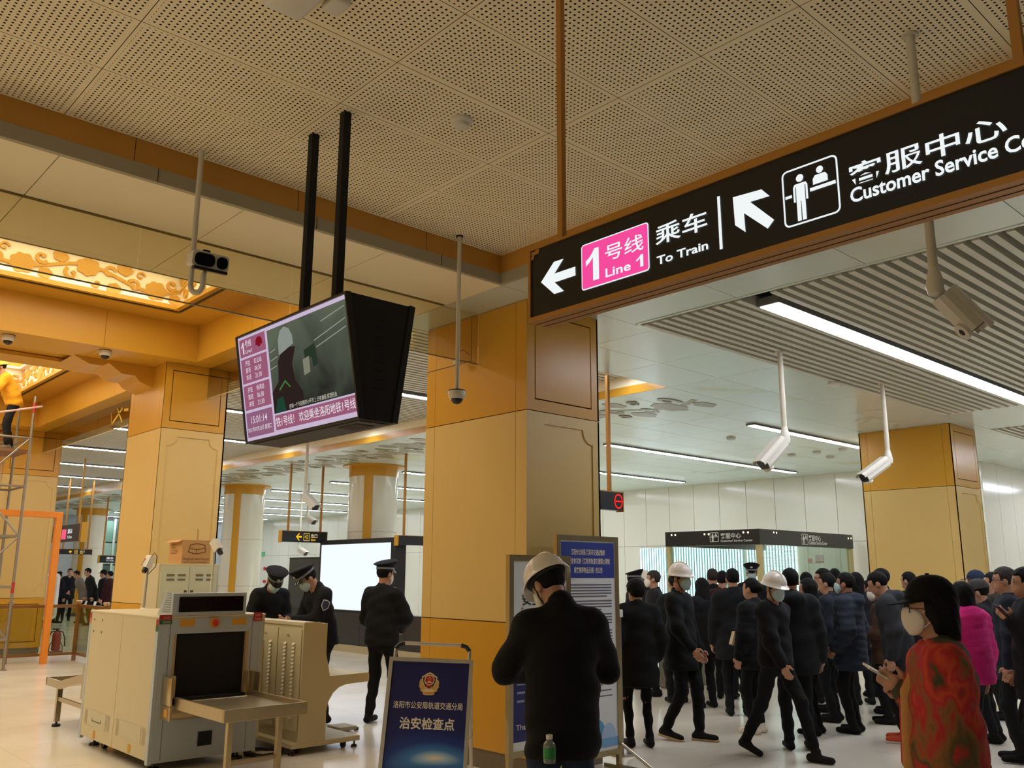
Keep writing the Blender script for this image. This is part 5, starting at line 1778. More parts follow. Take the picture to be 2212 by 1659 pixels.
AP.poly(bp_([(-0.26, 0.05), (0.26, 0.05), (0.22, 0.14), (0.12, 0.14), (0.12, 0.22), (-0.12, 0.22), (-0.12, 0.14), (-0.22, 0.14)]), af, GLD2, 'badge_gate', 0.005)
AP.poly(bp_([(-0.40, -0.30), (-0.2, -0.16), (0.0, -0.22), (0.2, -0.16), (0.40, -0.30), (0.2, -0.30), (0, -0.38), (-0.2, -0.30)]), af, RDM, 'badge_ribbon', 0.005)
AP.poly(bp_([(-0.62, -0.62), (-0.3, -0.45), (-0.1, -0.52), (0.0, -0.44), (0.1, -0.52), (0.3, -0.45), (0.62, -0.62), (0.3, -0.75), (-0.3, -0.75)]), af, GLD2, 'badge_wall', 0.0054)
# ================================================================ floor-standing poster frames
def poster_stand(label, x0, x1, y, z0, z1, name='poster_stand'):
    t = thing(name, label, 'poster stand', ((x0 + x1) / 2, y, 0))
    PG = M('brushed_gold_steel', (176, 160, 122), rough=0.25, metal=0.8, var=0.1, scale=25)
    w = 0.045
    fr = MB()
    for a, b in (((x0, z0), (x0 + w, z1)), ((x1 - w, z0), (x1, z1))):
        fr.box((a[0], y - 0.02, a[1]), (b[0], y + 0.02, b[1]))
    fr.box((x0 + w, y - 0.02, z1 - w), (x1 - w, y + 0.02, z1))
    fr.box((x0 + w, y - 0.02, z0), (x1 - w, y + 0.02, z0 + w))
    fr.build('frame', PG, t)
    MB().box((x0 + w - 0.006, y - 0.012, z0 + w - 0.006), (x1 - w + 0.006, y + 0.012, z1 - w + 0.006)).build('board', BLACK, t)
    for xx in (x0 + w / 2, x1 - w / 2):
        MB().box((xx - 0.02, y - 0.018, 0.02), (xx + 0.02, y + 0.018, z0)).build('leg', PG, t)
        MB().box((xx - 0.025, y - 0.25, 0), (xx + 0.025, y + 0.15, 0.03)).build('foot_bar', PG, t)
    MB().tube([(x1 - w / 2, y - 0.03, 0.20), (x1 - w / 2 + 0.10, y - 0.28, 0.02)], 0.014, 10).build('brace', STEEL, t, smooth=40)
    return t, Plane2D((x0 + w, y - 0.012, z0 + w), (1, 0, 0), (0, 0, 1)), x1 - x0 - 2 * w, z1 - z0 - 2 * w


DKT = M('print_grey', (96, 98, 110), rough=0.6)
t, P, w, hh = poster_stand('tall steel poster stand with a blue headed notice in front of the gold column', 5.30, 6.075, 5.25, 0.12, 1.925)
WPAP = M('white_paper', (222, 224, 226), rough=0.35, var=0.03)
P.rect(0, 0, w, hh, t, WPAP, 'poster', 0.001)
PB = M('poster_header_blue', (44, 62, 146), rough=0.35)
P.rect(0.01, hh - 0.31, w - 0.01, hh - 0.01, t, PB, 'header_band', 0.002)
for i, s in enumerate(('洛阳市公安局 洛阳市交通运输局', '关于发布实施《洛阳市轨道交通禁止限制', '乘客携带物品目录》的公告')):
    wd = (0.62, 0.80, 0.52)[i]
    P.txt(s, w / 2 - wd * w / 2, hh - 0.12 - 0.075 * i, w / 2 + wd * w / 2, hh - 0.068 - 0.075 * i, t, PW, 0.012, 0.003)
random.seed(3)
v = hh - 0.36
for k in range(20):
    if k in (5, 9, 14):
        v -= 0.015
    P.rect(0.06 + (0.04 if k in (0, 5, 9, 14) else 0), v - 0.012, w - 0.05 - (0.25 * random.random() if k in (4, 8, 13, 19) else 0), v, t, DKT, 'print_line', 0.002)
    v -= 0.024
P.rect(0.10, v - 0.04, 0.27, v - 0.028, t, DKT, 'print_line', 0.002)
P.rect(0.42, v - 0.04, 0.58, v - 0.028, t, DKT, 'print_line', 0.002)
P.txt('洛阳市轨道交通', 0.22, v - 0.155, w - 0.22, v - 0.105, t, DKT, 0.006, 0.003)
P.txt('禁止限制乘客携带物品目录', 0.10, v - 0.225, w - 0.10, v - 0.175, t, DKT, 0.006, 0.003)
v -= 0.30
while v > 0.42:
    P.rect(0.10, v - 0.010, w - 0.06 - 0.2 * random.random(), v, t, DKT, 'print_line', 0.002)
    v -= 0.045
for k, (c, r) in enumerate((((110, 150, 206), 0.10), ((150, 130, 190), 0.08), ((90, 160, 200), 0.12), ((170, 196, 226), 0.09))):
    P.poly([(0.12 + 0.15 * k + r * math.cos(a), 0.10 + r * 1.3 * math.sin(a)) for a in [math.pi * q / 10 for q in range(11)]], t, M('print_hill_%d' % k, c, rough=0.4), 'city_print', 0.002 + 0.0004 * k)
P.rect(0.0, 0.03, w, 0.10, t, M('print_sea', (120, 170, 216), rough=0.4), 'city_print', 0.004)

p0 = PY(1097, 1198, 5.0)
t, P, w, hh = poster_stand('steel poster stand with a blue and white security check notice behind the helmeted man', p0.x, p0.x + 0.66, 5.0, 0.30, p0.z)
P.rect(0, 0, w, hh, t, M('poster_navy', (28, 34, 106), rough=0.35), 'poster', 0.001)
P.rect(0, hh - 0.42, w, hh, t, WPAP, 'poster_top', 0.002)
BKT = M('print_black', (24, 24, 26), rough=0.5)
P.ring(rrect(0.20, 0.16, 0.015, 3, 0.26, hh - 0.12), rrect(0.175, 0.135, 0.01, 3, 0.26, hh - 0.12), t, BKT, 'icon_border', 0.003)
P.rect(0.20, hh - 0.17, 0.32, hh - 0.12, t, BKT, 'icon_bag', 0.003)
P.txt('安全检查', 0.09, hh - 0.33, 0.50, hh - 0.235, t, BKT, 0.02, 0.004)
P.txt('Security Check', 0.08, hh - 0.40, 0.50, hh - 0.345, t, BKT, 0.0, 0.004)
P.txt('温馨提示', 0.02, hh - 0.60, 0.26, hh - 0.535, t, PW, 0.01, 0.004)
for k in range(6):
    P.rect(0.04, hh - 0.72 - 0.06 * k, 0.5, hh - 0.705 - 0.06 * k, t, M('print_pale', (150, 156, 196), rough=0.6), 'print_line', 0.003)
P.txt('Thank you', 0.03, 0.13, 0.30, 0.18, t, PW, 0.01, 0.004)
P.rect(0, 0, w, 0.06, t, WPAP, 'poster_foot', 0.003)

# ================================================================ glass balustrade and things beyond the scanner
BRZ = M('bronze_rail', (150, 106, 58), rough=0.32, metal=0.55, var=0.08)
BG = GLASS('balustrade_glass', (232, 236, 220), 0.1)
bal = thing('glass_balustrade', 'bronze framed glass balustrade beyond the scanner', 'balustrade', (5.55, 18.1, 0))
posts = [(2.1, 18.1), (3.25, 18.1), (4.4, 18.1), (5.55, 18.1), (5.55, 16.6), (5.55, 15.1), (5.55, 13.6)]
for x, y in posts:
    MB().box((x - 0.03, y - 0.03, 0), (x + 0.03, y + 0.03, 1.02)).build('post', BRZ, bal)
    MB().lathe([(0.03, 1.02), (0.055, 1.045), (0.06, 1.075), (0.045, 1.085)], 12, (x, y, 0)).build('post_cap', M('pale_bronze', (196, 160, 110), rough=0.3, metal=0.4), bal, smooth=40)
for (a, b) in zip(posts[:-1], posts[1:]):
    for z, r in ((0.985, 0.028), (0.13, 0.024)):
        if a[1] == b[1]:
            MB().box((a[0] + 0.03, a[1] - r, z - r), (b[0] - 0.03, a[1] + r, z + r)).build('rail', BRZ, bal)
        else:
            MB().box((a[0] - r, b[1] + 0.03, z - r), (a[0] + r, a[1] - 0.03, z + r)).build('rail', BRZ, bal)
    if a[1] == b[1]:
        MB().box((a[0] + 0.04, a[1] - 0.004, 0.16), (b[0] - 0.04, a[1] + 0.004, 0.95)).build('glass_pane', BG, bal)
    else:
        MB().box((a[0] - 0.004, b[1] + 0.04, 0.16), (a[0] + 0.004, a[1] - 0.04, 0.95)).build('glass_pane', BG, bal)

ORG = M('orange_paint', (236, 140, 40), rough=0.45, var=0.08)
ly = 17.75
xa, zt2 = PY(96, 1400, ly).x, PY(122, 1107, ly).z
por = thing('portal_frame', 'orange painted steel portal frame on wheels before the far column', 'frame', (xa - 1.0, ly, 0))
lx0 = xa - 2.1
for xx in (lx0, xa):
    MB().bevbox((xx - 0.055, ly - 0.055, 0.0), (xx + 0.055, ly + 0.055, zt2), 0.008).build('post', ORG, por)
MB().bevbox((lx0 - 0.055, ly - 0.05, zt2 - 0.10), (xa + 0.055, ly + 0.05, zt2 + 0.01), 0.008).build('top_beam', ORG, por)

# fire extinguisher in its carrier
e0 = PZ(119, 1409, 0)
fx = thing('fire_extinguisher', 'red fire extinguisher in a wire stand on the floor behind the glass balustrade', 'fire extinguisher', (e0.x, e0.y, 0))
FR = M('extinguisher_red', (150, 40, 46), rough=0.35)
MB().lathe([(0.07, 0.03), (0.083, 0.05), (0.083, 0.36), (0.06, 0.40), (0.025, 0.42)], 18, (e0.x, e0.y, 0)).build('cylinder', FR, fx, smooth=40)
MB().box((e0.x - 0.02, e0.y - 0.02, 0.42), (e0.x + 0.02, e0.y + 0.02, 0.45)).build('valve', BLACK, fx)
MB().prism([(e0.x - 0.09, e0.y, 0.44), (e0.x + 0.05, e0.y, 0.45), (e0.x + 0.05, e0.y, 0.465), (e0.x - 0.09, e0.y, 0.475)], (0, 0.02, 0)).build('lever', BLACK, fx)
for s in (-1, 1):
    r_ = Vector((_r.x, _r.y, 0)) * s
    pts = [Vector((e0.x, e0.y, 0.42)) + r_ * 0.03, Vector((e0.x, e0.y, 0.40)) + r_ * 0.12, Vector((e0.x, e0.y, 0.28)) + r_ * 0.165, Vector((e0.x, e0.y, 0.12)) + r_ * 0.18]
    MB().tube(pts, 0.012, 8).build('hose', BLACK, fx, smooth=60)
    arch = [Vector((e0.x, e0.y, 0.0)) + r_ * (0.05 + 0.09) + Vector((0, 0, 0.01)), Vector((e0.x, e0.y, 0.14)) + r_ * 0.13, Vector((e0.x, e0.y, 0.20)) + r_ * 0.09, Vector((e0.x, e0.y, 0.20)) + r_ * 0.02]
    MB().tube(arch, 0.008, 6).build('carrier_arch', M('carrier_brown', (110, 70, 50), metal=0.4), fx)
MB().box((e0.x - 0.12, e0.y - 0.05, 0.0), (e0.x + 0.12, e0.y + 0.05, 0.02)).build('carrier_base', M('carrier_brown', (110, 70, 50)), fx)

# white rounded kiosk panel
kp0, kp1 = PZ(112, 1342, 0.12), 0
kk = PD(112, 1330, 29.0)
kw = thing('info_totem', 'white rounded information totem standing behind the orange post', 'totem', (8.0, 28.6, 0))
ya_ = 28.6
xk1 = PY(125, 1300, ya_).x
zk1, zk0 = PY(118, 1238, ya_).z, PY(118, 1338, ya_).z
KP = Plane2D((xk1 - 0.75, ya_, zk0), (1, 0, 0), (0, 0, 1))
MB().prism([KP(a, b) for a, b in rrect(0.75, zk1 - zk0, 0.12, 5, 0.375, (zk1 - zk0) / 2)], (0, 0.2, 0)).build('shell', WHITEPL, kw)
KP.poly(rrect(0.60, zk1 - zk0 - 0.16, 0.08, 5, 0.375, (zk1 - zk0) / 2), kw, M('totem_panel', (200, 192, 180), rough=0.3), 'panel', 0.003)
MB().box((xk1 - 0.6, ya_ + 0.03, 0), (xk1 - 0.1, ya_ + 0.17, zk0 + 0.05)).build('foot', M('grey_foot', (110, 106, 100)), kw)

# ================================================================ scaffold tower
sy = 17.0
sx1 = PY(30, 1250, sy).x
scf = thing('scaffold_tower', 'steel tube scaffold tower under the second gold coffer', 'scaffold', (sx1 - 0.7, sy + 0.5, 0))
SCF = M('galvanised_tube', (150, 140, 124), rough=0.35, metal=0.6, var=0.1)
zpl = PY(22, 930, sy).z
for xx in (sx1, sx1 - 1.5):
    for yy in (sy, sy + 1.0):
        MB().tube([(xx, yy, 0), (xx, yy, zpl + 0.65)], 0.024, 8).build('standard', SCF, scf, smooth=40)
        MB().lathe([(0.06, 0), (0.06, 0.015)], 10, (xx, yy, 0)).build('base_plate', SCF, scf)
for z in (0.5, 1.35, 2.2, 3.05, zpl - 0.1):
    for yy in (sy, sy + 1.0):
        MB().tube([(sx1 - 1.5, yy, z), (sx1, yy, z)], 0.02, 8).build('ledger', SCF, scf)
    for xx in (sx1, sx1 - 1.5):
        MB().tube([(xx, sy, z), (xx, sy + 1.0, z)], 0.02, 8).build('transom', SCF, scf)
for z0 in (0.5, 2.2):
    MB().tube([(sx1 - 1.5, sy, z0), (sx1, sy, z0 + 1.7)], 0.016, 8).build('brace', SCF, scf)
    MB().tube([(sx1 - 1.5, sy, z0 + 1.7), (sx1, sy, z0)], 0.016, 8).build('brace', SCF, scf)
RDP = M('red_paint', (178, 48, 40), rough=0.5)
for z in (1.25, zpl + 0.35):
    MB().tube([(sx1, sy, z), (sx1, sy, z + 0.18)], 0.027, 8).build('red_collar', RDP, scf)
MB().tube([(sx1 - 1.5, sy - 0.02, zpl + 0.02), (sx1 + 0.12, sy - 0.02, zpl + 0.48)], 0.018, 8).build('guard_rail', M('pale_rail', (210, 170, 160), rough=0.4), scf)
for k in range(3):
    MB().box((sx1 - 1.5, sy + 0.06 + 0.30 * k, zpl - 0.35), (sx1, sy + 0.06 + 0.30 * k + 0.28, zpl - 0.30)).build('plank', M('plank_brown', (140, 96, 66), rough=0.7, var=0.15), scf)

# ================================================================ black parapet, large screen and railing
BX = 10.45
par = thing('parapet', 'black escalator parapet wall with a pale stone kerb', 'parapet', (BX + 0.1, 15.5, 0))
BKP = M('charcoal_panel', (40, 36, 30), rough=0.35, var=0.1)
PY_A, PY_B = PX(955, 1405, BX).y - 0.4, PX(640, 1383, BX).y + 0.6
for a, b in [(PY_A + (PY_B - PY_A) * k / 4, PY_A + (PY_B - PY_A) * (k + 1) / 4) for k in range(4)]:
    MB().box((BX, a + 0.004, 0.14), (BX + 0.2, b - 0.004, 0.80)).build('panel', BKP, par)
MB().box((BX - 0.04, PY_A, 0), (BX + 0.22, PY_B, 0.14)).build('kerb', M('pale_kerb', (176, 160, 124), rough=0.4), par)
scr = thing('large_screen', 'large white lit screen in a black frame on the dark parapet', 'screen', (BX, 16.5, 0.8))
sy1, sy0 = PX(690, 1240, BX).y, PX(845, 1240, BX).y
sz0, sz1 = PX(692, 1318, BX).z, PX(692, 1168, BX).z
MB().box((BX + 0.0, sy0 - 0.15, sz0), (BX + 0.24, sy1 + 0.03, sz1)).build('housing', BLACK, scr)
MB().box((BX - 0.006, sy0 + 0.04, sz0 + 0.04), (BX + 0.002, sy1 - 0.05, sz1 - 0.10)).build('picture', EM('screen_white', (226, 236, 250), 1.05), scr)
dkp = thing('dark_board', 'dark grey backing board beside the large white screen', 'board', (BX + 0.1, 18.6, 0.8))
MB().box((BX + 0.05, sy1 + 0.05, 0.80), (BX + 0.2, PX(620, 1240, BX).y, PX(640, 1205, BX).z)).build('board', M('dark_grey_board', (58, 60, 52), rough=0.5), dkp)
MB().box((BX + 0.04, sy1 + 0.05, PX(640, 1205, BX).z - 0.02), (BX + 0.21, PX(620, 1240, BX).y, PX(640, 1205, BX).z + 0.01)).build('top_edge', BLACK, dkp)
rl = thing('glass_railing', 'bronze handrail with glass and black escalator newel behind the standing officer', 'railing', (12.6, 14.6, 0))
for x in (11.8, 13.0, 14.2):
    MB().box((x - 0.025, 14.35, 0), (x + 0.025, 14.40, 1.1)).build('post', BRZ, rl)
MB().tube([(11.7, 14.37, 1.12), (14.4, 14.37, 1.12)], 0.03, 8).build('handrail', BRZ, rl)
MB().tube([(11.7, 14.37, 0.95), (14.4, 14.37, 0.95)], 0.018, 8).build('mid_rail', BRZ, rl)
MB().box((11.8, 14.37, 0.2), (14.2, 14.378, 0.92)).build('glass_pane', BG, rl)
MB().tube([(12.0, 13.9, 0.95), (12.35, 13.75, 0.90), (12.9, 13.5, 0.45), (13.4, 13.3, 0.10)], 0.05, 8).build('escalator_handrail', BLACK, rl, smooth=60)
MB().prism([(12.0, 13.92, 0.0), (12.0, 13.92, 0.92), (12.35, 13.77, 0.86), (12.9, 13.52, 0.42), (13.3, 13.34, 0.0)], (0.03, 0.05, 0)).build('escalator_skirt', M('dark_glass_panel', (40, 44, 40), rough=0.1), rl)

# ================================================================ customer service booth and the bead-lit wall behind it
CXB, CYB = 15.9, 9.94
zt3, zb3 = PX(1640, 1142, CXB).z, PX(1640, 1176, CXB).z
yL = PX(1437, 1160, CXB).y
xR = min(PY(1842, 1165, CYB).x, 19.9)
bt = thing('service_booth', 'glass customer service booth with black lettered fascia against the white wall', 'booth', (CXB + 1.5, CYB + 1.0, 0))
BF = M('black_fascia', (30, 29, 26), rough=0.3)
MB().box((CXB, CYB, zb3), (CXB + 0.08, yL, zt3)).build('fascia', BF, bt)
MB().box((CXB + 0.08, CYB, zb3), (xR, CYB + 0.08, zt3)).build('fascia', BF, bt)
MB().box((CXB + 0.08, yL - 0.08, zb3), (xR, yL, zt3)).build('fascia', BF, bt)
FX = Plane2D((CXB, yL, zb3), (0, -1, 0), (0, 0, 1))
FY = Plane2D((CXB, CYB, zb3), (1, 0, 0), (0, 0, 1))
BTW = EM('booth_white', (208, 204, 186), 0.62)
fh = zt3 - zb3
fw = yL - CYB


def uvx(px, py):
    p = PX(px, py, CXB)
    return (yL - p.y, p.z - zb3)


def uvy(px, py):
    p = PY(px, py, CYB)
    return (p.x - CXB, p.z - zb3)


for f, P, ic, t1_, t2_ in ((uvx, FX, ((1534, 1171), (1552, 1150)), ((1557, 1164), (1600, 1150)), ((1557, 1171), (1626, 1164))), (uvy, FY, ((1732, 1176), (1744, 1154)), ((1747, 1169), (1772, 1157)), ((1747, 1176), (1786, 1170)))):
    (a0, b0), (a1, b1) = f(*ic[0]), f(*ic[1])
    P.ring(rrect(a1 - a0, b1 - b0, 0.02, 3, (a0 + a1) / 2, (b0 + b1) / 2), rrect(a1 - a0 - 0.02, b1 - b0 - 0.02, 0.015, 3, (a0 + a1) / 2, (b0 + b1) / 2), bt, BTW, 'icon_border', 0.004)
    icon(P, bt, BTW, a0, b0, a1 - a0, b1 - b0, 0.005)
    (a0, b0), (a1, b1) = f(*t1_[0]), f(*t1_[1])
    P.txt('客服中心', a0, b0, a1, b1, bt, BTW, 0.01, 0.005)
    (a0, b0), (a1, b1) = f(*t2_[0]), f(*t2_[1])
    P.txt('Customer Service Center', a0, b0, a1, b1, bt, BTW, 0.01, 0.005)
SPOT = EM('booth_spot', (246, 226, 180), 2.0)
for px_, py_ in ((1451, 1156), (1459, 1156), (1522, 1154), (1531, 1154), (1606, 1150), (1616, 1150)):
    u, v_ = uvx(px_, py_)
    FX.disc(u, v_, 0.022, bt, SPOT, 'spot_lamp', 0.005, 10)
for px_, py_ in ((1671, 1150), (1677, 1151), (1832, 1163), (1838, 1163)):
    u, v_ = uvy(px_, py_)
    FY.disc(u, v_, 0.022, bt, SPOT, 'spot_lamp', 0.005, 10)
BGL = GLASS('booth_glass', (236, 246, 240), 0.05)
BWD = M('booth_post', (176, 160, 110), rough=0.4)
for x, y in ((CXB + 0.06, CYB + 0.06), (CXB + 0.06, yL - 0.06), (xR - 0.06, CYB + 0.06)):
    MB().box((x - 0.05, y - 0.05, 0), (x + 0.05, y + 0.05, zb3)).build('corner_post', BWD, bt)
for a, b in ((CYB + 0.12, (CYB + yL) / 2 - 0.02), ((CYB + yL) / 2 + 0.02, yL - 0.12)):
    MB().box((CXB + 0.055, a, 1.0), (CXB + 0.065, b, zb3)).build('glass_pane', BGL, bt)
for k in range(3):
    a = CXB + 0.12 + (xR - CXB - 0.24) * k / 3
    MB().box((a + 0.01, CYB + 0.055, 1.0), (a + (xR - CXB - 0.24) / 3 - 0.01, CYB + 0.065, zb3)).build('glass_pane', BGL, bt)
CNT = M('grey_counter', (128, 122, 104), rough=0.4)
MB().box((CXB + 0.03, CYB + 0.1, 0), (CXB + 0.10, yL - 0.1, 0.98)).build('counter_front', CNT, bt)
MB().box((CXB + 0.1, CYB + 0.03, 0), (xR - 0.1, CYB + 0.10, 0.98)).build('counter_front', CNT, bt)
MB().box((CXB - 0.05, CYB - 0.05, 0.98), (CXB + 0.5, yL, 1.02)).build('counter_top', M('counter_top', (190, 182, 160), rough=0.2), bt)


def bead_mat():
    m = bpy.data.materials.new('led_bead_panel')
    m.use_nodes = True
    nt = m.node_tree
    nt.nodes.remove(nt.nodes['Principled BSDF'])
    g = nt.nodes.new('ShaderNodeNewGeometry')
    sp = nt.nodes.new('ShaderNodeSeparateXYZ')
    nt.links.new(g.outputs['Position'], sp.inputs[0])

    def wave(out, period, thr):
        d = nt.nodes.new('ShaderNodeMath')
        d.operation = 'DIVIDE'
        d.inputs[1].default_value = period
        nt.links.new(out, d.inputs[0])
        f = nt.nodes.new('ShaderNodeMath')
        f.operation = 'FRACT'
        nt.links.new(d.outputs[0], f.inputs[0])
        l = nt.nodes.new('ShaderNodeMath')
        l.operation = 'LESS_THAN'
        l.inputs[1].default_value = thr
        nt.links.new(f.outputs[0], l.inputs[0])
        return l.outputs[0]
    a = wave(sp.outputs['Y'], 0.085, 0.5)
    b = wave(sp.outputs['Z'], 0.032, 0.62)
    mu = nt.nodes.new('ShaderNodeMath')
    mu.operation = 'MULTIPLY'
    nt.links.new(a, mu.inputs[0])
    nt.links.new(b, mu.inputs[1])
    mx = nt.nodes.new('ShaderNodeMix')
    mx.data_type = 'RGBA'
    mx.inputs['A'].default_value = (0.16, 0.42, 0.46, 1)
    mx.inputs['B'].default_value = (4.2, 4.6, 4.8, 1)
    nt.links.new(mu.outputs[0], mx.inputs['Factor'])
    e = nt.nodes.new('ShaderNodeEmission')
    nt.links.new(mx.outputs['Result'], e.inputs[0])
    e.inputs[1].default_value = 1.0
    nt.links.new(e.outputs[0], nt.nodes['Material Output'].inputs[0])
    return m


BEAD = bead_mat()
ldp = thing('bead_light_panel', 'tall panel of white LED bead columns on the wall behind the service booth', 'light panel', (19.95, 13.3, 0.4))
zt4 = PX(1480, 1183, 19.95).z
for px0, px1 in ((1384, 1441), (1453, 1606), (1616, 1640), (1650, 1722)):
    y0, y1 = PX(px1, 1240, 19.95).y, PX(px0, 1240, 19.95).y
    MB().box((19.955, y0, 0.5), (19.995, y1, zt4)).build('bead_panel', BEAD, ldp)
    MB().box((19.95, y0 - 0.02, zt4), (19.998, y1 + 0.02, zt4 + 0.04)).build('panel_frame', WHITEPL, ldp)
n1 = PX(1769, 1207, 19.96)
nt_ = thing('wall_notice', 'small pinkish notice on the white wall inside the booth', 'notice', (19.96, n1.y, n1.z - 0.1))
MB().box((19.975, n1.y - 0.1, n1.z - 0.09), (19.995, n1.y + 0.1, n1.z + 0.09)).build('card', M('pink_notice', (196, 160, 160), rough=0.5), nt_)
MB().box((19.972, n1.y - 0.1, n1.z - 0.09), (19.996, n1.y + 0.1, n1.z - 0.06)).build('stripe', M('maroon_stripe', (150, 40, 60)), nt_)
n2 = PX(1749, 1211, 19.96)
tag(MB().bevbox((19.95, n2.y - 0.05, n2.z - 0.05), (19.998, n2.y + 0.05, n2.z + 0.05), 0.012).build('alarm_button', M('alarm_pink', (206, 110, 100), rough=0.4)), 'small red alarm button beside the wall notice', 'button')
for px_, py_, rgb, lb, sz in ((568, 1197, (90, 190, 130), 'small green lamp box on the far white wall', 0.10), (572, 1228, (190, 40, 50), 'small red alarm box on the far wall below the green lamp', 0.07), (571, 1256, (190, 40, 50), 'lower red alarm box on the far white wall', 0.07)):
    q = PX(px_, py_, 19.97)
    tag(MB().bevbox((19.93, q.y - sz * 1.3, q.z - sz), (19.998, q.y + sz * 1.3, q.z + sz), 0.02).build('wall_box', M('wall_box_%d' % rgb[0], rgb, rough=0.4)), lb, 'wall box')
# far glazed front left of the round column
gf = thing('glazed_front', 'distant green tinted glazed front between the gold and round columns', 'glazing', (14.0, 40.6, 0))
for k in range(4):
    for j in range(4):
        MB().box((12.4 + 1.2 * k, 40.55, 0.05 + 0.95 * j), (13.55 + 1.2 * k, 40.6, 0.95 + 0.95 * j)).build('pane', M('green_pane_%d' % ((k + j) % 3), ((110, 150, 132), (70, 96, 84), (150, 180, 164))[(k + j) % 3], rough=0.15), gf)
    MB().box((12.33 + 1.2 * k, 40.5, 0), (12.42 + 1.2 * k, 40.62, 3.9)).build('mullion', M('pale_mullion', (186, 200, 190), rough=0.4), gf)
# gate cabinet and stanchion near the crowd
g0 = PZ(1440, 1488, 0)
gt = thing('gate_cabinet', 'grey metal gate cabinet behind the walking helmeted men', 'gate', (g0.x + 0.6, g0.y + 0.1, 0))
MB().bevbox((g0.x, g0.y - 0.15, 0), (g0.x + 1.5, g0.y + 0.15, 1.0), 0.03, seg=3).build('body', CNT, gt, smooth=40)
MB().bevbox((g0.x - 0.02, g0.y - 0.17, 1.0), (g0.x + 1.52, g0.y + 0.17, 1.04), 0.01).build('top', STEEL, gt)
s0 = PY(1337, 1317, 5.62)
st = thing('barrier_post', 'thin steel barrier post beside the tall poster stand', 'post', (s0.x, 5.62, 0))
MB().tube([(s0.x, 5.62, 0.02), (s0.x, 5.62, s0.z - 0.06)], 0.02, 10).build('post', STEEL, st, smooth=40)
MB().bevbox((s0.x - 0.035, 5.60, s0.z - 0.07), (s0.x + 0.035, 5.64, s0.z), 0.006).build('head', WHITEPL, st)
MB().lathe([(0.13, 0), (0.12, 0.02)], 20, (s0.x, 5.62, 0)).build('base', STEEL, st)

# ================================================================ people
def _nrm(v):
    return v / max(np.linalg.norm(v), 1e-9)


def sd_prim(p, P):
    """signed distance of one primitive at points P (n,3)"""
    t = p[0]
    if t == 'c':      # tapered capsule a,b,ra,rb, optional axis squash
        a, b, ra, rb = p[1], p[2], p[3], p[4]
        sq = p[5] if len(p) > 5 else None
        if sq is not None:
            sq = np.array(sq, np.float32)
            Q = (P - a) / sq
            ab = (b - a) / sq
        else:
            Q = P - a
            ab = b - a
        L = max(float(ab @ ab), 1e-9)
        h = np.clip(Q @ ab / L, 0, 1)
        d = np.sqrt(((Q - h[:, None] * ab[None]) ** 2).sum(1)) - (ra + (rb - ra) * h)
        return d * (float(sq.min()) if sq is not None else 1.0)
    if t == 'e':      # ellipsoid centre, radii, rotation (columns = axes)
        c, r = p[1], np.array(p[2], np.float32)
        Q = P - c
        if len(p) > 3 and p[3] is not None:
            Q = Q @ p[3]
        k0 = np.sqrt(((Q / r) ** 2).sum(1))
        k1 = np.sqrt(((Q / (r * r)) ** 2).sum(1)) + 1e-9
        return k0 * (k0 - 1.0) / k1
    raise ValueError(t)


def surf_nets(D, org, h):
    ins = D < 0
    nx, ny, nz = D.shape
    cs = [(i, j, k) for i in (0, 1) for j in (0, 1) for k in (0, 1)]
    sub = lambda A, c: A[c[0]:nx - 1 + c[0], c[1]:ny - 1 + c[1], c[2]:nz - 1 + c[2]]
    cnt = sum(sub(ins, c).astype(np.int8) for c in cs)
    act = (cnt > 0) & (cnt < 8)
    I = np.argwhere(act)
    if not len(I):
        return np.zeros((0, 3)), np.zeros((0, 4), int)
    vals = {c: D[I[:, 0] + c[0], I[:, 1] + c[1], I[:, 2] + c[2]] for c in cs}
    acc = np.zeros((len(I), 3))
    n = np.zeros(len(I))
    for c in cs:
        for ax in range(3):
            if c[ax] == 0:
                e = list(c)
                e[ax] = 1
                a, b = vals[c], vals[tuple(e)]
                m = (a < 0) != (b < 0)
                t = np.where(m, a / np.where(np.abs(a - b) < 1e-12, 1, a - b), 0)
                pos = np.tile(np.array(c, float), (len(I), 1))
                pos[:, ax] += t
                acc += np.where(m[:, None], pos, 0)
                n += m
    V = (I + acc / n[:, None]) * h + org
    idx = -np.ones(act.shape, int)
    idx[tuple(I.T)] = np.arange(len(I))
    F = []
    for ax in range(3):
        o1, o2 = [(1, 2), (2, 0), (0, 1)][ax]
        sl0 = [slice(None)] * 3
        sl1 = [slice(None)] * 3
        sl0[ax] = slice(0, D.shape[ax] - 1)
        sl1[ax] = slice(1, D.shape[ax])
        A, B = ins[tuple(sl0)], ins[tuple(sl1)]
        E = np.argwhere(A != B)
        E = E[(E[:, o1] > 0) & (E[:, o2] > 0) & (E[:, o1] < D.shape[o1] - 1) & (E[:, o2] < D.shape[o2] - 1)]
        if not len(E):
            continue
        flip = A[tuple(E.T)]

        def cell(d1, d2):
            q = E.copy()
            q[:, o1] += d1
            q[:, o2] += d2
            return idx[tuple(q.T)]
        q = np.stack([cell(-1, -1), cell(0, -1), cell(0, 0), cell(-1, 0)], 1)
        q[~flip] = q[~flip][:, ::-1]
        F.append(q[(q >= 0).all(1)])
    return V, (np.concatenate(F) if F else np.zeros((0, 4), int))


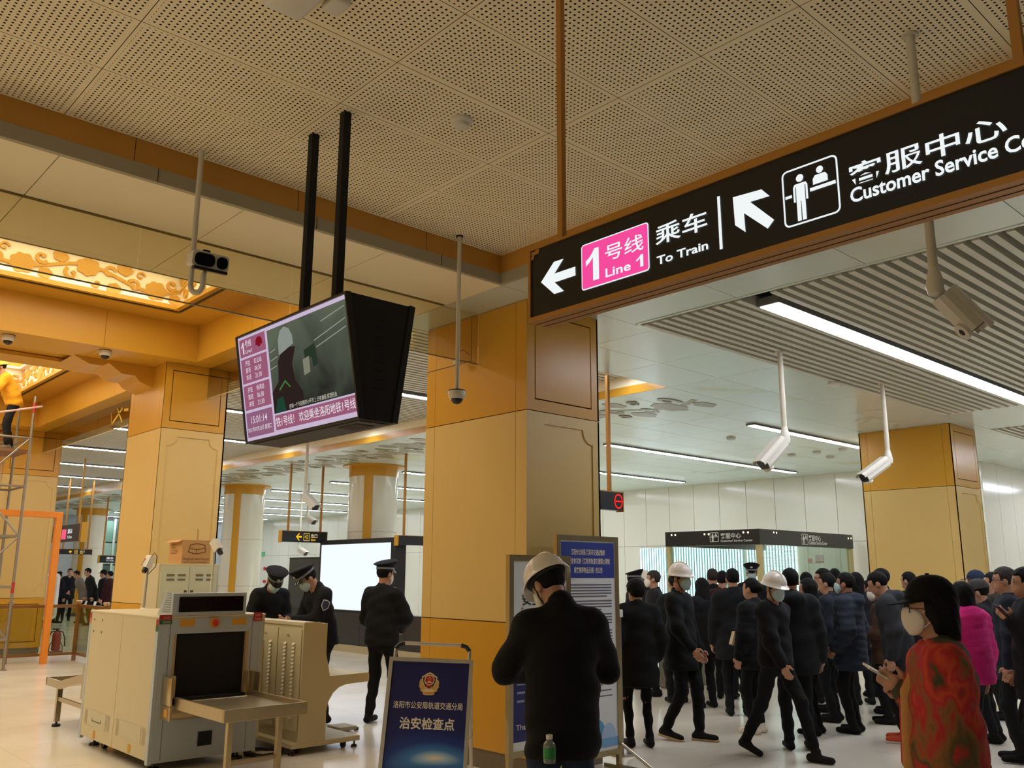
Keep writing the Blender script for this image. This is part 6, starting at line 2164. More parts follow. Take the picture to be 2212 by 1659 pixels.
def sdf_mesh(prims, vox, k=0.03, post=None, pad=0.04):
    lo, hi = np.full(3, 1e9), np.full(3, -1e9)
    for p in prims:
        if p[0] == 'c':
            r = max(p[3], p[4]) * (max(p[5]) if len(p) > 5 and p[5] is not None else 1)
            for q in (p[1], p[2]):
                lo, hi = np.minimum(lo, q - r), np.maximum(hi, q + r)
        else:
            r = max(p[2])
            lo, hi = np.minimum(lo, p[1] - r), np.maximum(hi, p[1] + r)
    lo, hi = lo - pad, hi + pad
    n = np.maximum(((hi - lo) / vox).astype(int) + 2, 4)
    ax = [lo[i] + vox * np.arange(n[i]) for i in range(3)]
    G = np.stack(np.meshgrid(*ax, indexing='ij'), -1).reshape(-1, 3).astype(np.float32)
    D = None
    for p in prims:
        d = sd_prim(p, G)
        if D is None:
            D = d
        elif k > 0:
            hh = np.maximum(k - np.abs(D - d), 0) / k
            D = np.minimum(D, d) - hh * hh * k * 0.25
        else:
            D = np.minimum(D, d)
    if post is not None:
        D = post(D, G)
    return surf_nets(D.reshape(n), lo, vox)


def rotx(a):
    c, s = math.cos(a), math.sin(a)
    return np.array([[1, 0, 0], [0, c, -s], [0, s, c]])


def rotz(a):
    c, s = math.cos(a), math.sin(a)
    return np.array([[c, -s, 0], [s, c, 0], [0, 0, 1]])


def ik(a, t, l1, l2, pole):
    """middle joint of a two-bone chain from a to t, and the reachable end"""
    a, t = np.array(a, float), np.array(t, float)
    d = t - a
    L = np.linalg.norm(d)
    if L > (l1 + l2) * 0.995:
        t = a + d / L * (l1 + l2) * 0.995
        d = t - a
        L = np.linalg.norm(d)
    u = d / max(L, 1e-6)
    x = (L * L + l1 * l1 - l2 * l2) / (2 * L)
    y = math.sqrt(max(l1 * l1 - x * x, 0))
    pl = np.array(pole, float)
    pl = pl - u * (pl @ u)
    pl = _nrm(pl)
    return a + u * x + pl * y, t


SKIN = M('skin', (186, 138, 110), rough=0.55, var=0.05, scale=30)
SKIN2 = M('skin_tan', (176, 124, 94), rough=0.55, var=0.05, scale=30)
HAIRM = M('dark_hair', (17, 15, 14), rough=0.75, spec=0.2, var=0.3, scale=120, bump=0.3, bscale=180)
HAIRG = M('greying_hair', (56, 50, 46), rough=0.75, spec=0.2, var=0.3, scale=120, bump=0.3, bscale=180)
MASKW = M('mask_white', (232, 222, 208), rough=0.7, var=0.03)
MASKB = M('mask_pale_blue', (176, 200, 202), rough=0.7, var=0.03)
EYEM = M('eye_dark', (26, 20, 18), rough=0.3)
HELW = M('helmet_white', (232, 224, 212), rough=0.22, var=0.02)
HELY = M('helmet_yellow', (236, 186, 30), rough=0.3, var=0.03)


def cloth(rgb, kind='fabric'):
    key = 'cloth_%d_%d_%d' % tuple(rgb)
    return M(key, rgb, rough=0.85, var=0.12, scale=30, bump=0.25, bscale=90, spec=0.25)


def patch_knit():
    m = bpy.data.materials.new('patchwork_knit')
    m.use_nodes = True
    nt = m.node_tree
    b = nt.nodes['Principled BSDF']
    b.inputs['Roughness'].default_value = 0.95
    tc = nt.nodes.new('ShaderNodeTexCoord')
    n0 = nt.nodes.new('ShaderNodeTexNoise')
    n0.inputs['Scale'].default_value = 5.0
    n0.inputs['Detail'].default_value = 2
    nt.links.new(tc.outputs['Object'], n0.inputs['Vector'])
    mp = nt.nodes.new('ShaderNodeMapping')
    mp.inputs['Scale'].default_value = (1.4, 1.4, 0.8)
    mp.inputs['Location'].default_value = (0.35, 0.1, 0.27)
    nt.links.new(tc.outputs['Object'], mp.inputs['Vector'])
    n = nt.nodes.new('ShaderNodeTexNoise')
    n.inputs['Scale'].default_value = 3.4
    n.inputs['Detail'].default_value = 3
    n.inputs['Distortion'].default_value = 0.25
    nt.links.new(mp.outputs[0], n.inputs['Vector'])
    r = nt.nodes.new('ShaderNodeValToRGB')
    cr = r.color_ramp
    cr.elements[0].position, cr.elements[0].color = 0.0, (*lin((52, 58, 30)), 1)
    cr.elements[1].position, cr.elements[1].color = 1.0, (*lin((158, 112, 60)), 1)
    for p, c in ((0.38, (66, 70, 38)), (0.42, (176, 44, 38)), (0.47, (206, 78, 44)), (0.51, (190, 38, 50)), (0.55, (150, 96, 52)), (0.60, (84, 78, 44)), (0.64, (188, 46, 44))):
        e = cr.elements.new(p)
        e.color = (*lin(c), 1)
    nt.links.new(n.outputs['Fac'], r.inputs[0])
    nt.links.new(r.outputs[0], b.inputs['Base Color'])
    n2 = nt.nodes.new('ShaderNodeTexNoise')
    n2.inputs['Scale'].default_value = 160
    nt.links.new(tc.outputs['Object'], n2.inputs['Vector'])
    bp = nt.nodes.new('ShaderNodeBump')
    bp.inputs['Strength'].default_value = 0.4
    bp.inputs['Distance'].default_value = 0.02
    nt.links.new(n2.outputs['Fac'], bp.inputs['Height'])
    nt.links.new(bp.outputs['Normal'], b.inputs['Normal'])
    return m


BLK = (17, 17, 18)
V3 = lambda *a: np.array(a, float)


def np_obj(name, parts, mats, root=None, loc=None, rz=0.0):
    """parts: list of (V, F, material index) in the person's own frame"""
    vs_, fs, mi = [], [], []
    o_ = 0
    for V, F, m in parts:
        vs_.append(np.asarray(V, float))
        fs.append(np.asarray(F, int) + o_)
        mi += [m] * len(F)
        o_ += len(V)
    V = np.concatenate(vs_) if vs_ else np.zeros((0, 3))
    me = bpy.data.meshes.new(name)
    me.from_pydata(V.tolist(), [], [f for A in fs for f in A.tolist()])
    for m in (mats if isinstance(mats, (list, tuple)) else [mats]):
        me.materials.append(m)
    if isinstance(mats, (list, tuple)) and len(mats) > 1:
        me.polygons.foreach_set('material_index', mi)
    me.polygons.foreach_set('use_smooth', [True] * len(me.polygons))
    me.update()
    o = bpy.data.objects.new(name, me)
    col.objects.link(o)
    if root is None:
        o.location = loc
        o.rotation_euler = (0, 0, rz)
        MW[o.name] = Matrix.Translation(Vector(loc)) @ Matrix.Rotation(rz, 4, 'Z')
    else:
        o.parent = root
        MW[o.name] = world_of(root)
    return o


def mb_obj(mb, name, mats, root, sharp=50, T=None):
    me = bpy.data.meshes.new(name)
    vv = mb.v if T is None else [tuple(T[0] @ np.array(v) + T[1]) for v in mb.v]
    me.from_pydata([tuple(v) for v in vv], [], mb.f)
    for m in (mats if isinstance(mats, (list, tuple)) else [mats]):
        me.materials.append(m)
    me.polygons.foreach_set('use_smooth', [True] * len(me.polygons))
    me.set_sharp_from_angle(angle=math.radians(sharp))
    me.update()
    o = bpy.data.objects.new(name, me)
    col.objects.link(o)
    o.parent = root
    MW[o.name] = world_of(root)
    return o


def head_prims(T, s):
    R, c = T
    e = lambda p, r: ('e', R @ (V3(*p) * s) + c, [q * s for q in r], R.astype(np.float32))
    return [e((0, -0.006, 0.035), (0.078, 0.097, 0.092)), e((0, 0.030, -0.045), (0.056, 0.062, 0.070)), e((0, 0.062, -0.085), (0.026, 0.022, 0.026)),
            e((0, 0.094, -0.020), (0.013, 0.017, 0.024)), e((0, 0.075, 0.020), (0.050, 0.020, 0.016)),
            e((-0.079, -0.006, -0.012), (0.010, 0.020, 0.032)), e((0.079, -0.006, -0.012), (0.010, 0.020, 0.032)),
            e((0, 0.080, -0.062), (0.024, 0.016, 0.012))]


def hand_prims(w, d, n, s, curl=0.5, side=1):
    """w wrist, d finger direction, n palm normal; five fingers"""
    d, n = _nrm(d), _nrm(n - d * (n @ d))
    x = np.cross(d, n) * side
    pr = [('c', w - d * 0.02 * s, w + d * 0.05 * s, 0.024 * s, 0.030 * s), ('c', w + d * 0.055 * s - x * 0.026 * s, w + d * 0.06 * s + x * 0.026 * s, 0.017 * s, 0.017 * s)]
    for i, (off, L) in enumerate(((-0.030, 0.066), (-0.010, 0.078), (0.011, 0.073), (0.031, 0.058))):
        b = w + d * 0.078 * s + x * off * s
        a1 = curl * 0.6
        d1 = d * math.cos(a1) + n * math.sin(a1)
        m = b + d1 * L * 0.5 * s
        a2 = curl * 1.7
        d2 = d * math.cos(a2) + n * math.sin(a2)
        pr += [('c', b - d * 0.012 * s, m, 0.0095 * s, 0.0085 * s), ('c', m, m + d2 * L * 0.5 * s, 0.0085 * s, 0.0070 * s)]
    b = w + d * 0.018 * s - x * 0.026 * s
    td = _nrm(d * 0.65 - x * 0.75 + n * 0.25)
    m = b + td * 0.040 * s
    td2 = _nrm(d * 0.9 - x * 0.25 + n * (0.2 + curl * 0.4))
    pr += [('c', b, m, 0.013 * s, 0.011 * s), ('c', m, m + td2 * 0.034 * s, 0.0105 * s, 0.0085 * s)]
    return pr


def person(label, pos, az, H=1.70, z0=0.0, lean=0.0, head=(0, 0), feet=None, hands=None, hand_dir=None, curl=(0.5, 0.5), top=BLK, top_mat=None, style='jacket',
           hem=0.80, bulk=0.02, bottom=(16, 16, 18), hair='short', hairm=None, mask=None, cap=None, glasses=False, shoe=(14, 13, 13), vox=0.022, hvox=0.013,
           skin=None, group=None, collar=None, eyes=True, sole=None, elbows=None, shirt=None, hood=False, grey=False, cross=False):
    """pos: ground point (x, y); az: world azimuth the person faces; local frame: x right, y forward, z up"""
    s = H / 1.75
    rz = az - math.pi / 2
    pel = V3(0, 0, 0.95) * s
    Rl = rotx(-lean)
    up = lambda *p: pel + Rl @ (V3(*p) * s - pel)
    feet = feet or ((-0.10, 0.0, 0.0), (0.10, 0.02, 0.0))
    skm = skin or SKIN
    # legs
    legs = []
    for sd, f in zip((-1, 1), feet):
        hip = V3(0.085 * sd, 0, 0.92) * s
        ank = V3(f[0], f[1], f[2]) * s + V3(0, 0, 0.085 * s)
        kn, ank = ik(hip, ank, 0.43 * s, 0.425 * s, (0.12 * sd, 1, 0.05))
        legs.append((hip, kn, ank, f[3] if len(f) > 3 else 0.0))
    # arms
    arms = []
    hands = hands or ((-0.27, 0.06, 0.86), (0.27, 0.06, 0.86))
    for i, (sd, h_) in enumerate(zip((-1, 1), hands)):
        sh = up(0.172 * sd, -0.005, 1.392)
        tgt = V3(*h_) * s if len(h_) == 3 else V3(*h_[:3])
        pole = V3(*(elbows[i] if elbows else (0.45 * sd, -0.8, -0.35)))
        el, wr = ik(sh, tgt, 0.285 * s, 0.26 * s, pole)
        arms.append((sh, el, wr))
    yaw, pit = math.radians(head[0]), math.radians(head[1])
    nb = up(0, -0.005, 1.475)
    Rh = rotz(-yaw) @ rotx(-pit - lean * 0.6)
    hc = nb + Rh @ (V3(0, 0.014, 0.150) * s)
    T = (Rh, hc)
    # ---- body: one surface (head and neck, trunk and limbs, hands)
    parts = []
    hp = head_prims(T, s) + [('c', hc + Rh @ (V3(0, -0.015, -0.05) * s), up(0, -0.005, 1.40), 0.055 * s, 0.066 * s)]
    parts.append((*sdf_mesh(hp, hvox, 0.022), 0))
    trunk = [('c', up(0, 0, 1.02), up(0, 0, 1.32), 0.115 * s, 0.125 * s, (1.15, 0.75, 1)), ('c', up(-0.13, 0, 1.41), up(0.13, 0, 1.41), 0.055 * s, 0.055 * s), ('c', V3(0, 0, 0.93) * s, up(0, 0, 1.05), 0.12 * s, 0.11 * s, (1.1, 0.8, 1)), ('c', up(0, 0, 1.36), nb, 0.07 * s, 0.055 * s)]
    for hip, kn, ank, tl in legs:
        trunk += [('c', hip, kn, 0.075 * s, 0.05 * s), ('c', kn, ank, 0.048 * s, 0.034 * s)]
    for sh, el, wr in arms:
        trunk += [('c', sh, el, 0.042 * s, 0.034 * s), ('c', el, wr, 0.034 * s, 0.025 * s)]
    parts.append((*sdf_mesh(trunk, max(vox, 0.024), 0.03), 0))
    for i, (sh, el, wr) in enumerate(arms):
        fd = _nrm(wr - el)
        nn = V3(-1 if i else 1, 0.1, 0)
        if hand_dir and hand_dir[i] is not None:
            fd = _nrm(V3(*hand_dir[i][0]))
            nn = V3(*hand_dir[i][1])
        V_, F_ = sdf_mesh(hand_prims(wr, fd, nn, s * 1.02, curl[i], 1 if i == 0 else -1), 0.0075 if hvox > 0.01 else 0.0055, 0.010, pad=0.02)
        parts.append((V_, F_, 0))
    root = np_obj('person', parts, skm, None, (pos[0], pos[1], z0), rz)
    tag(root, label, 'person', group)
    rs = np.random.RandomState(int(abs(pos[0] * 991 + pos[1] * 77)) % 99991)
    ph = rs.rand(6) * 6

    def wrinkle(amp):
        return lambda G: amp * (np.sin(31 * G[:, 2] + 9 * G[:, 0] + ph[0] + 2.0 * np.sin(13 * G[:, 1] + ph[1])) + 0.8 * np.sin(47 * G[:, 2] - 21 * G[:, 0] + 17 * G[:, 1] + ph[2]))
    # ---- trousers
    tm = cloth(bottom)
    tr = [('c', V3(0, 0, 0.90) * s, V3(0, 0, 1.03) * s, 0.135 * s, 0.125 * s, (1.15, 0.82, 1))]
    if style == 'skirt':
        tr += [('c', V3(0, 0, 0.98) * s, V3(0, 0, 0.30) * s, 0.15 * s, 0.20 * s, (1.1, 0.85, 1))]
    for hip, kn, ank, tl in legs:
        lw = 0.82 if style == 'slim' else 1.0
        tr += [('c', hip + V3(0, 0, 0.02), kn, 0.092 * s * (0.5 + 0.5 * lw), 0.066 * s * lw), ('c', kn, ank + (kn - ank) * 0.06, 0.066 * s * lw, 0.054 * s * lw)]
    w_ = wrinkle(0.004)
    np_obj('skirt' if style == 'skirt' else 'trousers', [(*sdf_mesh(tr, vox, 0.03, lambda D, G: D + w_(G)), 0)], tm, root)
    # ---- shoes
    sm = cloth(shoe)
    for (hip, kn, ank, tl), sd in zip(legs, (-1, 1)):
        fdir = V3(0.06 * sd, math.cos(tl), math.sin(tl))
        hl, to = ank + V3(0, 0, -0.045 * s) - fdir * 0.045 * s, ank + V3(0, 0, -0.05 * s) + fdir * 0.165 * s
        if tl == 0:
            hl[2], to[2] = 0.042 * s, 0.036 * s
            if len(feet[0]) > 2:
                hl[2] += feet[0 if sd < 0 else 1][2] * s
                to[2] += feet[0 if sd < 0 else 1][2] * s
        sp = [('c', hl, to, 0.042 * s, 0.034 * s, (1, 1, 0.95)), ('c', ank + V3(0, -0.01, 0), ank + V3(0, 0.02, -0.03) * s, 0.043 * s, 0.042 * s)]
        so = np_obj('shoe', [(*sdf_mesh(sp, min(vox, 0.014), 0.02), 0)], sm, root)
        if sole is not None:
            np_obj('sole', [(*sdf_mesh([('c', hl + V3(0, -0.005, -0.03) * s, to + V3(0, 0.008, -0.026) * s, 0.046 * s, 0.038 * s, (1, 1, 0.4))], 0.012, 0), 0)], cloth(sole), so)
    # ---- upper garment
    jm = top_mat or cloth(top)
    b_ = bulk
    jt = [('c', up(0, 0, 1.02), up(0, 0, 1.33), 0.135 * s + b_, 0.142 * s + b_, (1.16, 0.78, 1)), ('c', up(-0.125, -0.005, 1.385), up(0.125, -0.005, 1.385), 0.064 * s + b_ * 0.6, 0.064 * s + b_ * 0.6),
          ('c', up(0, -0.015, 1.46), up(-0.15, -0.008, 1.40), 0.052 * s, 0.056 * s + b_ * 0.4), ('c', up(0, -0.015, 1.46), up(0.15, -0.008, 1.40), 0.052 * s, 0.056 * s + b_ * 0.4),
          ('c', V3(0, 0, hem + 0.06) * s, up(0, 0, 1.08), 0.148 * s + b_ * 1.1, 0.135 * s + b_, (1.14, 0.84, 1)), ('c', up(0, -0.01, 1.38), up(0, -0.012, 1.50), 0.085 * s, 0.066 * s)]
    if style == 'coat':
        jt.append(('c', V3(0, 0, hem + 0.05) * s, V3(0, 0, 0.98) * s, 0.17 * s + b_, 0.15 * s + b_, (1.12, 0.88, 1)))
    if hood:
        jt.append(('e', up(0, -0.115, 1.44), [0.12 * s, 0.075 * s, 0.085 * s]))
    cuffs = []
    for sh, el, wr in arms:
        we = el + (wr - el) * 0.93
        jt += [('c', sh, el, 0.064 * s + b_ * 0.7, 0.053 * s + b_ * 0.7), ('c', el, we, 0.053 * s + b_ * 0.7, 0.042 * s + b_ * 0.45)]
    puff = style == 'puffer'
    w2 = wrinkle(0.0038 if not puff else 0.002)
    hz = hem * s

    def jpost(D, G):
        D = D + w2(G)
        if puff:
            D = D - 0.009 * np.abs(np.sin(math.pi * (G[:, 2] + 0.012 * np.sin(14 * G[:, 0] + ph[5])) / (0.078 * s))) + 0.004
        D = np.maximum(D, (hz - G[:, 2]) * 0.9)
        # keep the neck open
        Q = (G - np.float32(hc)) @ Rh.astype(np.float32)
        nd = np.sqrt((Q[:, 0] / 0.062) ** 2 + ((Q[:, 1] - 0.01) / 0.068) ** 2) - 1.0
        return np.maximum(D, np.minimum(-(nd * 0.06), 0.2) * (Q[:, 2] > -0.16 * s) + (-1.0) * (Q[:, 2] <= -0.16 * s))
    jk = np_obj({'coat': 'coat', 'puffer': 'padded_jacket', 'skirt': 'cardigan'}.get(style, 'jacket'), [(*sdf_mesh(jt, vox, 0.035, jpost), 0)], jm, root)
    if shirt is not None:
        np_obj('shirt', [(*sdf_mesh([('c', up(0, 0.075, 1.20), up(0, 0.062, 1.42), 0.03 * s, 0.055 * s, (1, 0.75, 1))], 0.012, 0.0), 0)], cloth(shirt), root)
    # ---- hair, headgear, mask
    hm = hairm or (HAIRG if grey else HAIRM)
    Rf, hcf = Rh.astype(np.float32), np.float32(hc)

    def hl_(G):
        return (G - hcf) @ Rf / s
    ks = 1.16 if hair == 'round' else 1.0
    cran = ('e', Rh @ (V3(0, -0.010, 0.037) * s) + hc, [0.086 * s * ks, 0.106 * s * ks, 0.101 * s * ks], Rf)
    if hair:
        hp_ = [cran]
        if hair in ('bob', 'long'):
            L = -0.105 if hair == 'bob' else -0.22
            hp_ += [('c', Rh @ (V3(0, -0.045, 0.02) * s) + hc, Rh @ (V3(0, -0.055, L) * s) + hc, 0.088 * s, 0.072 * s, (1.1, 0.8, 1)),
                    ('c', Rh @ (V3(-0.072, 0.0, 0.01) * s) + hc, Rh @ (V3(-0.075, -0.01, L * 0.8) * s) + hc, 0.026 * s, 0.022 * s), ('c', Rh @ (V3(0.072, 0.0, 0.01) * s) + hc, Rh @ (V3(0.075, -0.01, L * 0.8) * s) + hc, 0.026 * s, 0.022 * s)]
        if hair == 'bun':
            hp_ += [('e', Rh @ (V3(0, -0.115, 0.02) * s) + hc, [0.045 * s, 0.04 * s, 0.045 * s])]

        def hpost(D, G):
            Q = hl_(G)
            x, y, z = Q[:, 0], Q[:, 1], Q[:, 2]
            face = np.maximum(0.038 - y, z - 0.062)            # open in front below the hairline
            D = np.maximum(D, -face)
            if hair in ('short', 'bun', 'round'):
                sidecut = np.maximum(-0.02 - y, z + 0.005)       # around the ears
                D = np.maximum(D, -sidecut)
                D = np.maximum(D, (-0.075 if hair != 'round' else -0.10) - z)
            if hair == 'balding':
                D = np.maximum(D, -np.maximum(-0.02 - y, 0.03 - z))
                D = np.maximum(D, -0.07 - z)
            return D + 0.0025 * np.sin(90 * x + 60 * z + ph[3]) * np.sin(70 * y + ph[4])
        np_obj('hair', [(*sdf_mesh(hp_, hvox, 0.02, hpost), 0)], hm, root)
    if mask is not None:
        def mpost(D, G):
            Q = hl_(G)
            y, z, x = Q[:, 1], Q[:, 2], Q[:, 0]
            D = D - (0.013 - 0.25 * np.abs(x).clip(0, 0.04)) * s
            k0 = np.sqrt((x / 0.092) ** 2 + ((y - 0.092) / 0.072) ** 2 + ((z + 0.048) / 0.066) ** 2)
            return np.maximum(D, (k0 - 1.0) * 0.06 * s)
        mk = np_obj('face_mask', [(*sdf_mesh(head_prims(T, s)[:5] + [('e', Rh @ (V3(0, 0.052, -0.046) * s) + hc, [0.060 * s, 0.064 * s, 0.064 * s], Rf)], min(hvox, 0.010), 0.03, mpost), 0)], mask, root)
        if hvox <= 0.010:
            for sd in (-1, 1):
                m_ = MB().tube([(sd * 0.062, 0.050, -0.01), (sd * 0.078, 0.01, 0.01), (sd * 0.083, -0.02, 0.0)], 0.0022, 5)
                m_.tube([(sd * 0.058, 0.045, -0.075), (sd * 0.076, 0.0, -0.035), (sd * 0.083, -0.02, -0.01)], 0.0022, 5)
                mb_obj(m_, 'ear_loop', mask, mk, T=(Rh * s, hc))
    if eyes:
        for sd in (-1, 1):
            m_ = MB().lathe([(0.001, -0.008), (0.009, -0.005), (0.012, 0), (0.009, 0.005), (0.001, 0.008)], 10, (sd * 0.032, 0.0805, 0.012))
            mb_obj(m_, 'eye', EYEM, root, T=(Rh * s, hc))
            m_ = MB().box((sd * 0.032 - 0.018, 0.080, 0.030), (sd * 0.032 + 0.018, 0.0925, 0.036))
            mb_obj(m_, 'eyebrow', EYEM, root, T=(Rh * s, hc))
    if glasses:
        m_ = MB()
        for sd in (-1, 1):
            m_.tube([(sd * 0.034 + 0.026 * math.cos(a), 0.100, 0.008 + 0.019 * math.sin(a)) for a in [2 * math.pi * k / 14 for k in range(15)]], 0.0022, 6)
            m_.tube([(sd * 0.060, 0.100, 0.010), (sd * 0.082, 0.07, 0.010), (sd * 0.086, -0.02, 0.004)], 0.002, 6)
        m_.tube([(-0.009, 0.101, 0.010), (0.009, 0.101, 0.010)], 0.002, 6)
        mb_obj(m_, 'glasses', BLACK, root, T=(Rh * s, hc))
    TT = (Rh * s, hc)
    if cap in ('helmet_w', 'helmet_y'):
        m_ = MB()
        n = 28
        rings = []
        for k in range(9):
            a = math.pi / 2 * k / 8
            rings.append([(0.112 * math.cos(a) * math.cos(t), 0.132 * math.cos(a) * math.sin(t) - 0.004, 0.052 + 0.122 * math.sin(a) ** 0.92) for t in [2 * math.pi * q / n for q in range(n)]])
        brim = []
        for t in [2 * math.pi * q / n for q in range(n)]:
            fwd = max(0.0, math.sin(t))
            brim.append((0.128 * math.cos(t), (0.148 + 0.035 * fwd ** 3) * math.sin(t) - 0.004, 0.036 - 0.008 * fwd))
        brim2 = [(x * 0.985, y * 0.985, z - 0.006) for x, y, z in brim]
        inner = [(0.104 * math.cos(t), 0.124 * math.sin(t) - 0.004, 0.05) for t in [2 * math.pi * q / n for q in range(n)]]
        allr = [inner, brim2, brim] + rings
        vs_ = [v for r_ in allr for v in r_]
        fs = []
        for i in range(len(allr) - 1):
            for q in range(n):
                fs.append((i * n + q, i * n + (q + 1) % n, (i + 1) * n + (q + 1) % n, (i + 1) * n + q))
        m_.add(vs_, fs)
        m_.tube([(0, 0.122 * math.cos(a) - 0.004, 0.052 + 0.126 * math.sin(a) ** 0.92) for a in [math.pi * (0.12 + 0.76 * k / 12) for k in range(13)]], 0.010, 8)
        he = mb_obj(m_, 'hard_hat', HELW if cap == 'helmet_w' else HELY, root, T=TT)
        st_ = MB().tube([(-0.083, 0.01, 0.02), (-0.074, 0.025, -0.05), (-0.03, 0.045, -0.115), (0.03, 0.045, -0.115), (0.074, 0.025, -0.05), (0.083, 0.01, 0.02)], 0.005, 6)
        mb_obj(st_, 'chin_strap', BLACK, he, T=TT)
        bd = MB()
        bd.lathe([(1.0, 0.0), (1.0, 0.022)], 24, (0, -0.006, 0.028), sx=0.092, sy=0.112)
        mb_obj(bd, 'harness_band', M('harness_grey', (60, 58, 54), rough=0.7), he, T=TT)
    if cap == 'police':
        m_ = MB()
        n = 28
        allr = []
        for (rx, ry, z, tilt) in ((0.092, 0.112, 0.052, 0), (0.094, 0.114, 0.092, 0.0), (0.128, 0.146, 0.130, 0.24), (0.132, 0.150, 0.140, 0.27), (0.112, 0.128, 0.150, 0.28), (0.03, 0.04, 0.153, 0.28)):
            allr.append([(rx * math.cos(t), ry * math.sin(t) - 0.002, z + tilt * (ry * math.sin(t))) for t in [2 * math.pi * q / n for q in range(n)]])
        fs = []
        for i in range(len(allr) - 1):
            for q in range(n):
                fs.append((i * n + q, i * n + (q + 1) % n, (i + 1) * n + (q + 1) % n, (i + 1) * n + q))
        fs.append(tuple((len(allr) - 1) * n + q for q in range(n)))
        m_.add([v for r_ in allr for v in r_], fs)
        pc = mb_obj(m_, 'police_cap', cloth((20, 20, 24)), root, T=TT)
        m_ = MB().lathe([(1.0, 0.056), (1.0, 0.078)], 28, (0, -0.002, 0), sx=0.0955, sy=0.1155)
        mb_obj(m_, 'cap_band', M('silver_band', (120, 124, 130), rough=0.4), pc, T=TT)
        m_ = MB()
        a0 = [math.radians(25 + 130 * k / 10) for k in range(11)]
        inn = [(0.092 * math.cos(a), 0.112 * math.sin(a), 0.056) for a in a0]
        out = [(0.100 * math.cos(a), 0.118 * math.sin(a) + 0.05 * math.sin(math.pi * k / 10), 0.040 - 0.014 * math.sin(math.pi * k / 10)) for k, a in enumerate(a0)]
        low = [(x, y, z - 0.005) for x, y, z in out]
        m_.add(inn + out + low, [(i, i + 1, 12 + i, 11 + i) for i in range(10)] + [(11 + i, 12 + i, 23 + i, 22 + i) for i in range(10)] + [(22 + i, 23 + i, i + 1, i) for i in range(10)])
        mb_obj(m_, 'cap_visor', M('visor_black', (14, 14, 15), rough=0.15), pc, T=TT)
        m_ = MB().lathe([(0.020, 0), (0.014, 0.006)], 12, (0, 0.122, 0.105), (0, 1, 0.35))
        mb_obj(m_, 'cap_badge', M('badge_silver', (190, 186, 170), rough=0.3, metal=0.6), pc, T=TT)
        for sd in (-1, 1):
            sh = arms[0 if sd < 0 else 1][0]
            m_ = MB().box((-0.028, -0.022, 0), (0.028, 0.022, 0.012))
            mb_obj(m_, 'epaulette', M('epaulette_silver', (188, 186, 176), rough=0.4), jk, T=(np.eye(3) * s, sh + V3(-0.035 * sd, 0.0, 0.062 * s + b_ * 0.5)))
    if cap and cap.startswith('ball'):
        rgb = {'ball_black': (14, 13, 14), 'ball_blue': (34, 44, 66), 'ball_grey': (58, 56, 54)}[cap]
        cm = cloth(rgb)
        m_ = MB()
        n = 28
        rings = []
        for k in range(8):
            a = math.pi / 2 * k / 7
            rings.append([(0.097 * math.cos(a) ** 0.8 * math.cos(t), 0.116 * math.cos(a) ** 0.8 * math.sin(t) - 0.006, 0.042 + 0.118 * math.sin(a)) for t in [2 * math.pi * q / n for q in range(n)]])
        fs = []
        for i in range(len(rings) - 1):
            for q in range(n):
                fs.append((i * n + q, i * n + (q + 1) % n, (i + 1) * n + (q + 1) % n, (i + 1) * n + q))
        m_.add([v for r_ in rings for v in r_], fs)
        m_.lathe([(0.010, 0.156), (0.008, 0.166)], 10)
        bc_ = mb_obj(m_, 'baseball_cap', cm, root, T=TT)
        m_ = MB()
        a0 = [math.radians(20 + 140 * k / 12) for k in range(13)]
        inn = [(0.096 * math.cos(a), 0.114 * math.sin(a) - 0.006, 0.050) for a in a0]
        out = [(0.100 * math.cos(a), 0.112 * math.sin(a) + 0.078 * math.sin(math.pi * k / 12) ** 0.7, 0.044 - 0.016 * math.sin(math.pi * k / 12)) for k, a in enumerate(a0)]
        low = [(x, y, z - 0.005) for x, y, z in out]
        m_.add(inn + out + low, [(i, i + 1, 14 + i, 13 + i) for i in range(12)] + [(13 + i, 14 + i, 27 + i, 26 + i) for i in range(12)] + [(26 + i, 27 + i, i + 1, i) for i in range(12)])
        mb_obj(m_, 'cap_visor', cm, bc_, T=TT)
    root['_arms'] = 0
    del root['_arms']
    return root, dict(T=T, arms=arms, s=s, up=up, legs=legs, rz=rz, pos=pos, jk=jk)


def to_local(pt, pos, rz, z0=0.0):
    d = np.array(pt, float) - np.array([pos[0], pos[1], z0])
    return rotz(-rz) @ d


def to_world(v, info, z0=0.0):
    return rotz(info['rz']) @ np.array(v, float) + np.array([info['pos'][0], info['pos'][1], z0])


def at_px(px, depth):
    p = CAM + ray(px, 1240) * depth
    return (p.x, p.y)


def az_img(px, a):
    """facing: 0 away from the camera, 90 to image right, 180 to the camera, -90 to image left"""
    d = ray(px, 1240)
    return math.atan2(d.y, d.x) - math.radians(a)


def crowd(label, px, py, depth, face, **kw):
    """py: photo row of the top of the head or headgear"""
    extra = kw.pop('extra', 0.0)
    H = kw.pop('H', None)
    if H is None:
        H = min(max(PD(px, py, depth).z - extra, 1.50), 1.82)
    kw.setdefault('bulk', 0.038)
    kw.setdefault('hem', 0.72)
    return person(label, at_px(px, depth), az_img(px, face), H=H, **kw)


NEAR = dict(vox=0.013, hvox=0.0075)
MID = dict(vox=0.018, hvox=0.010)

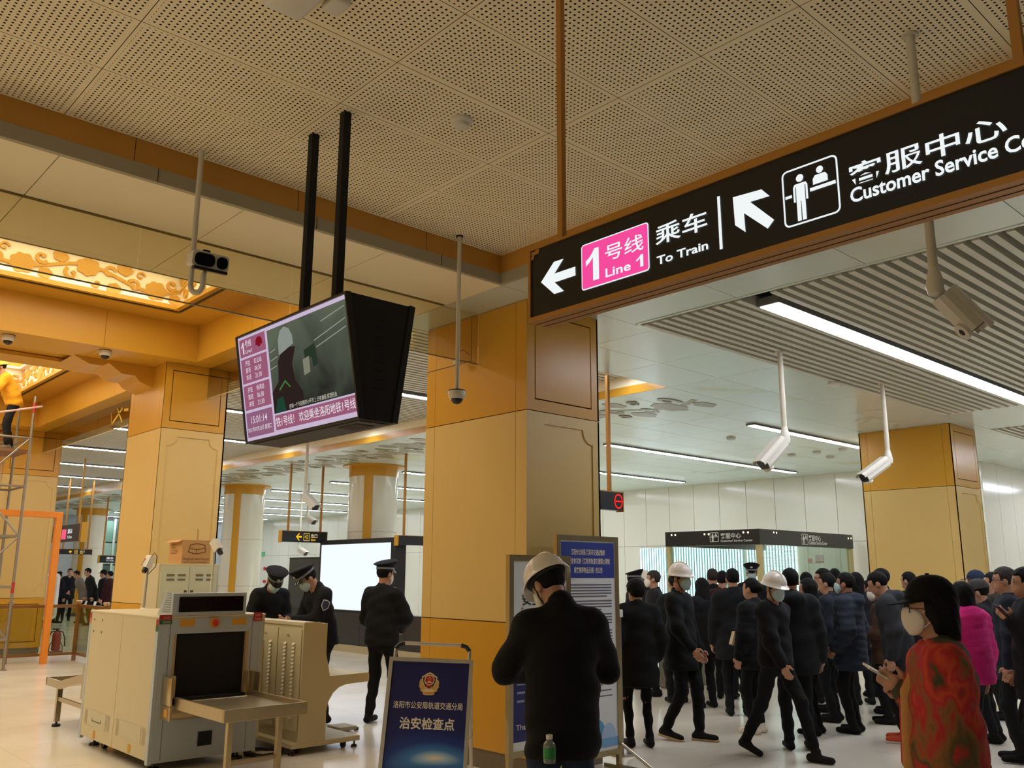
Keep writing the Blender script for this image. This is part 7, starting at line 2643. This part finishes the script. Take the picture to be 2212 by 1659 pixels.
# ---- man in a white helmet seen from behind, looking down at his hands
p1 = at_px(1213, 4.42)
a1 = az_img(1213, -12)
rz1 = a1 - math.pi / 2
hl1 = to_local(PD(1135, 1465, 4.12), p1, rz1)
hr1 = to_local(PD(1270, 1462, 4.35), p1, rz1)
r_, i_ = person('person in white hard hat and black jacket seen from behind at the poster stands', p1, a1, H=1.70, lean=0.06, head=(-26, 34),
                hands=((-0.08, 0.34, 1.12), (0.10, 0.34, 1.10)), elbows=((-1, -0.25, -0.5), (1, -0.25, -0.5)), hand_dir=(((0.6, 0.6, 0.1), (0.3, 0, 0.9)), ((-0.6, 0.6, 0.1), (-0.3, 0, 0.9))),
                top=(15, 15, 16), hem=0.765, bulk=0.018, bottom=(34, 46, 66), cap='helmet_w', mask=MASKW, **NEAR)
bt0 = Vector(PD(1187, 1648, 4.045))
wb = thing('water_bottle', 'clear plastic water bottle with green label in the helmeted man\'s back pocket', 'bottle', (bt0.x, bt0.y, bt0.z))
BTL = M('bottle_plastic', (120, 124, 120), rough=0.12, var=0.05)
MB().lathe([(0.026, 0), (0.029, 0.01), (0.029, 0.075), (0.026, 0.085), (0.013, 0.10), (0.013, 0.105)], 18, bt0).build('bottle_body', BTL, wb, smooth=40)
MB().lathe([(0.0296, 0.02), (0.0296, 0.068)], 18, bt0).build('label', M('green_label_wrap', (40, 130, 60), rough=0.4), wb, smooth=40)
MB().lathe([(0.0155, 0.103), (0.0155, 0.122)], 16, bt0).build('bottle_cap', WHITEPL, wb, smooth=40)

# ---- woman in the cardigan with the phone
p2 = at_px(2012, 3.7)
a2 = az_img(2012, -97)
rz2 = a2 - math.pi / 2
w1 = to_local(PD(1952, 1490, 3.66), p2, rz2)
w2_ = to_local(PD(1958, 1506, 3.76), p2, rz2)
fdl = to_local(PD(1896, 1456, 3.68), p2, rz2) - w1
r_, i_ = person('person in black cap and white mask wearing a red patchwork cardigan, holding a phone', p2, a2, H=1.575, head=(0, 2),
                hands=((*w1[:3], 0), (*w2_[:3], 0)), hand_dir=((fdl, (0.75, 0.1, 0.45)), (fdl, (-0.75, 0.1, 0.45))), curl=(0.85, 0.95), elbows=((-0.3, -0.8, -0.6), (0.3, -0.8, -0.6)),
                top_mat=patch_knit(), style='skirt', hem=0.93, bulk=0.042, bottom=(26, 20, 20), hair='bob', mask=MASKW, cap='ball_black', glasses=True, shirt=(220, 206, 184), **NEAR)
for (sh, el, wr) in i_['arms']:
    d_ = wr - el
    np_obj('cuff', [(*sdf_mesh([('c', el + d_ * 0.74, el + d_ * 0.97, 0.066, 0.056)], 0.009, 0), 0)], cloth((72, 68, 50)), i_['jk'])
up_f, s2_ = i_['up'], i_['s']
for sd in (-1, 1):
    np_obj('front_band', [(*sdf_mesh([('c', up_f(0.075 * sd, 0.055, 1.46), up_f(0.035 * sd, 0.150, 1.26), 0.026, 0.028), ('c', up_f(0.035 * sd, 0.150, 1.26), up_f(0.03 * sd, 0.165, 0.95), 0.028, 0.028)], 0.009, 0.01), 0)], cloth((196, 142, 84) if sd < 0 else (186, 52, 46)), i_['jk'])
ph0 = PD(1868, 1434, 3.70)
ph1 = PD(1946, 1478, 3.70)
phone = thing('smartphone', 'white smartphone held by the woman in the red cardigan', 'phone', tuple(ph1))
ax_ = (ph0 - ph1).normalized()
sd2 = (_F - ax_ * _F.dot(ax_)).normalized()
nn2 = ax_.cross(sd2)
c0 = ph1 - sd2 * 0.036
L_ = min((ph0 - ph1).length, 0.165)
MB().prism([c0, c0 + ax_ * L_, c0 + ax_ * L_ + sd2 * 0.072, c0 + sd2 * 0.072], nn2 * 0.009).build('phone_body', WHITEPL, phone)
flat([c0 + nn2 * 0.009 + ax_ * 0.01 + sd2 * 0.004, c0 + nn2 * 0.009 + ax_ * (L_ - 0.01) + sd2 * 0.004, c0 + nn2 * 0.009 + ax_ * (L_ - 0.01) + sd2 * 0.068, c0 + nn2 * 0.009 + ax_ * 0.01 + sd2 * 0.068], phone, M('phone_glass', (30, 32, 36), rough=0.1), 'phone_screen', 0.0006)

# ---- two walking men in white helmets and the woman with them
person('person in white hard hat and pale mask striding in black jacket and jeans', (7.45, 4.56), az_img(1690, 118), H=1.60, head=(18, 12), feet=((-0.06, 0.34, 0.0), (0.07, -0.34, 0.05, -0.35)),
       hands=((-0.27, -0.06, 0.86), (0.27, 0.22, 0.90)), top=(16, 15, 17), hem=0.86, bulk=0.035, bottom=(15, 15, 17), cap='helmet_w', mask=MASKB, shoe=(30, 27, 24), **MID)
person('person in white hard hat and pale mask walking with white soled shoes in black coat', (7.53, 5.68), az_img(1480, 112), H=1.68, head=(8, 4), feet=((-0.08, 0.14, 0.0), (0.08, -0.16, 0.03, -0.2)),
       hands=((-0.28, 0.10, 0.88), (0.27, 0.24, 0.93)), top=(13, 14, 15), style='coat', hem=0.70, bulk=0.03, bottom=(14, 14, 16), cap='helmet_w', mask=MASKB, shoe=(26, 22, 20), sole=(206, 176, 130), **MID)
person('person with short dark hair in a long black coat and leggings seen from behind', (6.93, 5.74), az_img(1385, -18), H=1.545, head=(-20, 5), feet=((-0.11, 0.0, 0), (0.10, -0.02, 0)), hands=((-0.20, 0.16, 1.0), (0.24, 0.1, 0.9)),
       top=(14, 14, 15), style='slim', hem=0.62, bulk=0.045, bottom=(12, 12, 13), hair='round', shoe=(24, 20, 18), **MID)

# ---- officers
person('police officer in black uniform and peaked cap standing with his back turned', (5.83, 8.50), az_img(835, 28), H=1.715, head=(14, 3), feet=((-0.12, -0.02, 0), (0.13, 0.02, 0)),
       hands=((-0.10, 0.22, 0.98), (0.12, 0.24, 1.0)), elbows=((-1, -0.5, -0.2), (1, -0.5, -0.2)), top=(18, 18, 20), hem=0.84, bulk=0.03, bottom=(16, 16, 18), cap='police', mask=MASKW, skin=SKIN2, **MID)
pa = at_px(578, 10.35)
person('police officer in peaked cap and pale mask looking down behind the console', pa, az_img(578, 150), H=1.70, lean=0.22, head=(14, 34), hands=((-0.10, 0.36, 1.10), (0.14, 0.34, 1.10)),
       hand_dir=(((0.4, 0.9, 0), (0, 0, 1)), ((-0.4, 0.9, 0), (0, 0, 1))), top=(17, 17, 19), hem=0.84, bulk=0.03, cap='police', mask=MASKB, **MID)
pb = at_px(706, 10.0)
r_, i_ = person('police officer with a shoulder patch and glasses leaning over the console', pb, az_img(706, -118), H=1.72, lean=0.24, head=(12, 30), hands=((-0.06, 0.44, 1.12), (0.16, 0.40, 1.08)),
                hand_dir=(((0.2, 0.9, 0.1), (0.2, 0, 1)), None), top=(17, 17, 19), hem=0.84, bulk=0.03, cap='police', mask=MASKB, glasses=True, **MID)
sh, el, wr = i_['arms'][0]
mid = (sh * 0.62 + el * 0.38)
od = _nrm(np.cross(el - sh, V3(0, 1, 0)))
if od[0] > 0:
    od = -od
cc_ = mid + od * 0.085
dn = _nrm(el - sh)
sx_ = _nrm(np.cross(dn, od))
ptc = MB()
for sc, dz, mi in ((1.0, 0.0, 0), (0.82, 0.003, 1)):
    pts = [(-0.045, 0.05), (0, 0.06), (0.045, 0.05), (0.045, -0.02), (0, -0.065), (-0.045, -0.02)]
    ptc.prism([tuple(cc_ + sx_ * (u * sc) - dn * (v * sc) + od * dz) for u, v in pts], tuple(od * 0.004), mi)
o_ = mb_obj(ptc, 'shoulder_patch', [M('patch_white', (206, 200, 184), rough=0.6), M('patch_navy', (30, 36, 70), rough=0.6)], i_['jk'])
o_.data.polygons.foreach_set('material_index', ptc.mi)

# ---- the queue by the service booth
Q = 'queue waiting by the service booth'
D1, D2, D3, NV = (18, 18, 20), (24, 24, 28), (20, 24, 27), (26, 30, 40)
crowd('police officer in peaked cap looking right at the back of the queue', 1369, 1229, 13.0, 85, extra=0.05, cap='police', top=D1, group=Q)
crowd('person in white hard hat half hidden behind the grey haired masked man', 1394, 1232, 14.0, -60, extra=0.05, cap='helmet_w', mask=MASKW, top=D2, group=Q)
crowd('grey haired person with white mask facing left in dark jacket', 1412, 1233, 12.25, -85, mask=MASKW, grey=True, top=(34, 32, 32), group=Q)
crowd('person in dark coat behind the first walking helmeted man', 1456, 1241, 11.6, -20, top=D3, group=Q)
crowd('person with round bare cropped head seen from behind before the bead panel', 1539, 1229, 12.6, -5, top=D1, grey=True, group=Q)
crowd('person in dark red scarf and coat facing away before the bead panel', 1560, 1234, 12.0, 10, top=(62, 22, 32), group=Q)
crowd('person in broad navy coat facing away beside the helmeted walker', 1582, 1229, 10.6, -8, top=(17, 20, 24), bulk=0.05, hem=0.66, style='coat', group=Q)
crowd('person with long hair lowered head between the walkers', 1518, 1248, 11.2, -30, hair='long', top=D2, head=(0, 15), group=Q)
crowd('police officer in peaked cap and blue mask facing the hall', 1624, 1216, 14.2, 180, extra=0.05, cap='police', mask=MASKB, top=D1, group=Q)
r_, i_ = crowd('person with tied back hair and white sneakers carrying a beige bag', 1622, 1250, 9.45, -62, hair='bun', top=(16, 16, 18), style='puffer', bulk=0.05, bottom=(15, 15, 16), shoe=(224, 214, 196), group=Q)
bgp = Vector(PD(1590, 1380, 9.2))
bag = thing('handbag', 'beige folded handbag held by the person with tied back hair', 'bag', (bgp.x, bgp.y, bgp.z - 0.09))
BGM = M('beige_leather', (198, 172, 128), rough=0.6)
rr_, uu_ = Vector((_r.x, _r.y, 0)).normalized(), Vector((0, 0, 1))
MB().prism([bgp + rr_ * a + uu_ * b for a, b in ((-0.05, -0.06), (0.03, -0.09), (0.05, -0.02), (0.03, 0.07), (-0.01, 0.07))], Vector((_F.x, _F.y, 0)) * 0.12).build('bag_body', BGM, bag)
MB().prism([bgp + rr_ * a + uu_ * b for a, b in ((0.045, 0.0), (0.10, 0.08), (0.11, 0.09), (0.06, 0.01))], Vector((_F.x, _F.y, 0)) * 0.10).build('bag_flap', M('white_lining', (216, 214, 206), rough=0.6), bag)
crowd('person with cropped hair in hooded black jacket seen from behind beside the striding helmeted man', 1706, 1229, 8.6, -12, top=(20, 23, 25), hood=True, bulk=0.055, hem=0.72, vox=0.018, hvox=0.010, group=Q)
crowd('person with short hair standing past the hooded jacket man', 1741, 1237, 11.6, -20, top=D1, group=Q)
crowd('person with dark hair and pale collar facing left behind the striding helmeted man', 1744, 1250, 9.4, -70, hair='bob', top=(17, 18, 20), collar=(200, 200, 190), group=Q)
crowd('person with glasses looking left over the heads in the queue', 1778, 1229, 10.9, -88, glasses=True, top=D2, group=Q)
crowd('tall dark haired person facing away next to the booth glass', 1803, 1229, 12.6, -10, top=D1, group=Q)
crowd('person with tousled dark hair in navy jacket facing left', 1786, 1239, 10.2, -75, top=(28, 32, 42), group=Q)
crowd('person in navy blue padded jacket and pale mask with hands in pockets', 1826, 1238, 9.5, -72, style='puffer', top=(42, 48, 60), bulk=0.055, hem=0.68, bottom=(16, 16, 17), mask=MASKB, hood=True, skin=SKIN2, hands=((-0.24, 0.10, 0.92), (0.24, 0.12, 0.92)), vox=0.018, hvox=0.010, group=Q)
crowd('person with long dark hair behind the navy padded jacket', 1848, 1237, 11.5, -25, hair='long', top=D2, group=Q)
crowd('short person with dark hair in the gap beside the navy padded jacket', 1875, 1254, 12.3, -80, top=(60, 54, 30), group=Q)
crowd('tall person with neat dark hair looking left before the cream column', 1903, 1229, 10.8, -80, top=D2, group=Q)
crowd('balding person with white mask in patterned brown shirt looking down', 1898, 1255, 10.1, -92, hair='balding', mask=MASKW, skin=SKIN2, top=(70, 48, 34), head=(0, 12), hands=((-0.1, 0.3, 1.1), (0.1, 0.3, 1.1)), group=Q)
crowd('person in grey hooded jacket and orange sneakers stooping forward', 1930, 1249, 9.0, -85, top=(44, 46, 50), hood=True, lean=0.18, head=(0, 18), H=1.66, bulk=0.045, shoe=(206, 84, 50), sole=(216, 206, 190), vox=0.018, hvox=0.011, group=Q)
crowd('dark haired person behind the black baseball cap', 1962, 1236, 11.9, -60, top=D1, group=Q)
crowd('person with curly dark hair in bright pink padded jacket', 2074, 1240, 7.4, -50, hair='bob', style='puffer', top=(224, 44, 132), bulk=0.06, hem=0.84, bottom=(15, 15, 16), hood=True, H=1.55, vox=0.018, hvox=0.011, group=Q)
crowd('person in dark blue cap beyond the pink padded jacket', 2108, 1233, 11.2, -85, cap='ball_blue', extra=0.02, top=D2, group=Q)
crowd('person in grey knitted cap and dark coat beside the pink padded jacket', 2118, 1251, 9.0, -75, cap='ball_grey', extra=0.02, top=(26, 25, 28), head=(0, 10), group=Q)
crowd('person with short hair and patterned collar between the caps', 2143, 1237, 10.4, -95, top=(46, 40, 26), group=Q)
r_, i_ = crowd('person with glasses in navy jacket looking left at the edge of the queue', 2170, 1226, 8.1, -92, glasses=True, grey=True, top=(27, 31, 42), bulk=0.04, vox=0.018, hvox=0.011, group=Q)
pz = at_px(2215, 7.0)
az_z = az_img(2215, -95)
wz = to_local(PD(2186, 1340, 6.9), pz, az_z - math.pi / 2)
r_, i_ = person('person in black jacket holding up a phone beside the navy jacket man', pz, az_z, H=1.665, hands=((*wz[:3], 0), (0.24, 0.1, 0.9)), hand_dir=(((0, 0.6, 0.5), (0.6, 0, 0.4)), None), top=(15, 15, 17), bulk=0.05, hem=0.7, shoe=(150, 130, 70), vox=0.018, hvox=0.011, group=Q)
ph0, ph1 = PD(2158, 1312, 6.85), PD(2182, 1336, 6.85)
phz = thing('smartphone', 'dark smartphone held by the black jacketed person at the end of the queue', 'phone', tuple(ph1))
ax_ = (ph0 - ph1).normalized()
sd2 = (_F - ax_ * _F.dot(ax_)).normalized()
MB().prism([ph1 - sd2 * 0.035, ph1 - sd2 * 0.035 + ax_ * 0.15, ph1 + sd2 * 0.035 + ax_ * 0.15, ph1 + sd2 * 0.035], ax_.cross(sd2) * 0.009).build('phone_body', BLACK, phz)

# ---- far group behind the glass balustrade
G_ = 'people beyond the balustrade'
suit = (20, 20, 26)
crowd('person in dark suit and white shirt standing with clasped hands', 151, 1246, 30.0, 175, top=suit, shirt=(226, 226, 228), hands=((-0.02, 0.24, 0.98), (0.04, 0.24, 0.96)), bottom=suit, H=1.72, group=G_, vox=0.03, hvox=0.018)
crowd('person in dark suit turned towards the suited man', 129, 1252, 28.6, 60, top=suit, hair='bob', bottom=suit, H=1.62, group=G_, vox=0.03, hvox=0.018)
crowd('stooping person in black coat beside the gold column', 206, 1245, 27.5, -100, top=D1, lean=0.35, H=1.76, group=G_, vox=0.03, hvox=0.018)
crowd('person in black cap and coat next to the gold column', 224, 1248, 28.2, -90, cap='ball_black', top=D1, H=1.66, group=G_, vox=0.03, hvox=0.018)
crowd('person in grey jacket bending forward in the far group', 187, 1256, 28.6, -105, top=(120, 112, 100), lean=0.5, H=1.72, group=G_, vox=0.03, hvox=0.018)
crowd('person in dark red coat mostly hidden by the gold column', 238, 1250, 27.3, -60, top=(48, 16, 18), H=1.64, group=G_, vox=0.03, hvox=0.018)

# ---- worker on the scaffold
wy = sy + 0.45
wp = PY(20, 955, wy)
zf = zpl - 0.30
person('worker in yellow helmet and hi-vis vest stooping on the scaffold', (wp.x, wy), az_img(20, -100), H=1.66, z0=zf, lean=0.5, head=(0, 0), feet=((-0.12, 0.05, 0), (0.12, -0.05, 0)), hands=((-0.15, 0.55, 1.2), (0.15, 0.52, 1.25)),
       top=(228, 160, 36), hem=0.84, bulk=0.03, bottom=(28, 26, 26), cap='helmet_y', shoe=(120, 112, 96), vox=0.022, hvox=0.013)
